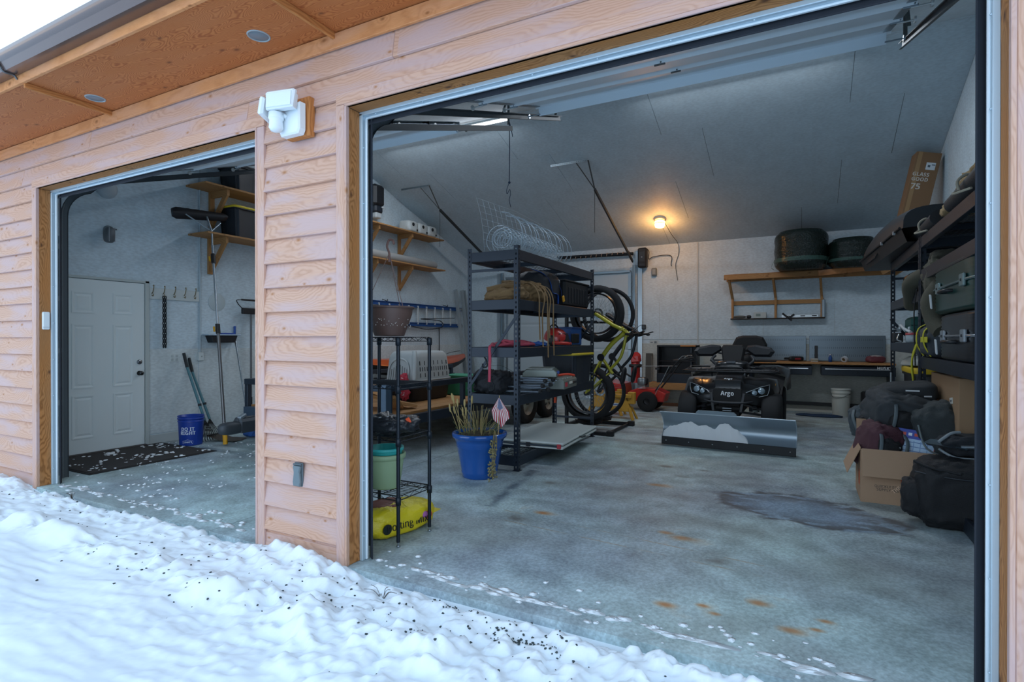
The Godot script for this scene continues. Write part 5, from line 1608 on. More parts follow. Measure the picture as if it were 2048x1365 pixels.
# ---------- the wire shelf by the jamb and what stands on it, the planter ----------
func wire_shelf() -> void:
	var m := mat("1d242c", 0.35, 0.5)
	var o := Vector3(0.065, 0, -0.262)
	var s := thing("wire_shelf", "black chrome-style wire shelf unit just inside the big door's left jamb", "wire shelf", o)
	var dx := -0.46
	var dz := -0.34
	for p in [Vector3(0, 0, 0), Vector3(0, 0, dz), Vector3(dx, 0, 0), Vector3(dx, 0, dz)]:
		part("post", rod(p + Vector3(0, 0.03, 0), p + Vector3(0, 1.37, 0), 0.0125, 12), m, s)
		part("levelling_foot", join([at(cyl(0.006, 0.03, 8), p.x, 0.025, p.z), at(lathe([[0.0, 0.0], [0.013, 0.0], [0.014, 0.008], [0.008, 0.014], [0.0, 0.014]], 12), p.x, 0, p.z)]), mat("8f969a", 0.3, 0.8), s)
		for y in [0.30, 0.685, 1.03, 1.345]: part("collar", lathe([[0.0125, -0.03], [0.018, -0.028], [0.019, 0.02], [0.0125, 0.025]], 12), m, s, p + Vector3(0, y, 0))
	for y in [0.30, 0.685, 1.03, 1.345]:
		var g := []
		for e in [[Vector3(0, y, 0), Vector3(0, y, dz)], [Vector3(dx, y, 0), Vector3(dx, y, dz)], [Vector3(0, y, 0), Vector3(dx, y, 0)], [Vector3(0, y, dz), Vector3(dx, y, dz)]]:
			g.append(rod(e[0], e[1], 0.0035, 6))
			g.append(rod(e[0] + Vector3(0, 0.028, 0), e[1] + Vector3(0, 0.028, 0), 0.003, 6))
			var n := int(e[0].distance_to(e[1]) / 0.055)
			for i in n:
				var a: Vector3 = e[0].lerp(e[1], float(i) / n)
				var b: Vector3 = e[0].lerp(e[1], (i + 1.0) / n)
				g.append(rod(a + Vector3(0, 0.028 if i % 2 else 0.0, 0), b + Vector3(0, 0.0 if i % 2 else 0.028, 0), 0.002, 4))
		for i in 11: g.append(rod(Vector3(dx, y + 0.028, dz * (i + 0.5) / 11.0), Vector3(0, y + 0.028, dz * (i + 0.5) / 11.0), 0.002, 4))
		for x in [0.33, 0.67]: g.append(rod(Vector3(dx * x, y + 0.025, 0), Vector3(dx * x, y + 0.025, dz), 0.003, 5))
		part("shelf_grid", join(g), m, s)
	# brown hanging pot
	var h := thing("hanging_pot", "brown plastic hanging pot with hook on the wire shelf's top", "hanging pot", Vector3(-0.15, 1.38, -0.43))
	var bm := mat("5d4740", 0.5)
	part("bowl", lathe([[0.0, 0.01], [0.09, 0.01], [0.10, 0.0], [0.105, 0.01], [0.155, 0.15], [0.16, 0.19], [0.16, 0.19], [0.17, 0.19], [0.172, 0.2], [0.17, 0.205], [0.155, 0.203], [0.15, 0.15], [0.0, 0.12]], 36), bm, h)
	var top := Vector3(-0.01, 0.58, -0.01)
	for a in [0.3, 2.4, 4.5]: part("hanger_wire", rod(Vector3(cos(a) * 0.165, 0.2, sin(a) * 0.165), top, 0.0025, 5), mat("7a625b", 0.5), h)
	part("hook", join([tube(curve([top + Vector3(0, -0.06, 0), top, top + Vector3(-0.02, 0.05, 0), top + Vector3(0.0, 0.095, 0), top + Vector3(0.035, 0.085, 0), top + Vector3(0.04, 0.06, 0)], 4), 0.008, 8), at(box(0.03, 0.07, 0.012, 0.004), top.x, top.y - 0.05, top.z)]), mat("7a5a52", 0.5), h)
	var dots := []
	for i in 26: 
		var a := rng.randf_range(-0.5, 1.6)
		dots.append(at(ball(0.003, 5), cos(a) * 0.146, rng.randf_range(0.06, 0.12), sin(a) * 0.146))
	var dt := part("perlite_specks", join(dots), mat("d5d0c8", 0.8), h)
	dt.set_meta("kind", "stuff")
	# pots on the lower shelf, bag of soil below, mulch cloth on the third
	var gp := thing("plant_pot", "sage green plastic pot on the wire shelf's lowest tier", "pot", Vector3(-0.17, 0.33, -0.41))
	part("pot", lathe([[0.0, 0.004], [0.095, 0.0], [0.10, 0.01], [0.127, 0.20], [0.127, 0.20], [0.138, 0.205], [0.14, 0.235], [0.132, 0.24], [0.12, 0.19], [0.0, 0.1]], 32), mat("93ac86", 0.5), gp)
	var tp := thing("plant_pot", "teal plastic pot nested in the sage green pot", "pot", Vector3(-0.17, 0.45, -0.41))
	part("pot", lathe([[0.0, 0.0], [0.085, 0.0], [0.118, 0.135], [0.118, 0.135], [0.126, 0.14], [0.126, 0.16], [0.116, 0.16], [0.08, 0.03], [0.0, 0.02]], 32), mat("35aaa6", 0.45), tp)
	var bag := thing("soil_bag", "yellow potting mix bag lying under the wire shelf", "soil bag", Vector3(-0.16, 0.0, -0.50), -14)
	var ym := mat("d6c21c", 0.35, 0.0, "crinkle")
	part("bag", lump(0.30, 0.20, 0.60, 0.62, 0.02, 40, 36, 5.0), ym, bag, Vector3(0, 0.10, 0), Vector3(0, 0, 0))
	part("crimped_end", skin([[Vector3(-0.12, 0.10, -0.25), Vector3(0, 0.11, -0.26), Vector3(0.12, 0.09, -0.25)], [Vector3(-0.14, 0.12, -0.31), Vector3(0.0, 0.10, -0.32), Vector3(0.14, 0.11, -0.31)]]), ym, bag)
	part("print_patch", lump(0.24, 0.06, 0.3, 0.7, 0.01, 41, 24, 5.0), mat("6b2f1c", 0.5), bag, Vector3(-0.04, 0.178, 0.04))
	part("lettering", text("Potting Mix", 0.05, 0.003, "Droid Sans", false), mat("1d1d1a", 0.5), bag, Vector3(0.152, 0.085, 0.0), Vector3(-8, 90, 0))
	part("emblem", cyl(0.035, 0.004, 20), mat("15201a", 0.5), bag, Vector3(0.148, 0.08, 0.17), Vector3(0, 0, 90))
	part("flower_print", cyl(0.03, 0.004, 14), mat("c23a2a", 0.5), bag, Vector3(0.146, 0.10, -0.185), Vector3(0, 0, 90))
	part("flower_print", cyl(0.022, 0.004, 12), mat("b46aa8", 0.5), bag, Vector3(0.149, 0.11, -0.15), Vector3(0, 0, 90))
	var bl := thing("black_liner", "crumpled black plastic sack with white print on the wire shelf", "sack", Vector3(-0.16, 0.715, -0.43))
	part("sack", lump(0.42, 0.11, 0.3, 0.6, 0.05, 44, 34, 7.0), mat("1c2026", 0.35, 0.0, "crinkle"), bl, Vector3(0, 0.055, 0))
	part("tag", box(0.03, 0.04, 0.01, 0.004), mat("e0562a", 0.5), bl, Vector3(0.19, 0.09, 0.02), Vector3(0, 20, 30))
	part("print", box(0.07, 0.004, 0.03, 0.001), mat("d5dade", 0.5), bl, Vector3(0.03, 0.112, 0.08), Vector3(0, 25, 8))

func planter() -> void:
	var p := thing("blue_planter", "cobalt blue glazed planter with dead grasses", "planter", Vector3(-0.44, 0, -2.12))
	var m := mat("0f4f9e", 0.15, 0.0, "coat")
	part("pot", lathe([[0.0, 0.005], [0.165, 0.0], [0.172, 0.01], [0.18, 0.05], [0.183, 0.06], [0.181, 0.07], [0.225, 0.30], [0.232, 0.31], [0.23, 0.325], [0.237, 0.335], [0.235, 0.35], [0.25, 0.385], [0.268, 0.395], [0.275, 0.42], [0.268, 0.44], [0.25, 0.44], [0.235, 0.40], [0.0, 0.39]], 44), m, p)
	part("soil", lump(0.46, 0.08, 0.46, 0.9, 0.03, 60, 24, 8.0), mat("3a3224", 0.95), p, Vector3(0, 0.40, 0))
	var straw := mat("9a8a5c", 0.8)
	var green := mat("6b7148", 0.8)
	for k in [["straw", straw, 34, 0.10, 0.30], ["grass", green, 60, 0.06, 0.13]]:
		var l := []
		for i in k[2]:
			var a := rng.randf() * TAU
			var r := rng.randf_range(0.02, 0.2)
			var b := Vector3(cos(a) * r, 0.42, sin(a) * r)
			var lean := Vector3(cos(a), 0, sin(a)) * rng.randf_range(0.02, 0.14)
			var h := rng.randf_range(k[3], k[4])
			l.append(tube(curve([b, b + Vector3(0, h * 0.6, 0) + lean * 0.4, b + Vector3(0, h, 0) + lean], 3), 0.0028, 4))
		var o := part(k[0], join(l), k[1], p)
		o.set_meta("kind", "stuff")
	for i in 9:
		var b := Vector3(-0.17 + rng.randf_range(-0.04, 0.04), 0.42, rng.randf_range(-0.05, 0.06))
		var tp := b + Vector3(rng.randf_range(-0.12, 0.06), rng.randf_range(0.2, 0.36), rng.randf_range(-0.03, 0.03))
		part("seed_stalk", join([rod(b, tp, 0.003, 5), at(lump(0.02, 0.09, 0.02, 0.8, 0.006, i, 8), tp.x, tp.y, tp.z, 0, 0, (b.x - tp.x) * 90)]), mat("b49f6a", 0.8), p)
	# trailing dead vine down the right side
	var vine := []
	for i in 90:
		var t := rng.randf()
		var y := lerpf(0.43, 0.01, t)
		vine.append(at(lump(0.03, 0.012, 0.02, 0.8, 0.004, i % 7, 6), 0.235 - 0.02 * t + rng.randf_range(-0.03, 0.04), y, 0.13 + rng.randf_range(-0.03, 0.05), rng.randf() * 180, rng.randf() * 180, rng.randf() * 180))
	var v := part("dead_vine", join(vine), mat("8b8563", 0.85), p)
	v.set_meta("kind", "stuff")
	for i in 3: part("vine_stem", tube(curve([Vector3(0.1, 0.45, 0.05), Vector3(0.22, 0.49, 0.1), Vector3(0.27 - 0.01 * i, 0.38, 0.13 + 0.02 * i), Vector3(0.24, 0.15, 0.13 + 0.02 * i), Vector3(0.23, 0.02, 0.14)], 5), 0.004, 5), mat("8a7c50", 0.8), p)
	# the little flag
	var f := thing("small_flag", "small stars and stripes flag on a stick in the planter", "flag", Vector3(-0.25, 0.42, -2.05))
	part("stick", rod(Vector3(0.06, 0.0, 0), Vector3(0.075, 0.40, 0), 0.004, 6), mat("b59a6c", 0.6), f)
	var im := Image.create(190, 104, false, Image.FORMAT_RGB8)
	for y in 104:
		for x in 190:
			var c := Color("a8283c") if (y / 8) % 2 == 0 else Color("e6e4e2")
			if x < 78 and y < 56:
				c = Color("22376e")
				var row := (y - 2) / 6
				var sx := (x - 3 - (row % 2) * 6) % 13
				var sy := (y - 2) % 6
				if sx >= 1 and sx <= 4 and sy >= 1 and sy <= 4 and absi(sx - 2) + absi(sy - 2) < 4: c = Color("e6e4e2")
			im.set_pixel(x, y, c)
	var fm := img_mat(im, 0.8)
	fm.texture_filter = BaseMaterial3D.TEXTURE_FILTER_LINEAR
	fm.cull_mode = BaseMaterial3D.CULL_DISABLED
	# hangs limp: the fly edge drops and gathers
	for side in [-1.0, 1.0]:
		var rows := []
		for i in 13:
			var v2 := i / 12.0
			var row := []
			for j in 13:
				var u := j / 12.0
				var w := (0.006 + 0.088 * minf(u * 1.5, 1.0)) * v2
				row.append(Vector3(0.074 + side * w + 0.02 * u, 0.375 - u * (0.285 - 0.10 * v2), 0.006 + 0.016 * sin(v2 * 7.0 + u * 3.0) * u))
			rows.append(row)
		part("cloth_half", skin(rows, false, side < 0), fm, f)
# ---------- trailer with its load, left wall of the big bay ----------
func road_wheel(parent: Node3D, p: Vector3, spokes: bool) -> void:
	var w := part("wheel", wheel([[0.0, 0.03], [0.07, 0.035], [0.09, 0.02], [0.15, 0.01], [0.185, 0.045], [0.185, 0.045], [0.20, 0.055], [0.205, 0.06], [0.205, 0.06], [0.195, -0.05], [0.0, -0.06]], 32), mat("a9a79c", 0.35, 0.5), parent, p)
	part("tyre", wheel([[0.20, 0.06], [0.23, 0.085], [0.29, 0.09], [0.32, 0.075], [0.33, 0.05], [0.33, -0.07], [0.30, -0.1], [0.2, -0.08]], 40), mat("1a1a1b", 0.9), w)
	part("hub_cap", wheel([[0.0, 0.075], [0.03, 0.07], [0.04, 0.03]], 18), mat("54524d", 0.4, 0.6), w)
	if spokes:
		for i in 5:
			var a := TAU * i / 5.0
			part("spoke_window", box(0.006, 0.05, 0.035, 0.01), mat("1f1f20", 0.8), w, Vector3(0.033, cos(a) * 0.12, sin(a) * 0.12), Vector3(rad_to_deg(a), 0, 0))

func trailer() -> void:
	var steel := mat("2e3a47", 0.45, 0.35)
	var t := thing("utility_trailer", "dark steel tandem axle trailer parked in the left bay", "trailer", Vector3(-2.93, 0, -4.6))
	var xr := 1.20
	var zf := 2.35
	var zr := -2.5
	for s in [-1, 1]:
		var x: float = s * xr
		barpart("main_rail", Vector3(x, 0.40, zf), Vector3(x, 0.40, zr), 0.06, 0.12, steel, t, 0.005)
		barpart("top_rail", Vector3(x, 0.80, zf), Vector3(x, 0.80, zr), 0.06, 0.07, steel, t, 0.005)
		for z in [zf - 0.03, zf - 1.55, zf - 3.1, zr + 0.03]: barpart("stake", Vector3(x, 0.45, z), Vector3(x, 0.78, z), 0.06, 0.06, steel, t, 0.005)
		if s > 0: part("fender", skin([[Vector3(x, 0.58, -0.35), Vector3(x + s * 0.24, 0.58, -0.35)], [Vector3(x, 0.72, -0.55), Vector3(x + s * 0.24, 0.72, -0.55)], [Vector3(x, 0.72, -1.95), Vector3(x + s * 0.24, 0.72, -1.95)], [Vector3(x, 0.58, -2.15), Vector3(x + s * 0.24, 0.58, -2.15)]], false, s < 0), steel, t)
	barpart("front_rail", Vector3(-xr, 0.80, zf), Vector3(xr, 0.80, zf), 0.06, 0.07, steel, t, 0.005)
	barpart("front_beam", Vector3(-xr, 0.40, zf), Vector3(xr, 0.40, zf), 0.08, 0.14, mat("4b5e70", 0.45, 0.35), t, 0.005)
	part("corner_gusset", box(0.12, 0.50, 0.10, 0.006), mat("4b5e70", 0.45, 0.35), t, Vector3(xr - 0.02, 0.60, zf + 0.02))
	for i in 11: part("deck_board", box(0.205, 0.035, zf - zr - 0.1, 0.004, Vector2(1.5, 0.15)), pine(), t, Vector3(-xr + 0.14 + i * 0.213, 0.475, (zf + zr) / 2))
	road_wheel(t, Vector3(xr + 0.13, 0.33, -0.86), false)
	road_wheel(t, Vector3(xr + 0.13, 0.33, -1.68), true)
	barpart("axle", Vector3(-xr, 0.33, -0.86), Vector3(xr + 0.08, 0.33, -0.86), 0.05, 0.05, steel, t)
	barpart("axle", Vector3(-xr, 0.33, -1.68), Vector3(xr + 0.08, 0.33, -1.68), 0.05, 0.05, steel, t)
	# tongue, coupler, safety chains
	for s in [-1, 1]: barpart("tongue_bar", Vector3(s * 0.75, 0.36, zf), Vector3(s * 0.05, 0.42, 3.05), 0.07, 0.10, steel, t, 0.006)
	var cm := mat("3a3f44", 0.55, 0.3)
	part("coupler_channel", extrude([[-0.065, 0.0], [0.065, 0.0], [0.075, 0.12], [0.05, 0.15], [-0.05, 0.15], [-0.075, 0.12]], 0.30, 0.015), cm, t, Vector3(0, 0.36, 3.20))
	part("tongue_head", box(0.15, 0.12, 0.5, 0.015), cm, t, Vector3(0, 0.42, 2.9))
	part("ball_socket", lump(0.14, 0.13, 0.28, 0.6, 0.0, 2, 20), cm, t, Vector3(0, 0.42, 3.41))
	part("coupler_lever", box(0.05, 0.05, 0.22, 0.01), cm, t, Vector3(0, 0.50, 3.25))
	part("latch", box(0.05, 0.04, 0.10, 0.01), mat("8b949a", 0.4, 0.6), t, Vector3(0.02, 0.53, 3.30), Vector3(20, 10, 0))
	for x in [0.06, 0.20]: part("safety_chain", chain_mesh([Vector3(x, 0.36, 3.15), Vector3(x + 0.03, 0.15, 3.16), Vector3(0.2, 0.035, 3.22), Vector3(0.27, 0.03, 3.25)], 0.007, 0.045), mat("7b7a72", 0.45, 0.6), t)
	part("jack", join([at(cyl(0.028, 0.5, 14), 0.2, 0.62, 2.95), at(cyl(0.02, 0.35, 12), 0.2, 0.22, 2.95), at(cyl(0.06, 0.03, 16), 0.2, 0.04, 2.95)]), mat("6b7277", 0.4, 0.6), t)
	var dk := 0.495
	# pet carrier
	var c := thing("pet_carrier", "grey plastic pet carrier with black base on the trailer", "pet carrier", Vector3(-2.56, dk, -3.92))
	var gm := mat("aab1b2", 0.5)
	var rows := []
	for q in [[1.0, 0.28], [1.0, 0.28], [1.03, 0.28], [1.03, 0.30], [0.985, 0.30], [0.985, 0.30], [0.90, 0.60], [0.84, 0.66], [0.76, 0.69], [0.5, 0.70], [0.0, 0.70]]:
		var r := []
		for i in 37:
			var a := TAU * i / 36
			r.append(Vector3(sgnpow(cos(a), 0.3) * 0.28 * q[0], q[1], sgnpow(sin(a), 0.3) * 0.47 * q[0]))
		rows.append(r)
	part("top_shell", skin(rows), gm, c)
	var br := []
	for q in [[0.0, 0.0], [0.86, 0.0], [0.9, 0.02], [0.98, 0.26], [1.0, 0.28]]:
		var r := []
		for i in 37:
			var a := TAU * i / 36
			r.append(Vector3(sgnpow(cos(a), 0.3) * 0.28 * q[0], q[1], sgnpow(sin(a), 0.3) * 0.47 * q[0]))
		br.append(r)
	part("base_shell", skin(br), mat("15181c", 0.5), c)
	var slot := mat("14171a", 0.8)
	for i in 13:
		for k in 3:
			if (i + k) % 2 == 0 or k == 1:
				part("vent_slot", box(0.006, 0.06, 0.013, 0.003), slot, c, Vector3(0.277 - (0.06 + k * 0.085) * 0.085, 0.36 + k * 0.085, 0.32 - i * 0.053), Vector3(0, 0, 5))
	part("door_opening", extrude([[-0.17, 0.2], [0.17, 0.2], [0.155, 0.42], [0.10, 0.52], [0.0, 0.55], [-0.10, 0.52], [-0.155, 0.42]], 0.02), slot, c, Vector3(0, 0.03, 0.445), Vector3(-6, 0, 0))
	for i in 8: part("door_wire", rod(Vector3(-0.14 + i * 0.04, 0.25, 0.475), Vector3(-0.13 + i * 0.037, 0.52 - absf(i - 3.5) * 0.02, 0.445), 0.003, 5), mat("4b5055", 0.4, 0.6), c)
	part("door_surround", tube(curve([Vector3(-0.185, 0.22, 0.482), Vector3(-0.17, 0.46, 0.455), Vector3(-0.11, 0.56, 0.44), Vector3(0, 0.59, 0.435), Vector3(0.11, 0.56, 0.44), Vector3(0.17, 0.46, 0.455), Vector3(0.185, 0.22, 0.482)], 4), 0.014, 8), gm, c)
	part("corner_column", tube([Vector3(0.245, 0.30, 0.43), Vector3(0.225, 0.6, 0.40), Vector3(0.17, 0.68, 0.33)], 0.035, 10), gm, c)
	# lumber, cartons, red cloth, kayak
	var k := 0
	for q in [[Vector3(-2.02, dk, -2.75), Vector3(-1.82, dk + 0.20, -2.35), "short pine plank leaning over the trailer's front rail"], [Vector3(-1.92, dk, -3.0), Vector3(-2.35, dk + 0.22, -2.4), "wide pine plank slanting down to the trailer deck"], [Vector3(-2.12, dk, -3.05), Vector3(-2.5, dk + 0.26, -2.45), "pine plank lying behind the wide slanting plank"]]:
		var l := thing("lumber_plank", q[2], "plank", q[0], 0, "loose planks on the trailer")
		var b := bar(Vector3(0, 0.03, 0), q[1] - q[0], 0.19, 0.038, 0.003)
		part("board", box(b[0].get_aabb().size.x, 0.038, b[0].get_aabb().size.z, 0.003, Vector2(1.0, 0.1 + 0.05 * k)), pine(), l).transform = b[1]
		k += 1
	carton("flattened_carton", "brown cardboard sheet on the trailer before the pet carrier", Vector3(-2.55, dk + 0.26, -2.72), 0.7, 0.02, 0.5, 10)
	carton("carton", "opened brown carton on the trailer behind the planter", Vector3(-2.2, dk, -5.1), 0.5, 0.27, 0.45, -8)
	var rc := thing("red_cloth", "red patterned cloth hanging from the pet carrier's door", "cloth", Vector3(-2.42, dk + 0.02, -3.38))
	part("cloth", lump(0.2, 0.34, 0.08, 0.7, 0.05, 71, 28, 9.0), mat("b03445", 0.85, 0.0, "cloth"), rc, Vector3(0, 0.2, 0))
	var dots := []
	for i in 30: dots.append(at(ball(0.007, 6), rng.randf_range(-0.07, 0.07), rng.randf_range(0.08, 0.32), 0.04 + rng.randf_range(-0.005, 0.012)))
	part("white_dots", join(dots), mat("e0d6d4", 0.8), rc).set_meta("kind", "stuff")
	var ky := thing("orange_kayak", "orange and black kayak lying along the left wall", "kayak", Vector3(-4.66, 0.62, -6.6))
	var rr := []
	for i in 21:
		var tt := i / 20.0
		var z := lerpf(1.75, -1.75, tt)
		var w := pow(sin(PI * clampf(tt, 0.02, 0.98)), 0.6) * 0.33
		var r := []
		for j in 17:
			var a := TAU * j / 16.0
			r.append(Vector3(cos(a) * w, 0.2 + sin(a) * (0.18 if sin(a) > 0 else 0.2) * (0.35 + w * 1.9) + pow(absf(tt - 0.5) * 2.0, 3.0) * 0.12, z))
		rr.append(r)
	part("hull", skin(rr), mat("c2541e", 0.4, 0.0, "coat"), ky)
	part("bottom_skin", skin(rr.map(func(r): return [r[8] * Vector3(1.01, 1, 1), r[9] * 1.0 + Vector3(0, -0.004, 0), r[10] + Vector3(0, -0.006, 0), r[11] + Vector3(0, -0.006, 0), r[12] + Vector3(0, -0.006, 0), r[13] + Vector3(0, -0.006, 0), r[14] + Vector3(0, -0.006, 0), r[15] + Vector3(0, -0.004, 0), r[16] * Vector3(1.01, 1, 1)])), mat("1b1d20", 0.5), ky)
	part("cockpit_rim", tube(curve([Vector3(0, 0.42, 0.5), Vector3(0.2, 0.42, 0.2), Vector3(0.2, 0.42, -0.4), Vector3(0, 0.42, -0.7), Vector3(-0.2, 0.42, -0.4), Vector3(-0.2, 0.42, 0.2), Vector3(0, 0.42, 0.5)], 4), 0.02, 8), mat("17191c", 0.5), ky)
	part("deck_line", tube(curve([Vector3(0.12, 0.42, -0.9), Vector3(0.05, 0.45, -1.2), Vector3(-0.02, 0.47, -1.65)], 4), 0.006, 5), mat("101214", 0.6), ky)
	for z in [1.0, -1.0]: part("cradle", box(0.5, 0.62, 0.08, 0.01), mat("2e3338", 0.6), ky, Vector3(0, -0.31, z))
	var gt := thing("green_tray", "green plastic tray on the trailer beside the pet carrier", "tray", Vector3(-2.35, dk, -4.75))
	part("tray", extrude([[-0.2, 0.0], [0.2, 0.0], [0.23, 0.3], [-0.23, 0.3]], 0.36, 0.01), mat("2f7a5a", 0.5), gt)
	part("rim", box(0.5, 0.02, 0.42, 0.005), mat("38896a", 0.5), gt, Vector3(0, 0.3, 0))
	var oc := thing("orange_wedge", "orange plastic chock standing on the trailer by the jamb", "chock", Vector3(-2.72, dk + 0.28, -2.62))
	part("wedge", extrude([[-0.14, 0.0], [0.1, 0.0], [-0.06, 0.32], [-0.12, 0.32]], 0.1, 0.01), mat("e5501f", 0.5), oc)
	part("base", box(0.3, 0.28, 0.2, 0.01), mat("6b4a34", 0.7), oc, Vector3(0, -0.14, 0))

func carton(called: String, label: String, pos: Vector3, x: float, y: float, z: float, turn: float) -> Node3D:
	var t := thing(called, label, "carton", pos, turn)
	var m := mat("93775a", 0.85, 0.0, "grain")
	part("body", box(x, y, z, 0.004), m, t, Vector3(0, y / 2, 0))
	if y > 0.1:
		part("tape", box(0.05, 0.002, z + 0.002, 0.0005), mat("b19a74", 0.4), t, Vector3(0, y + 0.001, 0))
		part("hand_hole", box(0.004, 0.025, 0.1, 0.001), mat("2a211a", 0.9), t, Vector3(x / 2, y * 0.62, 0))
		part("flap_seam", box(x + 0.001, 0.003, 0.003, 0), mat("6e563f", 0.9), t, Vector3(0, y, z * 0.5))
	return t

func left_wall_things() -> void:
	bracket_shelf("wall_shelf", "upper pine bracket shelf on the left wall above the ladder", 3.53, -4.9, -7.55, 0.42, [-5.5, -6.5])
	bracket_shelf("wall_shelf", "lower pine bracket shelf on the left wall above the ladder", 2.87, -4.9, -7.6, 0.42, [-5.45, -6.5])
	# blue ladder hung on its side
	var l := thing("extension_ladder", "blue fibreglass ladder with white rungs hung sideways on the left wall", "ladder", Vector3(LEFT, 1.66, -6.9))
	var bm := mat("1d4f8f", 0.5)
	for k in [[0.42, "rail"], [0.02, "rail"]]:
		part(k[1], join([at(box(0.03, 0.075, 3.7, 0.004), 0.06, 0, 0), at(box(0.05, 0.012, 3.7, 0.003), 0.075, 0.034, 0), at(box(0.05, 0.012, 3.7, 0.003), 0.075, -0.034, 0)]), bm, l, Vector3(0, k[0], 0))
		part("rail_end", box(0.06, 0.08, 0.12, 0.01), mat("a3a9ab", 0.4, 0.5), l, Vector3(0.065, k[0], -1.85))
	for i in 12: part("rung", box(0.035, 0.40, 0.03, 0.006), mat("c9cfd0", 0.4, 0.3), l, Vector3(0.085, 0.22, 1.72 - i * 0.31))
	part("rope", tube(curve([Vector3(0.12, 0.06, 1.2), Vector3(0.11, 0.0, 0.3), Vector3(0.11, -0.08, -0.4), Vector3(0.12, -0.02, -1.0), Vector3(0.12, 0.12, -0.9), Vector3(0.12, 0.14, -0.2), Vector3(0.12, 0.2, -1.5)], 6), 0.009, 6), mat("1b1f25", 0.7), l)
	for z in [0.9, -1.2]: part("wall_hook", tube(curve([Vector3(0, 0.5, z), Vector3(0.06, 0.48, z), Vector3(0.13, 0.46, z), Vector3(0.13, 0.5, z)], 3), 0.008, 6), mat("3a3f44", 0.5, 0.5), l)
	var cd := thing("hanging_cable", "thin black cable hanging down the wall below the ladder", "cable", Vector3(LEFT + 0.02, 0.95, -7.92))
	part("cable", tube([Vector3(0, 0, 0), Vector3(0.005, 0.4, 0), Vector3(0, 0.68, 0)], 0.009, 6), mat("15181c", 0.6), cd)
	part("plug", box(0.03, 0.05, 0.03, 0.006), mat("15181c", 0.6), cd, Vector3(0.01, 0.0, 0))
	# three white bundles with dark round marks
	for i in 3:
		var p := thing("paper_pack", ["white paper roll pack nearest the big door on the upper shelf", "middle white paper roll pack on the upper shelf", "white paper roll pack at the far end of the upper shelf"][i], "paper pack", Vector3(-4.80, 3.556, -6.5 - i * 0.33), 0, "white packs on the upper shelf")
		part("wrap", lump(0.30, 0.24, 0.32, 0.45, 0.012, 80 + i, 28, 7.0), mat("c7ccca", 0.5, 0.0, "crinkle"), p, Vector3(0, 0.115, 0))
		part("core_hole", lathe([[0.0, 0.0], [0.035, 0.0], [0.036, -0.01]], 14), mat("1a1c1f", 0.8), p, Vector3(0.157, 0.15, 0.03), Vector3(0, 0, -90))
		part("core_hole", lathe([[0.0, 0.0], [0.02, 0.0], [0.021, -0.01]], 12), mat("1a1c1f", 0.8), p, Vector3(0.155, 0.05, -0.1), Vector3(0, 0, -90))
	var rl := thing("carpet_roll", "long pale rolled underlay lying on the lower shelf", "roll", Vector3(-4.80, 2.896, -6.2))
	part("roll", join([at(cyl(0.085, 2.4, 20), 0, 0.085, 0, 90)]), mat("9a9a98", 0.95, 0.0, "cloth"), rl)
	part("spiral_end", lathe([[0.0, 0.004], [0.02, 0.002], [0.03, 0.004], [0.045, 0.002], [0.055, 0.004], [0.083, 0.003]], 20), mat("7d7d7b", 0.95), rl, Vector3(0, 0.085, -1.2), Vector3(-90, 0, 0))
	var ck := thing("chainsaw_case", "black case hung high on the left wall by the big door's jamb", "case", Vector3(LEFT, 3.95, -5.72))
	part("body", box(0.2, 0.42, 0.3, 0.05), mat("16191f", 0.5), ck, Vector3(0.1, 0.2, 0))
	part("pouch", box(0.16, 0.15, 0.22, 0.03), mat("1d2530", 0.5), ck, Vector3(0.1, -0.06, 0))
	part("tag", box(0.03, 0.03, 0.06, 0.006), mat("c9d0d4", 0.5), ck, Vector3(0.19, -0.02, -0.08))
	part("print", box(0.12, 0.12, 0.16, 0.02), mat("b9c0c2", 0.6), ck, Vector3(0.1, -0.18, 0))
	for k in [[-8.55, 0.05, "tall grey board leaning in the far left corner"], [-8.75, -0.04, "narrow tall board leaning beside the grey one"], [-8.9, 0.02, "pale long strip leaning in the far left corner"]]:
		var b := thing("leaning_board", k[2], "board", Vector3(LEFT + 0.42, 0, k[0]), 0, "boards leaning in the far corner")
		var q := bar(Vector3(0, 0.0, 0), Vector3(-0.34, 2.55, k[1]), 0.09, 0.02)
		part("board", q[0], mat("8d979b", 0.6), b).transform = q[1]
		part("edge_strip", box(0.012, 0.3, 0.05, 0.002), mat("6e787c", 0.6), b, Vector3(-0.03, 0.25, 0.0), Vector3(0, 0, 7.6))
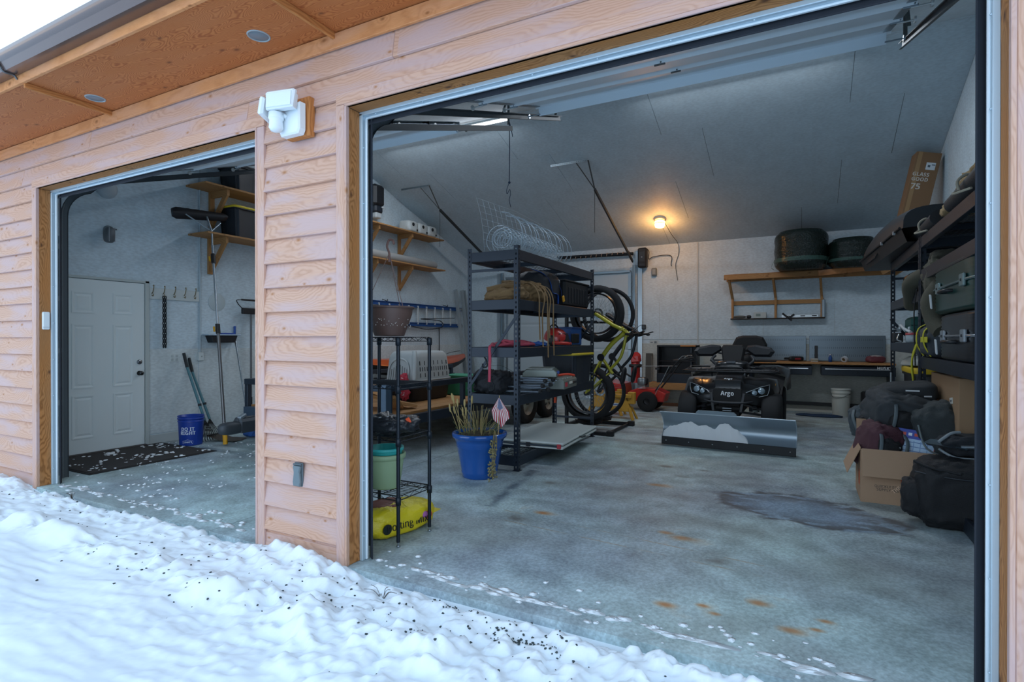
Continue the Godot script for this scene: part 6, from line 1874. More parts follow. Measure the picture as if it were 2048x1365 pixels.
# ---------- back wall, quad bike, plough, snow thrower ----------
func back_wall_things() -> void:
	var pm := pine()
	var Z := BACK
	# timber shelf frame carrying the wrapped tyres
	var s := thing("timber_shelf", "long pine shelf frame on the back wall carrying wrapped tyres", "shelf", Vector3(1.03, 2.5, Z))
	part("front_beam", box(1.62, 0.09, 0.038, 0.003, Vector2(1.5, 0.1)), pm, s, Vector3(0.81, 0.045, 0.40))
	part("front_beam", box(1.15, 0.10, 0.038, 0.003, Vector2(1.4, 0.2)), mats["frieze"], s, Vector3(2.17, 0.085, 0.43), Vector3(0, 0, 4))
	part("wall_beam", box(2.75, 0.09, 0.038, 0.003, Vector2(1.5, 0.15)), pm, s, Vector3(1.38, 0.045, 0.02))
	part("deck", box(2.75, 0.012, 0.40, 0.002, Vector2(1.5, 0.12)), pm, s, Vector3(1.38, 0.098, 0.21))
	for x in [0.09, 0.86, 1.63]:
		barpart("strut", Vector3(x + 0.03, -0.36, 0.03), Vector3(x, 0.0, 0.38), 0.038, 0.06, pm, s)
		part("post", box(0.04, 0.42, 0.07, 0.003, Vector2(1, 0.15)), pm, s, Vector3(x + 0.03, -0.54, 0.045))
	part("back_rail", box(1.6, 0.08, 0.02, 0.003, Vector2(1.2, 0.2)), pm, s, Vector3(0.90, -0.43, 0.02))
	part("lower_ledge", box(1.62, 0.02, 0.16, 0.003), mat("2b2420", 0.7), s, Vector3(0.90, -0.745, 0.09))
	part("ledge_brace", join([bar(Vector3(2.55, 0.0, 0.42), Vector3(2.95, 0.24, 0.55), 0.04, 0.09), bar(Vector3(2.75, 0.0, 0.2), Vector3(3.05, 0.2, 0.6), 0.04, 0.09)]), pm, s)
	for k in [[1.32, 0.70, 0.44, "taller stack of tyres wrapped in dark film on the pine shelf"], [2.12, 0.50, 0.38, "lower stack of tyres wrapped in film beside the taller stack"]]:
		var t := thing("wrapped_tyres", k[3], "tyres", Vector3(1.03 + k[0], 2.606, Z + 0.46), 0, "film wrapped tyre stacks")
		var prof := []
		var n := 2
		var h: float = k[1]
		prof.append([0.0, 0.0])
		prof.append([k[2] * 0.8, 0.0])
		for i in 17:
			var tt := i / 16.0
			prof.append([k[2] * (0.97 + 0.03 * absf(sin(tt * PI * 3.0))) - 0.06 * pow(absf(tt - 0.5) * 2.0, 8.0), 0.02 + tt * (h - 0.04)])
		prof.append([k[2] * 0.8, h])
		prof.append([0.0, h])
		part("tyre_stack", lathe(prof, 40), mat("16231f", 0.16, 0.0, "film"), t)
		part("film_band", lathe([[k[2] * 1.0, h * 0.2], [k[2] * 1.012, h * 0.24], [k[2] * 1.0, h * 0.3]], 40), mat("3d5850", 0.14, 0.0, "film"), t)
		part("film_tail", tube(curve([Vector3(-k[2] * 0.95, 0.2, 0.2), Vector3(-k[2] * 1.08, 0.06, 0.22), Vector3(-k[2] * 0.98, 0.01, 0.26)], 4), 0.01, 6, false, 0.2), mat("4d6a60", 0.2), t)
	var x0 := 1.03
	var wb := thing("small_white_box", "small white printed box on the shelf's lower ledge", "box", Vector3(1.65, 1.766, Z + 0.09))
	part("body", box(0.22, 0.11, 0.1, 0.004), mat("b8c0bd", 0.6), wb, Vector3(0, 0.055, 0))
	part("print", box(0.08, 0.05, 0.002, 0), mat("7f8f8a", 0.6), wb, Vector3(-0.03, 0.06, 0.051))
	var lv := thing("spirit_level", "silver spirit level lying on the lower ledge", "level", Vector3(2.33, 1.766, Z + 0.09))
	part("beam", box(0.62, 0.055, 0.025, 0.004), mat("b9c0c2", 0.3, 0.6), lv, Vector3(0, 0.0275, 0))
	for x in [-0.2, 0.05, 0.24]: part("vial_window", box(0.09, 0.03, 0.028, 0.008), mat("16181b", 0.5), lv, Vector3(x, 0.03, 0))
	var cl := thing("bar_clamp", "black clamp hanging over the lower ledge before the level", "clamp", Vector3(2.16, 1.766, Z + 0.19))
	part("jaw", join([bar(Vector3(-0.12, 0.08, 0), Vector3(0.04, -0.06, 0), 0.03, 0.035), bar(Vector3(0.08, 0.06, 0), Vector3(-0.02, -0.02, 0), 0.03, 0.035)]), mat("121316", 0.6), cl)
	part("pivot", cyl(0.012, 0.04, 10), mat("2b2e33", 0.4, 0.5), cl, Vector3.ZERO, Vector3(90, 0, 0))
	var pl := thing("hand_plane", "dark hand tool at the left end of the lower ledge", "tool", Vector3(1.28, 1.766, Z + 0.09))
	part("blade", lump(0.24, 0.05, 0.06, 0.6, 0.006, 3, 18), mat("5b5750", 0.5, 0.3), pl, Vector3(0, 0.03, 0))
	part("handle", lump(0.09, 0.06, 0.04, 0.7, 0.0, 4, 14), mat("1a1b1e", 0.6), pl, Vector3(0.17, 0.03, 0.0))
	var rl := thing("film_roll", "clear film roll standing at the right end of the ledge", "roll", Vector3(2.72, 1.766, Z + 0.11))
	part("roll", cyl(0.03, 0.32, 16), mat("9fb0ba", 0.2, 0.2), rl, Vector3(0, 0.16, 0))
	part("core", cyl(0.012, 0.33, 10), mat("6b6f72", 0.6), rl, Vector3(0, 0.165, 0))
	# steel workbench with pegboard back and drawers
	var b := thing("work_bench", "black steel workbench with wooden top and pegboard back", "workbench", Vector3(2.62, 0, Z + 0.02))
	var bk := mat("1f2730", 0.35, 0.5)
	part("wood_top", box(2.3, 0.035, 0.55, 0.006, Vector2(1.4, 0.1)), pm, b, Vector3(0, 0.93, 0.28))
	for x in [-0.62, 0.62]:
		var d := part("drawer", box(1.10, 0.16, 0.5, 0.006), bk, b, Vector3(x - 0.02, 0.80, 0.27))
		part("drawer_pull", box(0.98, 0.02, 0.012, 0.003), mat("c3c9cc", 0.25, 0.8), d, Vector3(0, 0.035, 0.256))
		part("lock", cyl(0.012, 0.01, 10), mat("0f1114", 0.4, 0.4), d, Vector3(0, -0.02, 0.252), Vector3(90, 0, 0))
	part("lettering", text("HUSKY", 0.05, 0.003), mat("cfd5d8", 0.5), b, Vector3(0.99, 0.862, 0.526))
	for x in [-1.1, 1.1]: part("leg", box(0.06, 0.9, 0.5, 0.005), bk, b, Vector3(x, 0.45, 0.27))
	part("foot_rail", box(2.2, 0.06, 0.04, 0.004), mat("16181c", 0.5), b, Vector3(0, 0.16, 0.06))
	for x in [-0.70, 0.54]:
		var pg := part("pegboard_panel", box(1.19, 0.46, 0.012, 0.003), mat("6d7a83", 0.32, 0.75), b, Vector3(x - 0.08, 1.19, 0.03))
		var h := []
		for r in [0.17, 0.15, 0.02, 0.0, -0.12, -0.14]:
			for i in 36: h.append(at(cyl(0.005, 0.002, 6), -0.54 + i * 0.031, r, 0.0065, 90))
		part("peg_holes", join(h), mat("0f1215", 0.9), pg).set_meta("kind", "stuff")
	part("centre_upright", box(0.05, 0.3, 0.04, 0.004), mat("14171b", 0.4), b, Vector3(-0.02, 1.09, 0.06))
	for k in [[-0.35, "red and black drill lying on the workbench", "drill", "8e2530", 0.26], [0.42, "white and blue tape roll on the workbench", "tape", "b9c2c8", 0.1], [0.88, "dark red pouch on the workbench's right end", "pouch", "6a3138", 0.3], [0.2, "small blue bottle on the workbench", "bottle", "1f4f93", 0.07], [-0.05, "small white carton on the workbench", "box", "c5c8c4", 0.1]]:
		var o := thing("bench_item", k[1], k[2], Vector3(2.62 + k[0], 0.9475, Z + 0.3), 20)
		o.name = numbered(["cordless_drill", "tape_roll", "tool_pouch", "blue_bottle", "bench_carton"][[-0.35, 0.42, 0.88, 0.2, -0.05].find(k[0])])
		var col := mat(k[3], 0.5)
		match k[2]:
			"drill":
				part("motor_body", lump(k[4], 0.09, 0.09, 0.5, 0.0, 2, 16), mat("15171a", 0.5), o, Vector3(0, 0.05, 0))
				part("trim", box(0.12, 0.05, 0.095, 0.012), col, o, Vector3(0.02, 0.05, 0))
				part("chuck", cyl(0.02, 0.08, 12), mat("2d3034", 0.4, 0.5), o, Vector3(-0.16, 0.055, 0), Vector3(0, 0, 90))
			"tape":
				part("roll", wheel([[0.03, -0.025], [0.055, -0.025], [0.055, -0.025], [0.055, 0.025], [0.055, 0.025], [0.03, 0.025], [0.03, -0.025]], 20), col, o, Vector3(0, 0.055, 0), Vector3(0, 30, 20))
				part("core", wheel([[0.028, -0.024], [0.028, 0.024]], 20), mat("8a7048", 0.8), o, Vector3(0, 0.055, 0), Vector3(0, 30, 20))
			"bottle":
				part("bottle", lathe([[0.0, 0.0], [0.03, 0.0], [0.03, 0.08], [0.012, 0.11], [0.012, 0.13], [0.0, 0.13]], 14), col, o)
				part("cap", cyl(0.014, 0.02, 10), mat("d5d8da", 0.5), o, Vector3(0, 0.135, 0))
			"pouch":
				part("pouch", lump(k[4], 0.12, 0.16, 0.6, 0.02, 5, 22, 7.0), col, o, Vector3(0, 0.06, 0))
				part("flap", lump(0.2, 0.05, 0.1, 0.6, 0.01, 6, 16), mat("a9a09c", 0.7), o, Vector3(0, 0.105, 0.02))
			"box":
				part("body", box(0.1, 0.06, 0.08, 0.003), col, o, Vector3(0, 0.03, 0))
				part("label_band", box(0.102, 0.02, 0.082, 0.001), mat("8f8a70", 0.6), o, Vector3(0, 0.03, 0))
	# open wall cabinet left of the quad, with its timber base
	var c := thing("tool_cabinet", "open dark wall cabinet left of the quad bike", "cabinet", Vector3(0.12, 0.55, Z))
	var cm := mat("22262b", 0.4, 0.3)
	part("carcass", join([at(box(0.80, 0.03, 0.3, 0.003), 0, 0.67, 0.15), at(box(0.80, 0.03, 0.3, 0.003), 0, 0.1, 0.15), at(box(0.03, 0.6, 0.3, 0.003), -0.385, 0.385, 0.15), at(box(0.03, 0.6, 0.3, 0.003), 0.385, 0.385, 0.15), at(box(0.8, 0.6, 0.01, 0), 0, 0.385, 0.006)]), cm, c)
	part("top_edge", box(0.30, 0.02, 0.012, 0.003), mat("c47d2d", 0.6), c, Vector3(0.22, 0.672, 0.305))
	part("inner_shelf", box(0.74, 0.015, 0.26, 0.002), cm, c, Vector3(0, 0.36, 0.14))
	part("drop_front", box(0.80, 0.25, 0.02, 0.004), mat("27303a", 0.4, 0.3), c, Vector3(0, -0.02, 0.31))
	for i in 3: part("hung_tool", box(0.05, 0.12, 0.03, 0.006), mat("4a4f55", 0.4, 0.5), c, Vector3(0.24, 0.58 - i * 0.14, 0.05))
	var lb := thing("timber_bench", "low pine bench beam under the open cabinet", "bench", Vector3(0.02, 0, Z))
	part("beam", box(0.9, 0.14, 0.3, 0.004, Vector2(1, 0.1)), pm, lb, Vector3(0, 0.40, 0.2))
	for x in [-0.4, 0.4]: part("leg", box(0.05, 0.33, 0.25, 0.004, Vector2(1, 0.2)), pm, lb, Vector3(x, 0.165, 0.2))
	part("floor_plate", box(0.9, 0.06, 0.1, 0.004, Vector2(1, 0.15)), mat("5a3b26", 0.8), lb, Vector3(0, 0.03, 0.32))
	var sg := thing("wall_sign", "small white printed card pinned left of the open cabinet", "sign", Vector3(-0.41, 1.24, Z + 0.002))
	part("card", box(0.19, 0.10, 0.003, 0.0005), mat("b9c0bf", 0.7), sg, Vector3(0, 0.05, 0.002))
	part("print", join([at(box(0.05, 0.05, 0.001, 0), 0.03, 0.05, 0.004), at(box(0.05, 0.02, 0.001, 0), -0.05, 0.05, 0.004)]), mat("6f7a7c", 0.7), sg)
	var lbd := thing("short_board", "short dark board leaning on the back wall by the door track", "board", Vector3(-0.50, 0, Z + 0.14))
	var q := bar(Vector3(0, 0, 0), Vector3(0, 1.06, -0.1), 0.14, 0.03)
	part("board", q[0], mat("4c4a45", 0.8), lbd).transform = q[1]
	part("edge", box(0.02, 0.9, 0.012, 0.002), mat("6b675f", 0.8), lbd, Vector3(0.06, 0.55, -0.03), Vector3(-5.4, 0, 0))
	for k in [[-0.40, 2.78, "grey junction box with a guard below the motor", 0.10, 0.16], [-0.62, 1.62, "small dark switch box on the door's conduit", 0.08, 0.10]]:
		var jb := thing("junction_box", k[2], "box", Vector3(k[0], k[1], Z))
		part("box", box(k[3], k[4], 0.07, 0.01), mat("6f7675" if k[1] > 2 else "22262a", 0.5), jb, Vector3(0, 0, 0.035))
		part("cover", box(k[3] * 0.7, k[4] * 0.7, 0.01, 0.004), mat("8e9493" if k[1] > 2 else "3a3f43", 0.4), jb, Vector3(0, 0, 0.074))
	var lc := thing("lamp_cord", "thin cord running from the ceiling lamp down the back wall", "cord", Vector3(0.02, 3.33, Z + 0.01))
	part("cord", tube(curve([Vector3(0.0, 0.28, 0.95), Vector3(0.04, 0.12, 0.5), Vector3(0.08, 0.0, 0.08), Vector3(0.08, -0.2, 0.012), Vector3(0.02, -0.42, 0.012), Vector3(0.06, -0.75, 0.012)], 5), 0.006, 5), mat("3a4248", 0.6), lc)
	# buckets, rope and boxes on the floor at the back
	var wb2 := thing("plastic_bucket", "white plastic bucket on the floor under the workbench", "bucket", Vector3(2.98, 0, Z + 0.40))
	part("body", lathe([[0.0, 0.004], [0.128, 0.0], [0.131, 0.01], [0.146, 0.34], [0.146, 0.34], [0.152, 0.345], [0.152, 0.36], [0.147, 0.365], [0.148, 0.40], [0.153, 0.405], [0.153, 0.42], [0.148, 0.425], [0.149, 0.47]], 36), mat("b5b9b1", 0.5), wb2)
	part("lid", lathe([[0.149, 0.46], [0.156, 0.465], [0.157, 0.485], [0.15, 0.49], [0.0, 0.488]], 36), mat("c0c4bd", 0.45), wb2)
	part("handle", tube(curve([Vector3(-0.155, 0.41, 0.0), Vector3(-0.12, 0.33, 0.11), Vector3(0.0, 0.34, 0.16), Vector3(0.12, 0.39, 0.11), Vector3(0.155, 0.41, 0.0)], 5), 0.004, 6), mat("4a5052", 0.4, 0.6), wb2)
	rope_heap("coiled_rope", "dark blue rope lying in a heap before the white bucket", "rope", Vector3(2.62, 0.0, -8.55), 0.42, 0.13, "1d3550", 0.012, 6, 15, 0.03)
	var bx := thing("black_case", "black hard case standing on the floor right of the white bucket", "case", Vector3(3.40, 0, Z + 0.35))
	part("body", box(0.22, 0.44, 0.3, 0.03), mat("15181b", 0.5), bx, Vector3(0, 0.22, 0))
	part("ribs", join([at(box(0.02, 0.36, 0.31, 0.004), -0.06, 0.22, 0), at(box(0.02, 0.36, 0.31, 0.004), 0.06, 0.22, 0)]), mat("1d2125", 0.45), bx)
	var rb := thing("red_bucket", "red orange bucket on the floor before the black case", "bucket", Vector3(3.40, 0, -8.48))
	part("body", lathe([[0.0, 0.004], [0.07, 0.0], [0.085, 0.25], [0.085, 0.25], [0.09, 0.255], [0.09, 0.27], [0.08, 0.27], [0.066, 0.02], [0.0, 0.015]], 24), mat("d8361c", 0.45), rb)
	part("rim", lathe([[0.088, 0.262], [0.094, 0.268], [0.088, 0.276]], 24), mat("e04a2c", 0.45), rb)

# ---------- quad bike ----------
func quad_tyre(parent: Node3D, p: Vector3, w: float) -> void:
	var l := [wheel([[0.16, w * 0.40], [0.22, w * 0.5], [0.27, w * 0.5], [0.305, w * 0.42], [0.315, w * 0.2], [0.317, 0.0], [0.315, -w * 0.2], [0.305, -w * 0.42], [0.27, -w * 0.5], [0.22, -w * 0.5], [0.16, -w * 0.4]], 36)]
	for i in 18:
		var a := TAU * i / 18.0
		for s in [-1, 1]:
			var b := a + (0.17 if s > 0 else 0.0)
			l.append(at(box(w * 0.42, 0.03, 0.035, 0.004), s * w * 0.24, cos(b) * 0.322, sin(b) * 0.322, rad_to_deg(b), s * 28, s * -8))
			l.append(at(box(0.03, 0.05, 0.035, 0.004), s * w * 0.47, cos(b) * 0.295, sin(b) * 0.295, rad_to_deg(b), 0, s * -40))
	var t := part("tyre", join(l), mat("191b1e", 0.8), parent, p)
	part("rim", wheel([[0.0, w * 0.3], [0.05, w * 0.32], [0.06, w * 0.2], [0.13, w * 0.18], [0.16, w * 0.40], [0.165, w * 0.42]], 28), mat("2a2d31", 0.4, 0.5), t)
	part("inner_rim", wheel([[0.0, -w * 0.3], [0.05, -w * 0.3], [0.13, -w * 0.2], [0.165, -w * 0.42]], 28), mat("2a2d31", 0.4, 0.5), t)

func quad_bike() -> void:
	var q := thing("quad_bike", "black quad bike facing the open door behind the snow plough", "quad bike", Vector3(1.50, 0, -5.35))
	var bl := mat("17181b", 0.3, 0.0, "coat")
	var dk := mat("121315", 0.65)
	var gr := mat("2b2f34", 0.5)
	for s in [-1, 1]:
		quad_tyre(q, Vector3(s * 0.53, 0.325, -0.22), 0.24)
		quad_tyre(q, Vector3(s * 0.52, 0.325, -1.62), 0.27)
		barpart("control_arm", Vector3(s * 0.12, 0.38, -0.1), Vector3(s * 0.46, 0.33, -0.22), 0.03, 0.03, gr, q)
		barpart("control_arm", Vector3(s * 0.12, 0.48, -0.2), Vector3(s * 0.44, 0.40, -0.24), 0.03, 0.03, gr, q)
		var coil := []
		for i in 40:
			var a := TAU * i / 6.0
			coil.append(Vector3(s * (0.27 + i * 0.002) + cos(a) * 0.035, 0.62 - i * 0.0062, -0.14 + sin(a) * 0.035))
		part("shock_spring", tube(coil, 0.007, 5), mat("3a3f45", 0.4, 0.5), q)
	# shell: rows run back from the nose, columns across
	var rows := []
	for r in [[0.02, 0.60, 0.50, 0.44, 0.50], [0.03, 0.70, 0.66, 0.56, 0.56], [-0.02, 0.80, 0.745, 0.70, 0.585], [-0.02, 0.80, 0.745, 0.70, 0.585], [-0.12, 0.845, 0.80, 0.775, 0.61], [-0.30, 0.88, 0.83, 0.81, 0.62], [-0.48, 0.91, 0.82, 0.80, 0.62], [-0.62, 0.95, 0.76, 0.72, 0.60], [-0.72, 0.97, 0.64, 0.56, 0.56]]:
		var row := []
		for u in [-1.0, -1.0, -0.93, -0.75, -0.5, -0.32, -0.28, -0.28, 0.0, 0.28, 0.28, 0.32, 0.5, 0.75, 0.93, 1.0, 1.0]:
			var au := absf(u)
			var y: float
			if au < 0.3: y = r[1]
			elif au < 0.4: y = lerpf(r[1], r[2], 0.75)
			elif au < 0.6: y = r[2]
			elif au < 0.8: y = lerpf(r[2], r[3], 0.5) + 0.01
			elif au < 0.97: y = r[3]
			else: y = r[3] - 0.13
			row.append(Vector3(u * r[4], y, r[0] - au * au * 0.14))
		rows.append(row)
	part("front_body", skin(rows, false, true), bl, q)
	part("nose_panel", extrude([[-0.20, 0.50], [0.20, 0.50], [0.235, 0.72], [0.20, 0.80], [-0.20, 0.80], [-0.235, 0.72]], 0.08, 0.012), dk, q, Vector3(0, 0, 0.0), Vector3(-7, 0, 0))
	part("grille", box(0.36, 0.20, 0.02, 0.006), mat("0d0e10", 0.7), q, Vector3(0, 0.60, 0.045), Vector3(-7, 0, 0))
	var comb := []
	for r in 5:
		for i in 9:
			var hex := []
			for k in 6: hex.append(Vector3(cos(k * PI / 3) * 0.022, sin(k * PI / 3) * 0.018, 0))
			comb.append(at(tube(hex, 0.0022, 4, true), -0.155 + i * 0.039, 0.525 + r * 0.036 + (0.018 if i % 2 else 0.0), 0.058 - r * 0.0044))
	part("grille_mesh", join(comb), mat("2a2d31", 0.5), q).set_meta("kind", "stuff")
	part("lettering", text("Argo", 0.055, 0.004), mat("e3e8ec", 0.35), q, Vector3(0.0, 0.635, 0.066), Vector3(-7, 0, 0))
	part("hood_plate", box(0.34, 0.006, 0.16, 0.003), mat("23272c", 0.3), q, Vector3(0, 0.83, -0.10), Vector3(24, 0, 0))
	part("hood_lettering", text("Argo", 0.035, 0.003), mat("d7dde1", 0.35), q, Vector3(0.0, 0.825, -0.045), Vector3(-62, 0, 0))
	for s in [-1, 1]:
		var h := part("headlight", extrude([[0.0, 0.0], [0.16, -0.035], [0.27, -0.01], [0.30, 0.06], [0.31, 0.13], [0.2, 0.10], [0.05, 0.05]] if s > 0 else [[0.0, 0.0], [-0.16, -0.035], [-0.27, -0.01], [-0.30, 0.06], [-0.31, 0.13], [-0.2, 0.10], [-0.05, 0.05]], 0.05, 0.008), mat("1b2025", 0.08, 0.0, "coat"), q, Vector3(s * 0.22, 0.625, 0.02), Vector3(-14, s * 22, 0))
		part("rim_line", tube([Vector3(s * 0.16, -0.035, 0.028), Vector3(s * 0.27, -0.012, 0.028), Vector3(s * 0.30, 0.06, 0.028), Vector3(s * 0.312, 0.13, 0.028), Vector3(s * 0.2, 0.1, 0.028), Vector3(0, 0.02, 0.028)], 0.0035, 5), mat("a9b4bb", 0.3), h)
		for k in [[0.20, 0.045, 0.042], [0.11, 0.02, 0.032]]:
			part("lens", lathe([[0.0, 0.012], [k[2] * 0.5, 0.010], [k[2] * 0.8, 0.004], [k[2] * 0.82, 0.0], [k[2], 0.004], [k[2] * 1.05, -0.006]], 20), mat("9fb3c0", 0.1, 0.4), h, Vector3(s * k[0], k[1], 0.028), Vector3(90, 0, 0))
		barpart("bumper_bar", Vector3(s * 0.205, 0.64, 0.07), Vector3(s * 0.17, 0.40, 0.11), 0.035, 0.02, gr, q, 0.004)
		part("indicator_sticker", box(0.004, 0.025, 0.045, 0.001), mat("c08a22", 0.5), q, Vector3(0.575, 0.76, -0.16), Vector3(0, -10, 0)) if s > 0 else null
	part("bumper_tube", tube(curve([Vector3(-0.30, 0.53, 0.0), Vector3(-0.2, 0.52, 0.09), Vector3(0.0, 0.515, 0.105), Vector3(0.2, 0.52, 0.09), Vector3(0.30, 0.53, 0.0)], 5), 0.015, 8), gr, q)
	part("winch", join([at(box(0.20, 0.12, 0.1, 0.01), 0, 0.42, 0.03), at(cyl(0.03, 0.3, 14), 0, 0.43, 0.0, 0, 0, 90)]), dk, q)
	part("fairlead", join([at(box(0.13, 0.012, 0.03, 0.002), 0, 0.455, 0.10), at(box(0.13, 0.012, 0.03, 0.002), 0, 0.395, 0.10), at(box(0.012, 0.09, 0.03, 0.002), -0.062, 0.425, 0.10), at(box(0.012, 0.09, 0.03, 0.002), 0.062, 0.425, 0.10), at(cyl(0.008, 0.11, 8), 0, 0.44, 0.105, 0, 0, 90), at(cyl(0.008, 0.11, 8), 0, 0.41, 0.105, 0, 0, 90)]), mat("aab2b8", 0.3, 0.8), q)
	part("chassis", join([at(box(0.3, 0.22, 1.6, 0.02), 0, 0.42, -0.9), at(box(0.5, 0.2, 0.5, 0.03), 0, 0.5, -1.0)]), dk, q)
	# carrier rack
	var fr := []
	var yb := 0.925
	fr.append(tube(curve([Vector3(-0.60, yb, -0.42), Vector3(-0.58, yb, -0.14), Vector3(-0.5, yb - 0.005, -0.06), Vector3(0.5, yb - 0.005, -0.06), Vector3(0.58, yb, -0.14), Vector3(0.60, yb, -0.42)], 4), 0.013, 8))
	for s in [-1, 1]:
		fr.append(tube([Vector3(s * 0.60, yb, -0.42), Vector3(s * 0.56, yb + 0.04, -0.52), Vector3(s * 0.3, yb + 0.04, -0.52)], 0.012, 8))
		for x in [0.2, 0.28, 0.42]: fr.append(tube([Vector3(s * x, yb, -0.06), Vector3(s * x, yb + 0.012, -0.5)], 0.010, 6))
		fr.append(tube([Vector3(s * 0.5, yb + 0.03, -0.1), Vector3(s * 0.55, yb + 0.05, -0.42)], 0.010, 6))
		fr.append(tube([Vector3(s * 0.22, yb, -0.08), Vector3(s * 0.22, 0.85, -0.12)], 0.012, 6))
	for z in [-0.2, -0.32]: fr.append(tube([Vector3(-0.56, yb + 0.008, z), Vector3(0.56, yb + 0.008, z)], 0.010, 6))
	fr.append(tube(curve([Vector3(-0.17, yb, -0.06), Vector3(-0.15, yb + 0.05, -0.07), Vector3(0.15, yb + 0.05, -0.07), Vector3(0.17, yb, -0.06)], 4), 0.010, 6))
	part("front_rack", join(fr), mat("1d2024", 0.4, 0.3), q)
	# dash, bars with hand guards, pods
	part("dash_shell", lump(0.46, 0.18, 0.36, 0.6, 0.0, 3, 28), bl, q, Vector3(0, 0.97, -0.52))
	part("vent", box(0.12, 0.015, 0.06, 0.003), mat("3a424a", 0.4), q, Vector3(0, 1.035, -0.36), Vector3(30, 0, 0))
	part("instrument_pod", extrude([[-0.13, -0.13], [0.13, -0.13], [0.16, 0.08], [0.13, 0.13], [-0.13, 0.13], [-0.16, 0.08]], 0.12, 0.02), dk, q, Vector3(0, 1.14, -0.60), Vector3(-20, 0, 0))
	part("handlebar", tube(curve([Vector3(-0.42, 1.20, -0.78), Vector3(-0.2, 1.16, -0.68), Vector3(0, 1.12, -0.64), Vector3(0.2, 1.16, -0.68), Vector3(0.42, 1.20, -0.78)], 5), 0.014, 8), gr, q)
	for s in [-1, 1]:
		part("hand_guard", extrude([[-0.20, -0.02], [-0.05, -0.09], [0.16, -0.06], [0.20, 0.02], [0.14, 0.07], [-0.06, 0.08], [-0.18, 0.05]] if s > 0 else [[0.20, -0.02], [0.05, -0.09], [-0.16, -0.06], [-0.20, 0.02], [-0.14, 0.07], [0.06, 0.08], [0.18, 0.05]], 0.09, 0.03), mat("1f2227", 0.4), q, Vector3(s * 0.35, 1.19, -0.66), Vector3(-6, s * -16, s * -8))
		part("mirror_stem", tube(curve([Vector3(s * 0.22, 1.0, -0.5), Vector3(s * 0.28, 1.06, -0.52), Vector3(s * 0.24, 1.12, -0.6)], 4), 0.02, 8), gr, q)
	part("seat", lump(0.36, 0.22, 0.85, 0.6, 0.005, 4, 28), dk, q, Vector3(0, 0.90, -1.15))
	part("passenger_seat", lump(0.40, 0.2, 0.45, 0.55, 0.004, 5, 24), dk, q, Vector3(0, 1.02, -1.62))
	part("back_rest", extrude([[-0.25, -0.15], [0.25, -0.15], [0.26, 0.02], [0.20, 0.14], [0.1, 0.17], [-0.1, 0.17], [-0.20, 0.14], [-0.26, 0.02]], 0.12, 0.03), dk, q, Vector3(0.12, 1.25, -1.85))
	for s in [-1, 1]:
		part("rear_fender", skin([[Vector3(s * 0.30, 0.92, -1.15), Vector3(s * 0.5, 0.90, -1.15), Vector3(s * 0.66, 0.82, -1.15), Vector3(s * 0.68, 0.60, -1.18)], [Vector3(s * 0.30, 0.95, -1.35), Vector3(s * 0.54, 0.95, -1.35), Vector3(s * 0.71, 0.90, -1.35), Vector3(s * 0.73, 0.62, -1.35)], [Vector3(s * 0.30, 0.95, -1.8), Vector3(s * 0.54, 0.95, -1.8), Vector3(s * 0.71, 0.90, -1.8), Vector3(s * 0.73, 0.62, -1.8)], [Vector3(s * 0.30, 0.86, -2.05), Vector3(s * 0.5, 0.84, -2.05), Vector3(s * 0.66, 0.78, -2.05), Vector3(s * 0.68, 0.55, -2.05)]], false, s > 0), bl, q)
		part("foot_well", skin([[Vector3(s * 0.2, 0.62, -0.6), Vector3(s * 0.58, 0.56, -0.6)], [Vector3(s * 0.2, 0.38, -0.72), Vector3(s * 0.58, 0.36, -0.72)], [Vector3(s * 0.2, 0.38, -1.1), Vector3(s * 0.58, 0.36, -1.1)], [Vector3(s * 0.3, 0.9, -1.2), Vector3(s * 0.66, 0.8, -1.2)]], false, s > 0), dk, q)
	part("rear_rack", join([tube([Vector3(-0.5, 1.0, -1.9), Vector3(0.5, 1.0, -1.9), Vector3(0.5, 1.0, -2.25), Vector3(-0.5, 1.0, -2.25)], 0.012, 6, true), tube([Vector3(-0.2, 1.0, -1.9), Vector3(-0.2, 1.0, -2.25)], 0.01, 6), tube([Vector3(0.2, 1.0, -1.9), Vector3(0.2, 1.0, -2.25)], 0.01, 6)]), gr, q)
	# plough blade with its push arms and the snow caught in it
	var p := thing("snow_plough", "curved grey steel plough blade mounted before the quad bike", "snow plough", Vector3(1.55, 0, -4.62), -4.4)
	var pr := []
	for i in 13:
		var t := i / 12.0
		pr.append(Vector2(0.10 + t * 0.33, -0.13 * sin(PI * clampf(t * 0.92 + 0.04, 0, 1)) + 0.10 * t))
	var prow := []
	for v in pr: prow.append([Vector3(-0.78, v.x, v.y), Vector3(0.0, v.x, v.y), Vector3(0.78, v.x, v.y)])
	var pback := []
	for v in pr: pback.append([Vector3(-0.78, v.x, v.y - 0.008), Vector3(0.0, v.x, v.y - 0.008), Vector3(0.78, v.x, v.y - 0.008)])
	var pm := mat("8c9ba6", 0.3, 0.55)
	part("mouldboard", join([skin(prow, false, true), skin(pback)]), pm, p)
	part("top_edge", tube([Vector3(-0.78, pr[12].x, pr[12].y - 0.004), Vector3(0.78, pr[12].x, pr[12].y - 0.004)], 0.007, 6), mat("b4c2cc", 0.3, 0.5), p)
	for s in [-1, 1]:
		var e := []
		for v in pr: e.append(Vector3(s * 0.78, v.x, v.y - 0.004))
		part("side_edge", tube(e, 0.006, 6), mat("b4c2cc", 0.3, 0.5), p)
	part("wear_bar", box(1.56, 0.10, 0.014, 0.003), mat("1d2226", 0.6, 0.2), p, Vector3(0, 0.055, 0.005), Vector3(-6, 0, 0))
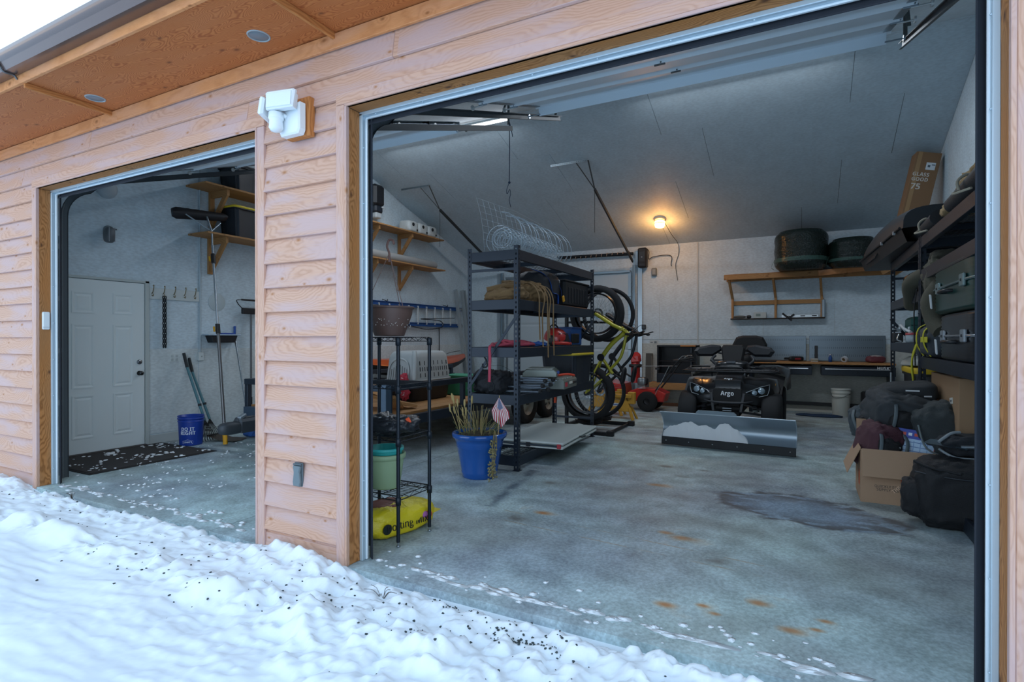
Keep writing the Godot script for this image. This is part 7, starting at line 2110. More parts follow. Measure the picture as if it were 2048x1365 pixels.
	for i in 6: part("bolt", ball(0.009, 8), mat("b9c1c6", 0.3, 0.8), p, Vector3(-0.72 + i * 0.288, 0.055, 0.014))
	part("mount_plate", extrude([[-0.24, 0.0], [0.24, 0.0], [0.24, 0.03], [0.21, 0.06], [-0.21, 0.06], [-0.24, 0.03]], 0.012, 0.003), pm, p, Vector3(-0.09, 0.42, 0.075), Vector3(8, 0, 0))
	for s in [-1, 1]: barpart("push_arm", Vector3(s * 0.22, 0.22, -0.1), Vector3(s * 0.16, 0.28, -0.95), 0.05, 0.05, dk, p, 0.005)
	var sn := fbm(91, 3.0, 3)
	var top := []
	for i in 73:
		var x := -0.77 + i * 0.0144
		var k := i / 72.0
		var hgt := 0.10 + 0.10 * exp(-pow((k - 0.30) / 0.17, 2.0)) + 0.115 * exp(-pow((k - 0.74) / 0.12, 2.0)) + 0.05 * exp(-pow((k - 0.52) / 0.05, 2.0)) + sn.get_noise_2d(x * 2.5, 0) * 0.02
		hgt *= sqrt(clampf((1.0 - k) / 0.12, 0.0, 1.0)) * sqrt(clampf((k + 0.03) / 0.1, 0.3, 1.0))
		var col := []
		for j in 6:
			var t := j / 5.0
			var y := 0.105 + hgt * t
			var tt := clampf((y - 0.10) / 0.33, 0, 1)
			col.append(Vector3(x, y, -0.13 * sin(PI * clampf(tt * 0.92 + 0.04, 0, 1)) + 0.10 * tt + 0.004 + 0.018 * sin(PI * clampf(1.0 - t, 0.0, 0.7)) + sn.get_noise_2d(x * 6.0, y * 8.0) * 0.006))
		top.append(col)
	var sp := part("plough_snow", skin(top), mat("e9eef2", 0.85), null, Vector3(1.55, 0, -4.62), Vector3(0, -4.4, 0))
	tag(sp, "white snow packed against the plough blade", "snow")
	sp.set_meta("kind", "stuff")

func snow_thrower() -> void:
	var red := mat("b5221c", 0.35, 0.0, "coat")
	var bk := mat("17181a", 0.55)
	var t := thing("snow_blower", "red two stage snow blower with black handles by the back wall", "snow blower", Vector3(-0.42, 0, -8.05))
	part("auger_housing", join([at(extrude([[-0.2, 0.06], [0.12, 0.05], [0.2, 0.2], [0.16, 0.5], [-0.2, 0.55], [-0.26, 0.3]], 0.7, 0.01), -0.42, 0.0, 0, 0, 0, 0)]), red, t)
	part("auger_mouth", box(0.02, 0.36, 0.62, 0.004), mat("22201f", 0.8), t, Vector3(-0.66, 0.3, 0))
	part("chute", tube(curve([Vector3(-0.06, 0.52, 0.05), Vector3(-0.06, 0.75, 0.05), Vector3(-0.06, 0.98, 0.05), Vector3(-0.02, 1.04, 0.1)], 4), 0.085, 14), red, t)
	part("chute_collar", lathe([[0.086, 0.0], [0.125, 0.0], [0.125, 0.05], [0.086, 0.06]], 18), bk, t, Vector3(-0.06, 0.82, 0.05))
	part("chute_hood", box(0.17, 0.14, 0.17, 0.02), red, t, Vector3(-0.05, 0.98, 0.06), Vector3(0, 0, 8))
	part("engine_block", join([at(box(0.32, 0.28, 0.3, 0.03), 0.26, 0.58, 0), at(lump(0.16, 0.16, 0.14, 0.7, 0.0, 2, 18), 0.14, 0.56, 0.18), at(box(0.22, 0.06, 0.24, 0.02), 0.26, 0.75, 0)]), bk, t)
	part("muffler", lump(0.16, 0.16, 0.1, 0.6, 0.0, 3, 18), mat("8b9194", 0.3, 0.8), t, Vector3(0.11, 0.56, 0.24))
	part("fuel_cap", cyl(0.04, 0.04, 14), mat("2b2c2e", 0.5), t, Vector3(0.36, 0.80, 0.05))
	part("chassis", extrude([[-0.15, 0.18], [0.5, 0.18], [0.55, 0.34], [0.38, 0.42], [0.0, 0.42], [-0.15, 0.36]], 0.42, 0.02), red, t)
	for s in [-1, 1]:
		var w := part("wheel", wheel([[0.06, 0.05], [0.1, 0.055], [0.165, 0.06], [0.185, 0.04], [0.19, 0.0], [0.185, -0.04], [0.165, -0.06], [0.06, -0.05]], 28), mat("161718", 0.85), t, Vector3(0.22, 0.19, s * 0.27), Vector3(0, 90, 0))
		part("hub", wheel([[0.0, 0.04], [0.05, 0.04], [0.085, 0.03], [0.09, 0.056], [0.0, -0.04]], 20), mat("2b2c2f", 0.4, 0.4), w)
		part("handle_bar", tube(curve([Vector3(0.35, 0.38, s * 0.2), Vector3(0.6, 0.72, s * 0.22), Vector3(0.78, 0.96, s * 0.24), Vector3(0.9, 1.0, s * 0.24)], 5), 0.014, 8), bk, t)
		part("grip", tube([Vector3(0.84, 0.985, s * 0.24), Vector3(0.97, 1.01, s * 0.24)], 0.02, 8), bk, t)
		part("lever", tube([Vector3(0.78, 0.98, s * 0.24), Vector3(0.86, 1.05, s * 0.24), Vector3(0.95, 1.05, s * 0.24)], 0.007, 6), mat("9aa1a5", 0.3, 0.8), t)
	part("control_panel", box(0.12, 0.05, 0.5, 0.012), bk, t, Vector3(0.74, 0.96, 0))
	part("chute_rod", tube([Vector3(0.0, 0.84, 0.08), Vector3(0.74, 0.86, 0.1)], 0.006, 6), mat("aab1b4", 0.3, 0.8), t)
	part("shift_rod", tube([Vector3(0.62, 0.86, 0.24), Vector3(0.36, 0.32, 0.24)], 0.006, 6), mat("aab1b4", 0.3, 0.8), t)
	# yellow sawhorses
	for k in [[Vector3(-0.42, 0, -6.65), "yellow folding sawhorse with a white label before the snow blower"], [Vector3(-0.75, 0, -7.1), "yellow sawhorse half hidden behind the bikes"]]:
		var ym := mat("b98a2c", 0.6)
		var s := thing("saw_horse", k[1], "sawhorse", k[0], 0, "yellow sawhorses")
		part("side_panel", extrude([[-0.24, 0.38], [0.14, 0.38], [0.26, 0.13], [-0.3, 0.13]], 0.03, 0.005), ym, s, Vector3(0, 0, 0.06), Vector3(-8, 0, 0))
		part("side_panel", extrude([[-0.24, 0.38], [0.14, 0.38], [0.26, 0.13], [-0.3, 0.13]], 0.03, 0.005), ym, s, Vector3(0, 0, -0.06), Vector3(8, 0, 0))
		part("top_beam", box(0.5, 0.06, 0.1, 0.006), ym, s, Vector3(0.0, 0.39, 0))
		part("bracket", box(0.12, 0.2, 0.1, 0.008), ym, s, Vector3(0.24, 0.36, -0.02))
		for x in [-0.26, 0.22]:
			for z in [-1, 1]: barpart("leg", Vector3(x, 0.2, z * 0.07), Vector3(x + signf(x) * 0.08, 0.0, z * 0.13), 0.05, 0.03, ym, s)
		if k[0].z > -7: 
			part("label_plate", box(0.16, 0.045, 0.002, 0), mat("c9cfd4", 0.6), s, Vector3(-0.02, 0.25, 0.094), Vector3(-8, 0, 0))
			part("label_print", box(0.12, 0.016, 0.002, 0), mat("3a5a94", 0.6), s, Vector3(-0.02, 0.25, 0.0955), Vector3(-8, 0, 0))
# ---------- right wall: two racks and what is piled on and before them ----------
func pack(called: String, label: String, pos: Vector3, size: Vector3, hex: String, turn: float, sd: int, tilt := Vector3.ZERO) -> Node3D:
	var t := thing(called, label, "backpack", pos, turn)
	var m := mat(hex, 0.8, 0.0, "cloth")
	var dkm := mat("15171a", 0.7, 0.0, "cloth")
	var inner := part("main_bag", lump(size.x, size.y, size.z, 0.55, 0.035, sd, 36, 6.0), m, t, Vector3(0, size.y / 2, 0), tilt)
	part("front_pocket", lump(size.x * 0.6, size.y * 0.6, size.z * 0.35, 0.6, 0.02, sd + 1, 26, 7.0), dkm, inner, Vector3(-size.x * 0.05, -size.y * 0.05, size.z * 0.42))
	for s in [-1, 1]:
		var x: float = s * size.x * 0.3
		part("shoulder_strap", tube(curve([Vector3(x, size.y * 0.42, size.z * 0.30), Vector3(x * 1.1, size.y * 0.2, size.z * 0.56), Vector3(x, -size.y * 0.2, size.z * 0.56), Vector3(x * 0.9, -size.y * 0.42, size.z * 0.35)], 5), 0.016, 6, false, 0.3), mat("5b676c", 0.7), inner)
	part("buckle", box(0.035, 0.02, 0.015, 0.004), mat("9aa4a8", 0.4), inner, Vector3(size.x * 0.1, size.y * 0.1, size.z * 0.58))
	return t

func right_side() -> void:
	rack("black steel rack on the right wall nearest the big door", Vector3(3.39, 0, -1.66), 0.61, 2.29, 2.345, [2.335, 2.02, 1.19, 0.12], 1)
	rack("black steel rack on the right wall further from the door", Vector3(3.39, 0, -3.98), 0.61, 2.02, 2.345, [2.335, 1.83, 1.315, 0.12], 1)
	var dkm := mat("14161a", 0.6, 0.0, "cloth")
	# rooftop cargo box on the racks' tops
	var c := thing("cargo_box", "black rooftop cargo box lying on top of the far rack", "cargo box", Vector3(3.62, 2.34, -5.35), 3)
	var rows := []
	for i in 15:
		var t := i / 14.0
		var z := lerpf(1.15, -1.55, t)
		var k := pow(clampf(1.0 - t, 0.0, 1.0), 0.45) if t > 0.55 else 1.0
		k = clampf(lerpf(0.35, 1.0, pow(sin(PI * clampf(t * 0.85 + 0.1, 0.0, 1.0)), 0.5)), 0.3, 1.0)
		var r := []
		for j in 17:
			var a := PI * j / 16.0
			r.append(Vector3(sgnpow(cos(a), 0.55) * 0.42 * (0.8 + 0.2 * k), 0.14 + pow(sin(a), 0.6) * 0.30 * k, z))
		rows.append(r)
	for e in [0, rows.size()]:
		var src: Array = rows[0] if e == 0 else rows[-1]
		var shut := []
		for v in src: shut.append(Vector3(0, 0.16, v.z))
		rows.insert(e, src.duplicate())
		rows.insert(0 if e == 0 else rows.size(), shut)
	part("lid", skin(rows, false, true), mat("2b2f33", 0.42), c)
	var br := []
	for i in 15:
		var t := i / 14.0
		var z := lerpf(1.14, -1.54, t)
		br.append([Vector3(-0.41, 0.14, z), Vector3(-0.36, 0.0, z), Vector3(-0.36, 0.0, z), Vector3(0.36, 0.0, z), Vector3(0.36, 0.0, z), Vector3(0.41, 0.14, z)])
	part("base", skin(br), mat("17191c", 0.5), c)
	part("seam_rim", join([tube([Vector3(-0.425, 0.14, 1.15), Vector3(-0.425, 0.14, -1.5)], 0.012, 6), tube([Vector3(0.42, 0.14, 1.15), Vector3(0.42, 0.14, -1.5)], 0.012, 6)]), mat("0f1113", 0.5), c)
	for z in [0.9, 0.2]: part("lock", cyl(0.02, 0.02, 12), mat("c9d0d4", 0.3, 0.6), c, Vector3(-0.43, 0.13, z), Vector3(0, 0, 90))
	for i in 8: part("slat", box(0.015, 0.09, 0.03, 0.004), mat("1d2024", 0.45), c, Vector3(-0.40, 0.07, -0.35 - i * 0.09), Vector3(28, 0, -18))
	# tall carton leaning in the corner
	var tc := thing("tall_carton", "tall brown printed carton leaning against the right wall on the rack", "carton", Vector3(3.66, 2.36, -7.0))
	var cb := mat("7d5f42", 0.85, 0.0, "grain")
	var body := part("body", box(0.30, 1.62, 0.22, 0.004), cb, tc, Vector3(0.10, 0.80, 0), Vector3(0, 8, -12))
	part("edge_tape", box(0.05, 1.62, 0.002, 0), mat("94754f", 0.5), body, Vector3(-0.1, 0, 0.111))
	part("shipping_label", box(0.11, 0.10, 0.002, 0), mat("c9d0d3", 0.6), body, Vector3(0.05, 0.62, 0.112))
	part("label_print", join([at(box(0.03, 0.03, 0.001, 0), 0.03, 0.62, 0.1135), at(box(0.04, 0.012, 0.001, 0), 0.08, 0.64, 0.1135)]), mat("4a5860", 0.6), body)
	part("lettering", text("GLASS", 0.05, 0.002), mat("c3bfb6", 0.7), body, Vector3(-0.04, 0.50, 0.112))
	part("lettering", text("GOOD", 0.05, 0.002), mat("c3bfb6", 0.7), body, Vector3(-0.04, 0.43, 0.112))
	part("lettering", text("75", 0.08, 0.002), mat("c3bfb6", 0.7), body, Vector3(-0.07, 0.33, 0.112))
	part("emblem", join([at(box(0.09, 0.012, 0.001, 0), 0, -0.12, 0.112), at(box(0.05, 0.05, 0.001, 0), 0, -0.08, 0.112)]), mat("c3bfb6", 0.7), body)
	# things along the near rack's top
	var bag := thing("tan_sack", "tan canvas sack on the near rack's top shelf", "sack", Vector3(3.72, 2.335, -2.9))
	part("sack", lump(0.5, 0.34, 0.95, 0.6, 0.06, 101, 34, 6.0), mat("9a8058", 0.9, 0.0, "cloth"), bag, Vector3(0.05, 0.22, 0))
	part("hem", lump(0.4, 0.1, 0.5, 0.6, 0.03, 102, 24, 6.0), mat("a68c63", 0.9, 0.0, "cloth"), bag, Vector3(-0.1, 0.10, -0.2))
	for k in [[Vector3(3.42, 2.345, -2.3), "black ski pole bundle with cord at the near rack's top edge", 1.0], [Vector3(3.44, 2.345, -3.9), "black rolled awning tube with white end cap on the racks' top edge", 1.5]]:
		var t := thing("rolled_tube", k[1], "roll", k[0], 0, "dark rolls on the racks' top edge")
		part("tube", tube([Vector3(0, 0.075, 0.5), Vector3(0.03, 0.075, -k[2] * 0.6)], 0.065, 14), mat("191c20", 0.6, 0.0, "cloth"), t)
		part("end_cap", lathe([[0.0, 0.006], [0.045, 0.004], [0.05, 0.0]], 14), mat("c5cdd0", 0.5), t, Vector3(0.03, 0.075, -k[2] * 0.6 - 0.003), Vector3(-90, 0, 0))
		part("tie_cord", join([tube(curve([Vector3(-0.07, 0.02, 0.1), Vector3(-0.08, 0.1, 0.08), Vector3(-0.02, 0.15, 0.05), Vector3(0.05, 0.12, 0.0)], 4), 0.01, 6), tube(curve([Vector3(-0.08, 0.03, 0.1), Vector3(-0.12, 0.0, 0.16), Vector3(-0.05, -0.0, 0.3)], 4), 0.009, 6)]), mat("a89f8c", 0.8), t)
	# hard suitcases stacked on the near rack's third shelf
	suitcase("metal_suitcase", "black ribbed hard suitcase under the green one on the near rack", Vector3(3.68, 1.195, -2.55), 0.60, 0.36, 1.15, "1b1e23", "aab2ba")
	suitcase("metal_suitcase", "dark green ribbed suitcase with steel clasps on the near rack", Vector3(3.72, 1.565, -2.72), 0.66, 0.40, 1.45, "0e3b36", "8fa6a8")
	# duffel with yellow straps, jacket draped between the racks
	var d := thing("duffel_bag", "grey duffel bag with yellow straps on the near rack's third shelf", "duffel bag", Vector3(3.60, 1.195, -3.62))
	part("bag", lump(0.48, 0.30, 0.62, 0.5, 0.02, 111, 32, 5.0), mat("343b41", 0.8, 0.0, "cloth"), d, Vector3(0, 0.15, 0))
	var yl := mat("b9b52a", 0.6)
	part("strap", tube(curve([Vector3(-0.15, 0.31, 0.14), Vector3(-0.245, 0.24, 0.14), Vector3(-0.25, 0.12, 0.14), Vector3(-0.2, 0.01, 0.14)], 4), 0.026, 6, false, 0.2), yl, d)
	part("strap", tube(curve([Vector3(-0.15, 0.315, -0.20), Vector3(-0.24, 0.26, -0.20), Vector3(-0.252, 0.12, -0.20), Vector3(-0.2, 0.01, -0.20)], 4), 0.026, 6, false, 0.2), yl, d)
	part("cross_band", box(0.006, 0.05, 0.3, 0.002), yl, d, Vector3(-0.25, 0.16, 0.14))
	part("tail_cord", join([tube(curve([Vector3(-0.25, 0.12, -0.24), Vector3(-0.28, -0.02, -0.26), Vector3(-0.27, -0.22, -0.25)], 5), 0.008, 5), tube(curve([Vector3(-0.25, 0.12, -0.2), Vector3(-0.29, -0.05, -0.21), Vector3(-0.28, -0.24, -0.19)], 5), 0.008, 5)]), yl, d)
	var j := thing("draped_jacket", "olive work jacket draped over the rack's edge above the duffel", "jacket", Vector3(3.52, 1.50, -3.75))
	var om := mat("4a493d", 0.9, 0.0, "cloth")
	part("body", lump(0.34, 0.62, 0.55, 0.65, 0.06, 121, 38, 6.0), om, j, Vector3(0.06, 0.30, 0), Vector3(0, 0, 8))
	part("sleeve", tube(curve([Vector3(-0.05, 0.5, -0.2), Vector3(-0.16, 0.42, -0.45), Vector3(-0.12, 0.3, -0.72), Vector3(-0.1, 0.22, -0.85)], 6), 0.075, 14), om, j)
	part("sleeve", tube(curve([Vector3(-0.02, 0.36, 0.18), Vector3(-0.12, 0.2, 0.26), Vector3(-0.1, 0.02, 0.32), Vector3(-0.06, -0.08, 0.42)], 6), 0.075, 14), om, j)
	part("collar", lump(0.2, 0.12, 0.26, 0.7, 0.02, 122, 20, 7.0), mat("3d3c33", 0.9), j, Vector3(0.02, 0.62, -0.02))
	part("cord", tube(curve([Vector3(-0.14, 0.35, -0.3), Vector3(-0.16, 0.1, -0.31), Vector3(-0.15, -0.4, -0.3)], 4), 0.006, 5), mat("17181a", 0.6), j)
	# far rack: saddle-like black kit, green tool box, jar, chrome parts
	var sd := thing("climbing_kit", "black and orange climbing harness heaped on the far rack's second shelf", "harness", Vector3(3.62, 1.835, -4.9))
	part("belt", lump(0.36, 0.16, 0.5, 0.6, 0.05, 131, 30, 8.0), dkm, sd, Vector3(0, 0.09, 0))
	for k in 3: part("loop", tube(curve([Vector3(-0.15, 0.1, 0.15 - k * 0.12), Vector3(-0.22, 0.2, 0.12 - k * 0.12), Vector3(-0.1, 0.26, 0.1 - k * 0.12), Vector3(0.0, 0.15, 0.1 - k * 0.12)], 4), 0.018, 6, false, 0.4), mat("c2711f" if k == 1 else "1a1c20", 0.6), sd)
	part("carabiners", join([tube(curve([Vector3(-0.2, 0.1, 0.2), Vector3(-0.22, 0.04, 0.22), Vector3(-0.2, 0.0, 0.2), Vector3(-0.19, 0.05, 0.18), Vector3(-0.2, 0.1, 0.2)], 3), 0.006, 5)]), mat("b5bcc0", 0.3, 0.8), sd)
	var gt := thing("green_toolbox", "teal green tool case with white hose on the far rack's third shelf", "tool case", Vector3(3.70, 1.32, -5.45))
	part("case", box(0.40, 0.30, 0.5, 0.03), mat("14524e", 0.5), gt, Vector3(0, 0.15, 0))
	part("lid_seam", box(0.405, 0.008, 0.505, 0.002), mat("0d3a38", 0.5), gt, Vector3(0, 0.2, 0))
	part("hose_arm", tube(curve([Vector3(-0.24, 0.17, -0.3), Vector3(-0.24, 0.21, -0.25), Vector3(-0.24, 0.16, 0.05), Vector3(-0.22, 0.12, 0.35)], 5), 0.016, 8), mat("c9d3d8", 0.4), gt)
	part("latch", box(0.02, 0.05, 0.05, 0.006), mat("c9d3d8", 0.4), gt, Vector3(-0.205, 0.16, 0.12))
	var jr := thing("clear_jar", "clear jar with red lid on the far rack's third shelf edge", "jar", Vector3(3.46, 1.32, -4.85))
	part("jar", lathe([[0.0, 0.0], [0.06, 0.0], [0.065, 0.02], [0.065, 0.08], [0.06, 0.09]], 20), mat("9aa7ad", 0.15), jr)
	part("lid", lathe([[0.066, 0.085], [0.066, 0.11], [0.0, 0.112]], 20), mat("8e2f38", 0.4), jr)
	var hp := thing("chrome_hitch", "chrome hitch parts at the far end of the far rack's third shelf", "hitch", Vector3(3.45, 1.32, -5.85))
	part("bar", tube([Vector3(0, 0.16, 0.1), Vector3(0, 0.16, -0.2)], 0.028, 12), mat("a9b2b8", 0.2, 0.9), hp)
	part("stand", box(0.1, 0.12, 0.2, 0.01), mat("25292d", 0.5), hp, Vector3(0, 0.06, -0.05))
	part("pin", tube(curve([Vector3(0.0, 0.1, 0.1), Vector3(-0.02, 0.03, 0.13), Vector3(0.02, 0.01, 0.15)], 4), 0.012, 6), mat("b9c1c6", 0.2, 0.9), hp)
	# lower shelves: totes with yellow lids, big cartons
	tote("storage_tote", "dark tote with yellow lid low on the far rack", Vector3(3.70, 0.125, -5.15), 0.50, 0.92, 0.80, "c9ac1e", 0, "14181d")
	var wd := thing("grey_dome_lid", "pale grey domed lid lying on the far rack's tote", "lid", Vector3(3.68, 1.05, -5.4))
	part("dome", lathe([[0.26, 0.0], [0.25, 0.05], [0.19, 0.10], [0.1, 0.13], [0.0, 0.135]], 28), mat("9ba39f", 0.4), wd)
	part("rim", lathe([[0.26, 0.0], [0.275, 0.006], [0.26, 0.014]], 28), mat("7e8682", 0.4), wd)
	carton("carton", "large brown carton with torn tape on the near rack's bottom shelf", Vector3(3.72, 0.125, -3.3), 0.52, 0.93, 1.05, 0)
	var tape := thing("torn_label", "small white label stuck on the large brown carton", "label", Vector3(3.458, 0.86, -3.02))
	part("label", box(0.003, 0.05, 0.10, 0.0005), mat("c2c4bd", 0.6), tape, Vector3.ZERO, Vector3(-8, 0, 0))
	part("print", box(0.0035, 0.015, 0.06, 0), mat("5b6266", 0.6), tape, Vector3(-0.0004, 0, 0), Vector3(-8, 0, 0))
	var st := thing("scale_stand", "small grey postal scale stand hanging at the far rack's post", "scale", Vector3(3.35, 0.0, -5.6))
	part("column", rod(Vector3(0.0, 0.0, 0), Vector3(0.0, 0.95, 0), 0.012, 8), mat("8d969a", 0.35, 0.6), st)
	part("dial_box", box(0.16, 0.16, 0.14, 0.012), mat("77838a", 0.4), st, Vector3(-0.02, 0.60, 0))
	part("tray", box(0.22, 0.02, 0.2, 0.006), mat("a8a48c", 0.5), st, Vector3(-0.02, 0.47, 0))
	part("base", lathe([[0.0, 0.02], [0.12, 0.02], [0.13, 0.0]], 18), mat("3a4045", 0.5), st)
	# open moving box with packs, before the rack
	open_box()
	pack("hiking_pack", "charcoal hiking backpack heaped on top of the moving box", Vector3(3.20, 0.52, -3.35), Vector3(0.62, 0.36, 0.50), "31363a", 14, 141, Vector3(14, 0, -12))
	var top := thing("pack_lid", "dark pack lid with white print lying above the hiking backpack", "pack lid", Vector3(3.22, 0.80, -3.45))
	part("lid", lump(0.44, 0.17, 0.34, 0.5, 0.015, 151, 30, 6.0), mat("23282c", 0.75, 0.0, "cloth"), top, Vector3(0, 0.085, 0), Vector3(6, 0, 6))
	part("print", join([at(box(0.10, 0.012, 0.002, 0), 0.02, 0.11, 0.172, -10), at(box(0.06, 0.01, 0.002, 0), -0.01, 0.06, 0.174, 0), at(box(0.06, 0.012, 0.002, 0), 0.13, 0.065, 0.16, 0, 18)]), mat("c9cfd2", 0.6), top)
	part("side_strap", tube(curve([Vector3(-0.18, 0.06, 0.1), Vector3(-0.24, -0.06, 0.2), Vector3(-0.33, -0.22, 0.22)], 5), 0.02, 6, false, 0.3), mat("5b676c", 0.7), top)
	var tarp := thing("folded_tarp", "dark green grey pack cover slumped against the rack", "cover", Vector3(3.40, 0.36, -3.12))
	part("cover", lump(0.34, 0.46, 0.42, 0.6, 0.04, 161, 32, 5.0), mat("2f3638", 0.8, 0.0, "cloth"), tarp, Vector3(0, 0.24, 0), Vector3(0, 0, 24))
	part("hem_cord", tube(curve([Vector3(-0.17, 0.3, 0.18), Vector3(-0.12, 0.12, 0.23), Vector3(0.05, 0.05, 0.22)], 5), 0.008, 6), mat("6a7678", 0.7), tarp)
	var g2 := pack("day_pack", "slate grey day pack behind the maroon one", Vector3(2.98, 0.42, -3.78), Vector3(0.36, 0.30, 0.30), "3b454b", -10, 171, Vector3(0, 0, 12))
	# black duffel and shovel in front
	var f := thing("black_duffel", "large black duffel bag on the floor beside the right jamb", "duffel bag", Vector3(3.42, 0, -2.50), -6)
	part("bag", lump(0.62, 0.50, 0.50, 0.45, 0.03, 181, 44, 5.0), mat("101216", 0.7, 0.0, "cloth"), f, Vector3(0.02, 0.24, 0))
	part("end_pocket", lump(0.16, 0.26, 0.26, 0.55, 0.02, 182, 26, 7.0), mat("121418", 0.7, 0.0, "cloth"), f, Vector3(-0.28, 0.19, 0.06))
	part("zip", tube(curve([Vector3(-0.28, 0.40, 0.2), Vector3(-0.05, 0.385, 0.255), Vector3(0.28, 0.39, 0.24)], 6), 0.006, 5), mat("2b2f35", 0.5), f)
	for x in [-0.28, 0.0]: part("fold", tube(curve([Vector3(x, 0.46, 0.12), Vector3(x + 0.1, 0.44, 0.22), Vector3(x + 0.26, 0.42, 0.245)], 5), 0.012, 6), mat("101216", 0.7, 0.0, "cloth"), f)
	part("carry_handle", tube(curve([Vector3(0.12, 0.28, 0.26), Vector3(0.15, 0.16, 0.29), Vector3(0.2, 0.1, 0.27)], 5), 0.012, 6), mat("15181c", 0.7), f)
	var sh := thing("snow_shovel", "small steel avalanche shovel lying on the black duffel", "shovel", Vector3(3.42, 0.50, -2.52))
	part("blade", skin([[Vector3(-0.20, 0.03, 0.10), Vector3(-0.21, 0.02, 0.0), Vector3(-0.20, 0.035, -0.10)], [Vector3(-0.05, 0.05, 0.12), Vector3(-0.05, 0.02, 0.0), Vector3(-0.05, 0.055, -0.12)], [Vector3(0.05, 0.06, 0.11), Vector3(0.05, 0.03, 0.0), Vector3(0.05, 0.06, -0.11)]]), mat("8aa0ad", 0.3, 0.7), sh, Vector3(-0.02, 0.03, 0.02), Vector3(0, -25, -8))
	part("shaft", rod(Vector3(0.0, 0.07, 0.02), Vector3(0.42, 0.11, 0.06), 0.014, 10), mat("a9b5bd", 0.25, 0.8), sh)
	var hv := thing("shovel_pouch", "dark cloth pouch with grey trim under the shovel", "pouch", Vector3(3.44, 0.49, -2.66))
	part("pouch", lump(0.36, 0.16, 0.28, 0.55, 0.03, 191, 28, 7.0), mat("1d2228", 0.8, 0.0, "cloth"), hv, Vector3(0.06, 0.07, 0))
	part("trim", join([tube(curve([Vector3(-0.14, 0.1, 0.1), Vector3(-0.06, 0.16, 0.05), Vector3(0.0, 0.17, 0.02)], 4), 0.012, 6), tube(curve([Vector3(-0.14, 0.05, 0.1), Vector3(-0.05, 0.0, 0.15), Vector3(0.1, 0.0, 0.15)], 4), 0.01, 6)]), mat("8c979d", 0.7), hv)

func suitcase(called: String, label: String, pos: Vector3, w: float, h: float, l: float, hex: String, trim: String) -> void:
	var t := thing(called, label, "suitcase", pos, 0, "ribbed hard suitcases")
	var rows := []
	var n := 26
	for i in n + 1:
		var y := h * i / n
		var rib := 0.006 if i % 2 == 0 else 0.0
		if i == 0 or i == n: rib = -0.03
		var r := []
		for j in 41:
			var a := TAU * j / 40
			r.append(Vector3(sgnpow(cos(a), 0.28) * (w / 2 - 0.006 + rib), y, sgnpow(sin(a), 0.28) * (l / 2 - 0.006 + rib)))
		rows.append(r)
	part("shell", skin(rows, false, false, Vector2(1, 1), true), mat(hex, 0.3, 0.1), t)
	var b := []
	for i in 41:
		var a := TAU * i / 40
		b.append(Vector3(sgnpow(cos(a), 0.28) * (w / 2 + 0.006), h * 0.52, sgnpow(sin(a), 0.28) * (l / 2 + 0.006)))
	part("frame_band", tube(b, 0.011, 6), mat(trim, 0.25, 0.8), t)
	for z in [-0.25, 0.3]:
		part("clasp", box(0.02, 0.09, 0.12, 0.006), mat(trim, 0.3, 0.7), t, Vector3(-w / 2 - 0.008, h * 0.52, z * l))
		part("clasp_key", box(0.006, 0.02, 0.02, 0.002), mat("22272b", 0.4), t, Vector3(-w / 2 - 0.02, h * 0.52, z * l))
	part("handle", tube(curve([Vector3(-w / 2, h * 0.4, -0.1), Vector3(-w / 2 - 0.05, h * 0.4, -0.08), Vector3(-w / 2 - 0.05, h * 0.4, 0.08), Vector3(-w / 2, h * 0.4, 0.1)], 4), 0.014, 8), mat("1a1d21", 0.4), t)
	part("luggage_tag", box(0.012, 0.12, 0.04, 0.003), mat("c9d0d3", 0.6), t, Vector3(-w / 2 - 0.03, h * 0.28, -l * 0.36), Vector3(12, 0, 6))

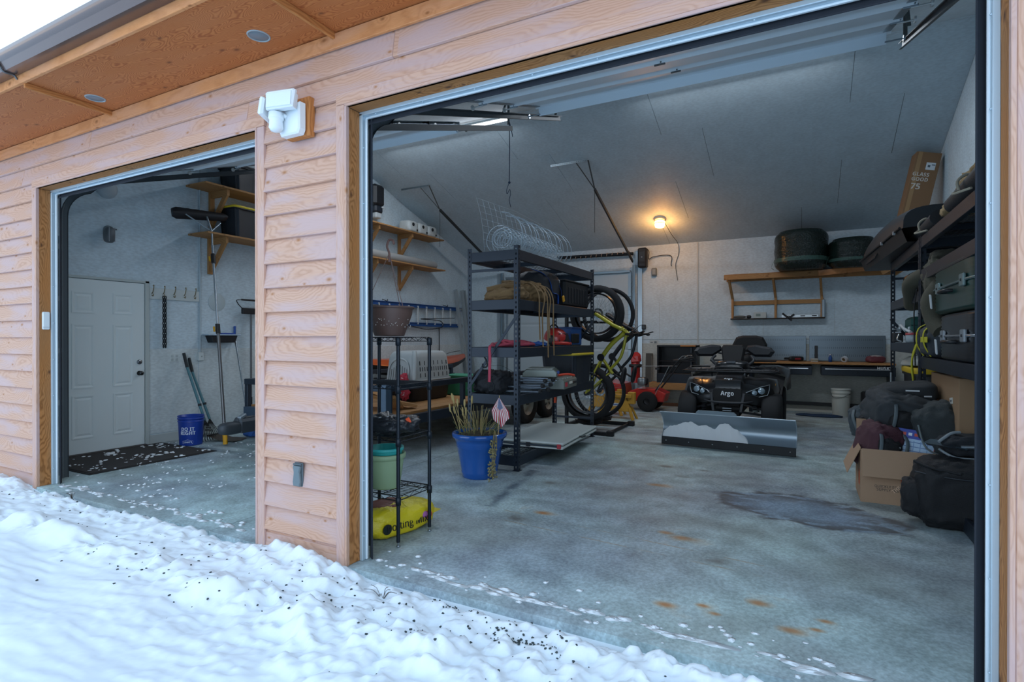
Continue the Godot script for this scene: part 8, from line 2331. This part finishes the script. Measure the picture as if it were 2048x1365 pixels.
func open_box() -> void:
	var m := mat("ab8d72", 0.85, 0.0, "grain")
	var b := thing("moving_box", "open brown cardboard moving box with orange logo before the rack", "moving box", Vector3(3.10, 0, -3.12), 0)
	var hx := 0.27
	var hz := 0.25
	var h := 0.44
	part("front_wall", box(hx * 2, h, 0.006, 0.001), m, b, Vector3(0, h / 2, hz))
	part("back_wall", box(hx * 2, h, 0.006, 0.001), m, b, Vector3(0, h / 2, -hz))
	for s in [-1, 1]: part("side_wall", box(0.006, h, hz * 2, 0.001), m, b, Vector3(s * hx, h / 2, 0))
	part("bottom", box(hx * 2, 0.006, hz * 2, 0.001), m, b, Vector3(0, 0.004, 0))
	part("front_flap", box(hx * 2 - 0.01, 0.23, 0.006, 0.001), m, b, Vector3(0.0, h - 0.10, hz + 0.05), Vector3(-22, 0, 0))
	part("left_flap", box(0.006, 0.24, hz * 2 - 0.02, 0.001), m, b, Vector3(-hx - 0.05, h - 0.10, 0.0), Vector3(0, 0, -24))
	part("back_flap", box(hx * 2 - 0.01, 0.2, 0.006, 0.001), m, b, Vector3(0, h + 0.09, -hz - 0.03), Vector3(-15, 0, 0))
	part("tape_strip", box(0.11, h - 0.02, 0.001, 0), mat("9d7f62", 0.5), b, Vector3(0.10, h / 2, hz + 0.0035))
	part("logo_panel", box(0.13, 0.10, 0.001, 0), mat("c9531e", 0.7), b, Vector3(0.07, 0.22, hz + 0.0045))
	var lg := text("THE HOME DEPOT", 0.028, 0.001)
	part("logo_lettering", lg, mat("d8b79a", 0.7), b, Vector3(0.07, 0.215, hz + 0.0055), Vector3(0, 0, 42))
	part("side_logo", box(0.001, 0.12, 0.10, 0), mat("c9531e", 0.7), b, Vector3(-hx - 0.0035, 0.18, 0.12))
	part("lettering", text("QUICKLY ESTIMATE YOUR", 0.021, 0.001, "Droid Sans", false), mat("4f4a47", 0.7), b, Vector3(-0.01, 0.145, hz + 0.005))
	part("lettering", text("SUPPLY NEEDS AT", 0.021, 0.001, "Droid Sans", false), mat("4f4a47", 0.7), b, Vector3(-0.045, 0.118, hz + 0.005))
	# maroon pack and a box of blue print inside
	pack("maroon_pack", "maroon backpack stuffed in the open moving box", Vector3(2.98, 0.22, -3.12), Vector3(0.30, 0.42, 0.40), "4a2a33", 20, 201, Vector3(0, 0, -10))
	var p := thing("cereal_box", "blue and white printed carton sticking out of the moving box", "carton", Vector3(3.20, 0.20, -3.02), -8)
	var im := Image.create(128, 160, false, Image.FORMAT_RGB8)
	im.fill(Color("2742a0"))
	im.fill_rect(Rect2i(14, 30, 104, 118), Color("a9c6e0"))
	im.fill_rect(Rect2i(118, 20, 6, 130), Color("c2402f"))
	for i in 7: im.fill_rect(Rect2i(20, 40 + i * 15, 92, 2), Color("3d5f9c"))
	for i in 5: im.fill_rect(Rect2i(28 + i * 18, 36, 2, 108), Color("6f92bf"))
	for i in 6: im.fill_rect(Rect2i(16 + i * 16, 10, 10, 10), Color("dfe6ef") if i % 2 == 0 else Color("c2402f"))
	part("body", box(0.33, 0.40, 0.12, 0.003), mat("243a86", 0.5), p, Vector3(0, 0.2, 0), Vector3(-16, 0, -6))
	var pm := PlaneMesh.new()
	pm.size = Vector2(0.325, 0.39)
	pm.orientation = PlaneMesh.FACE_Z
	part("printed_face", pm, img_mat(im, 0.45), p, Vector3(0.0, 0.217, 0.0595), Vector3(-16, 0, -6))
func _ready() -> void:
	rng.seed = 20240611
	camera_and_light()
	shell()
	snow()
	lamps()
	doors()
	facade_things()
	left_bay()
	big_rack()
	bikes()
	wire_shelf()
	planter()
	trailer()
	left_wall_things()
	back_wall_things()
	quad_bike()
	snow_thrower()
	right_side()
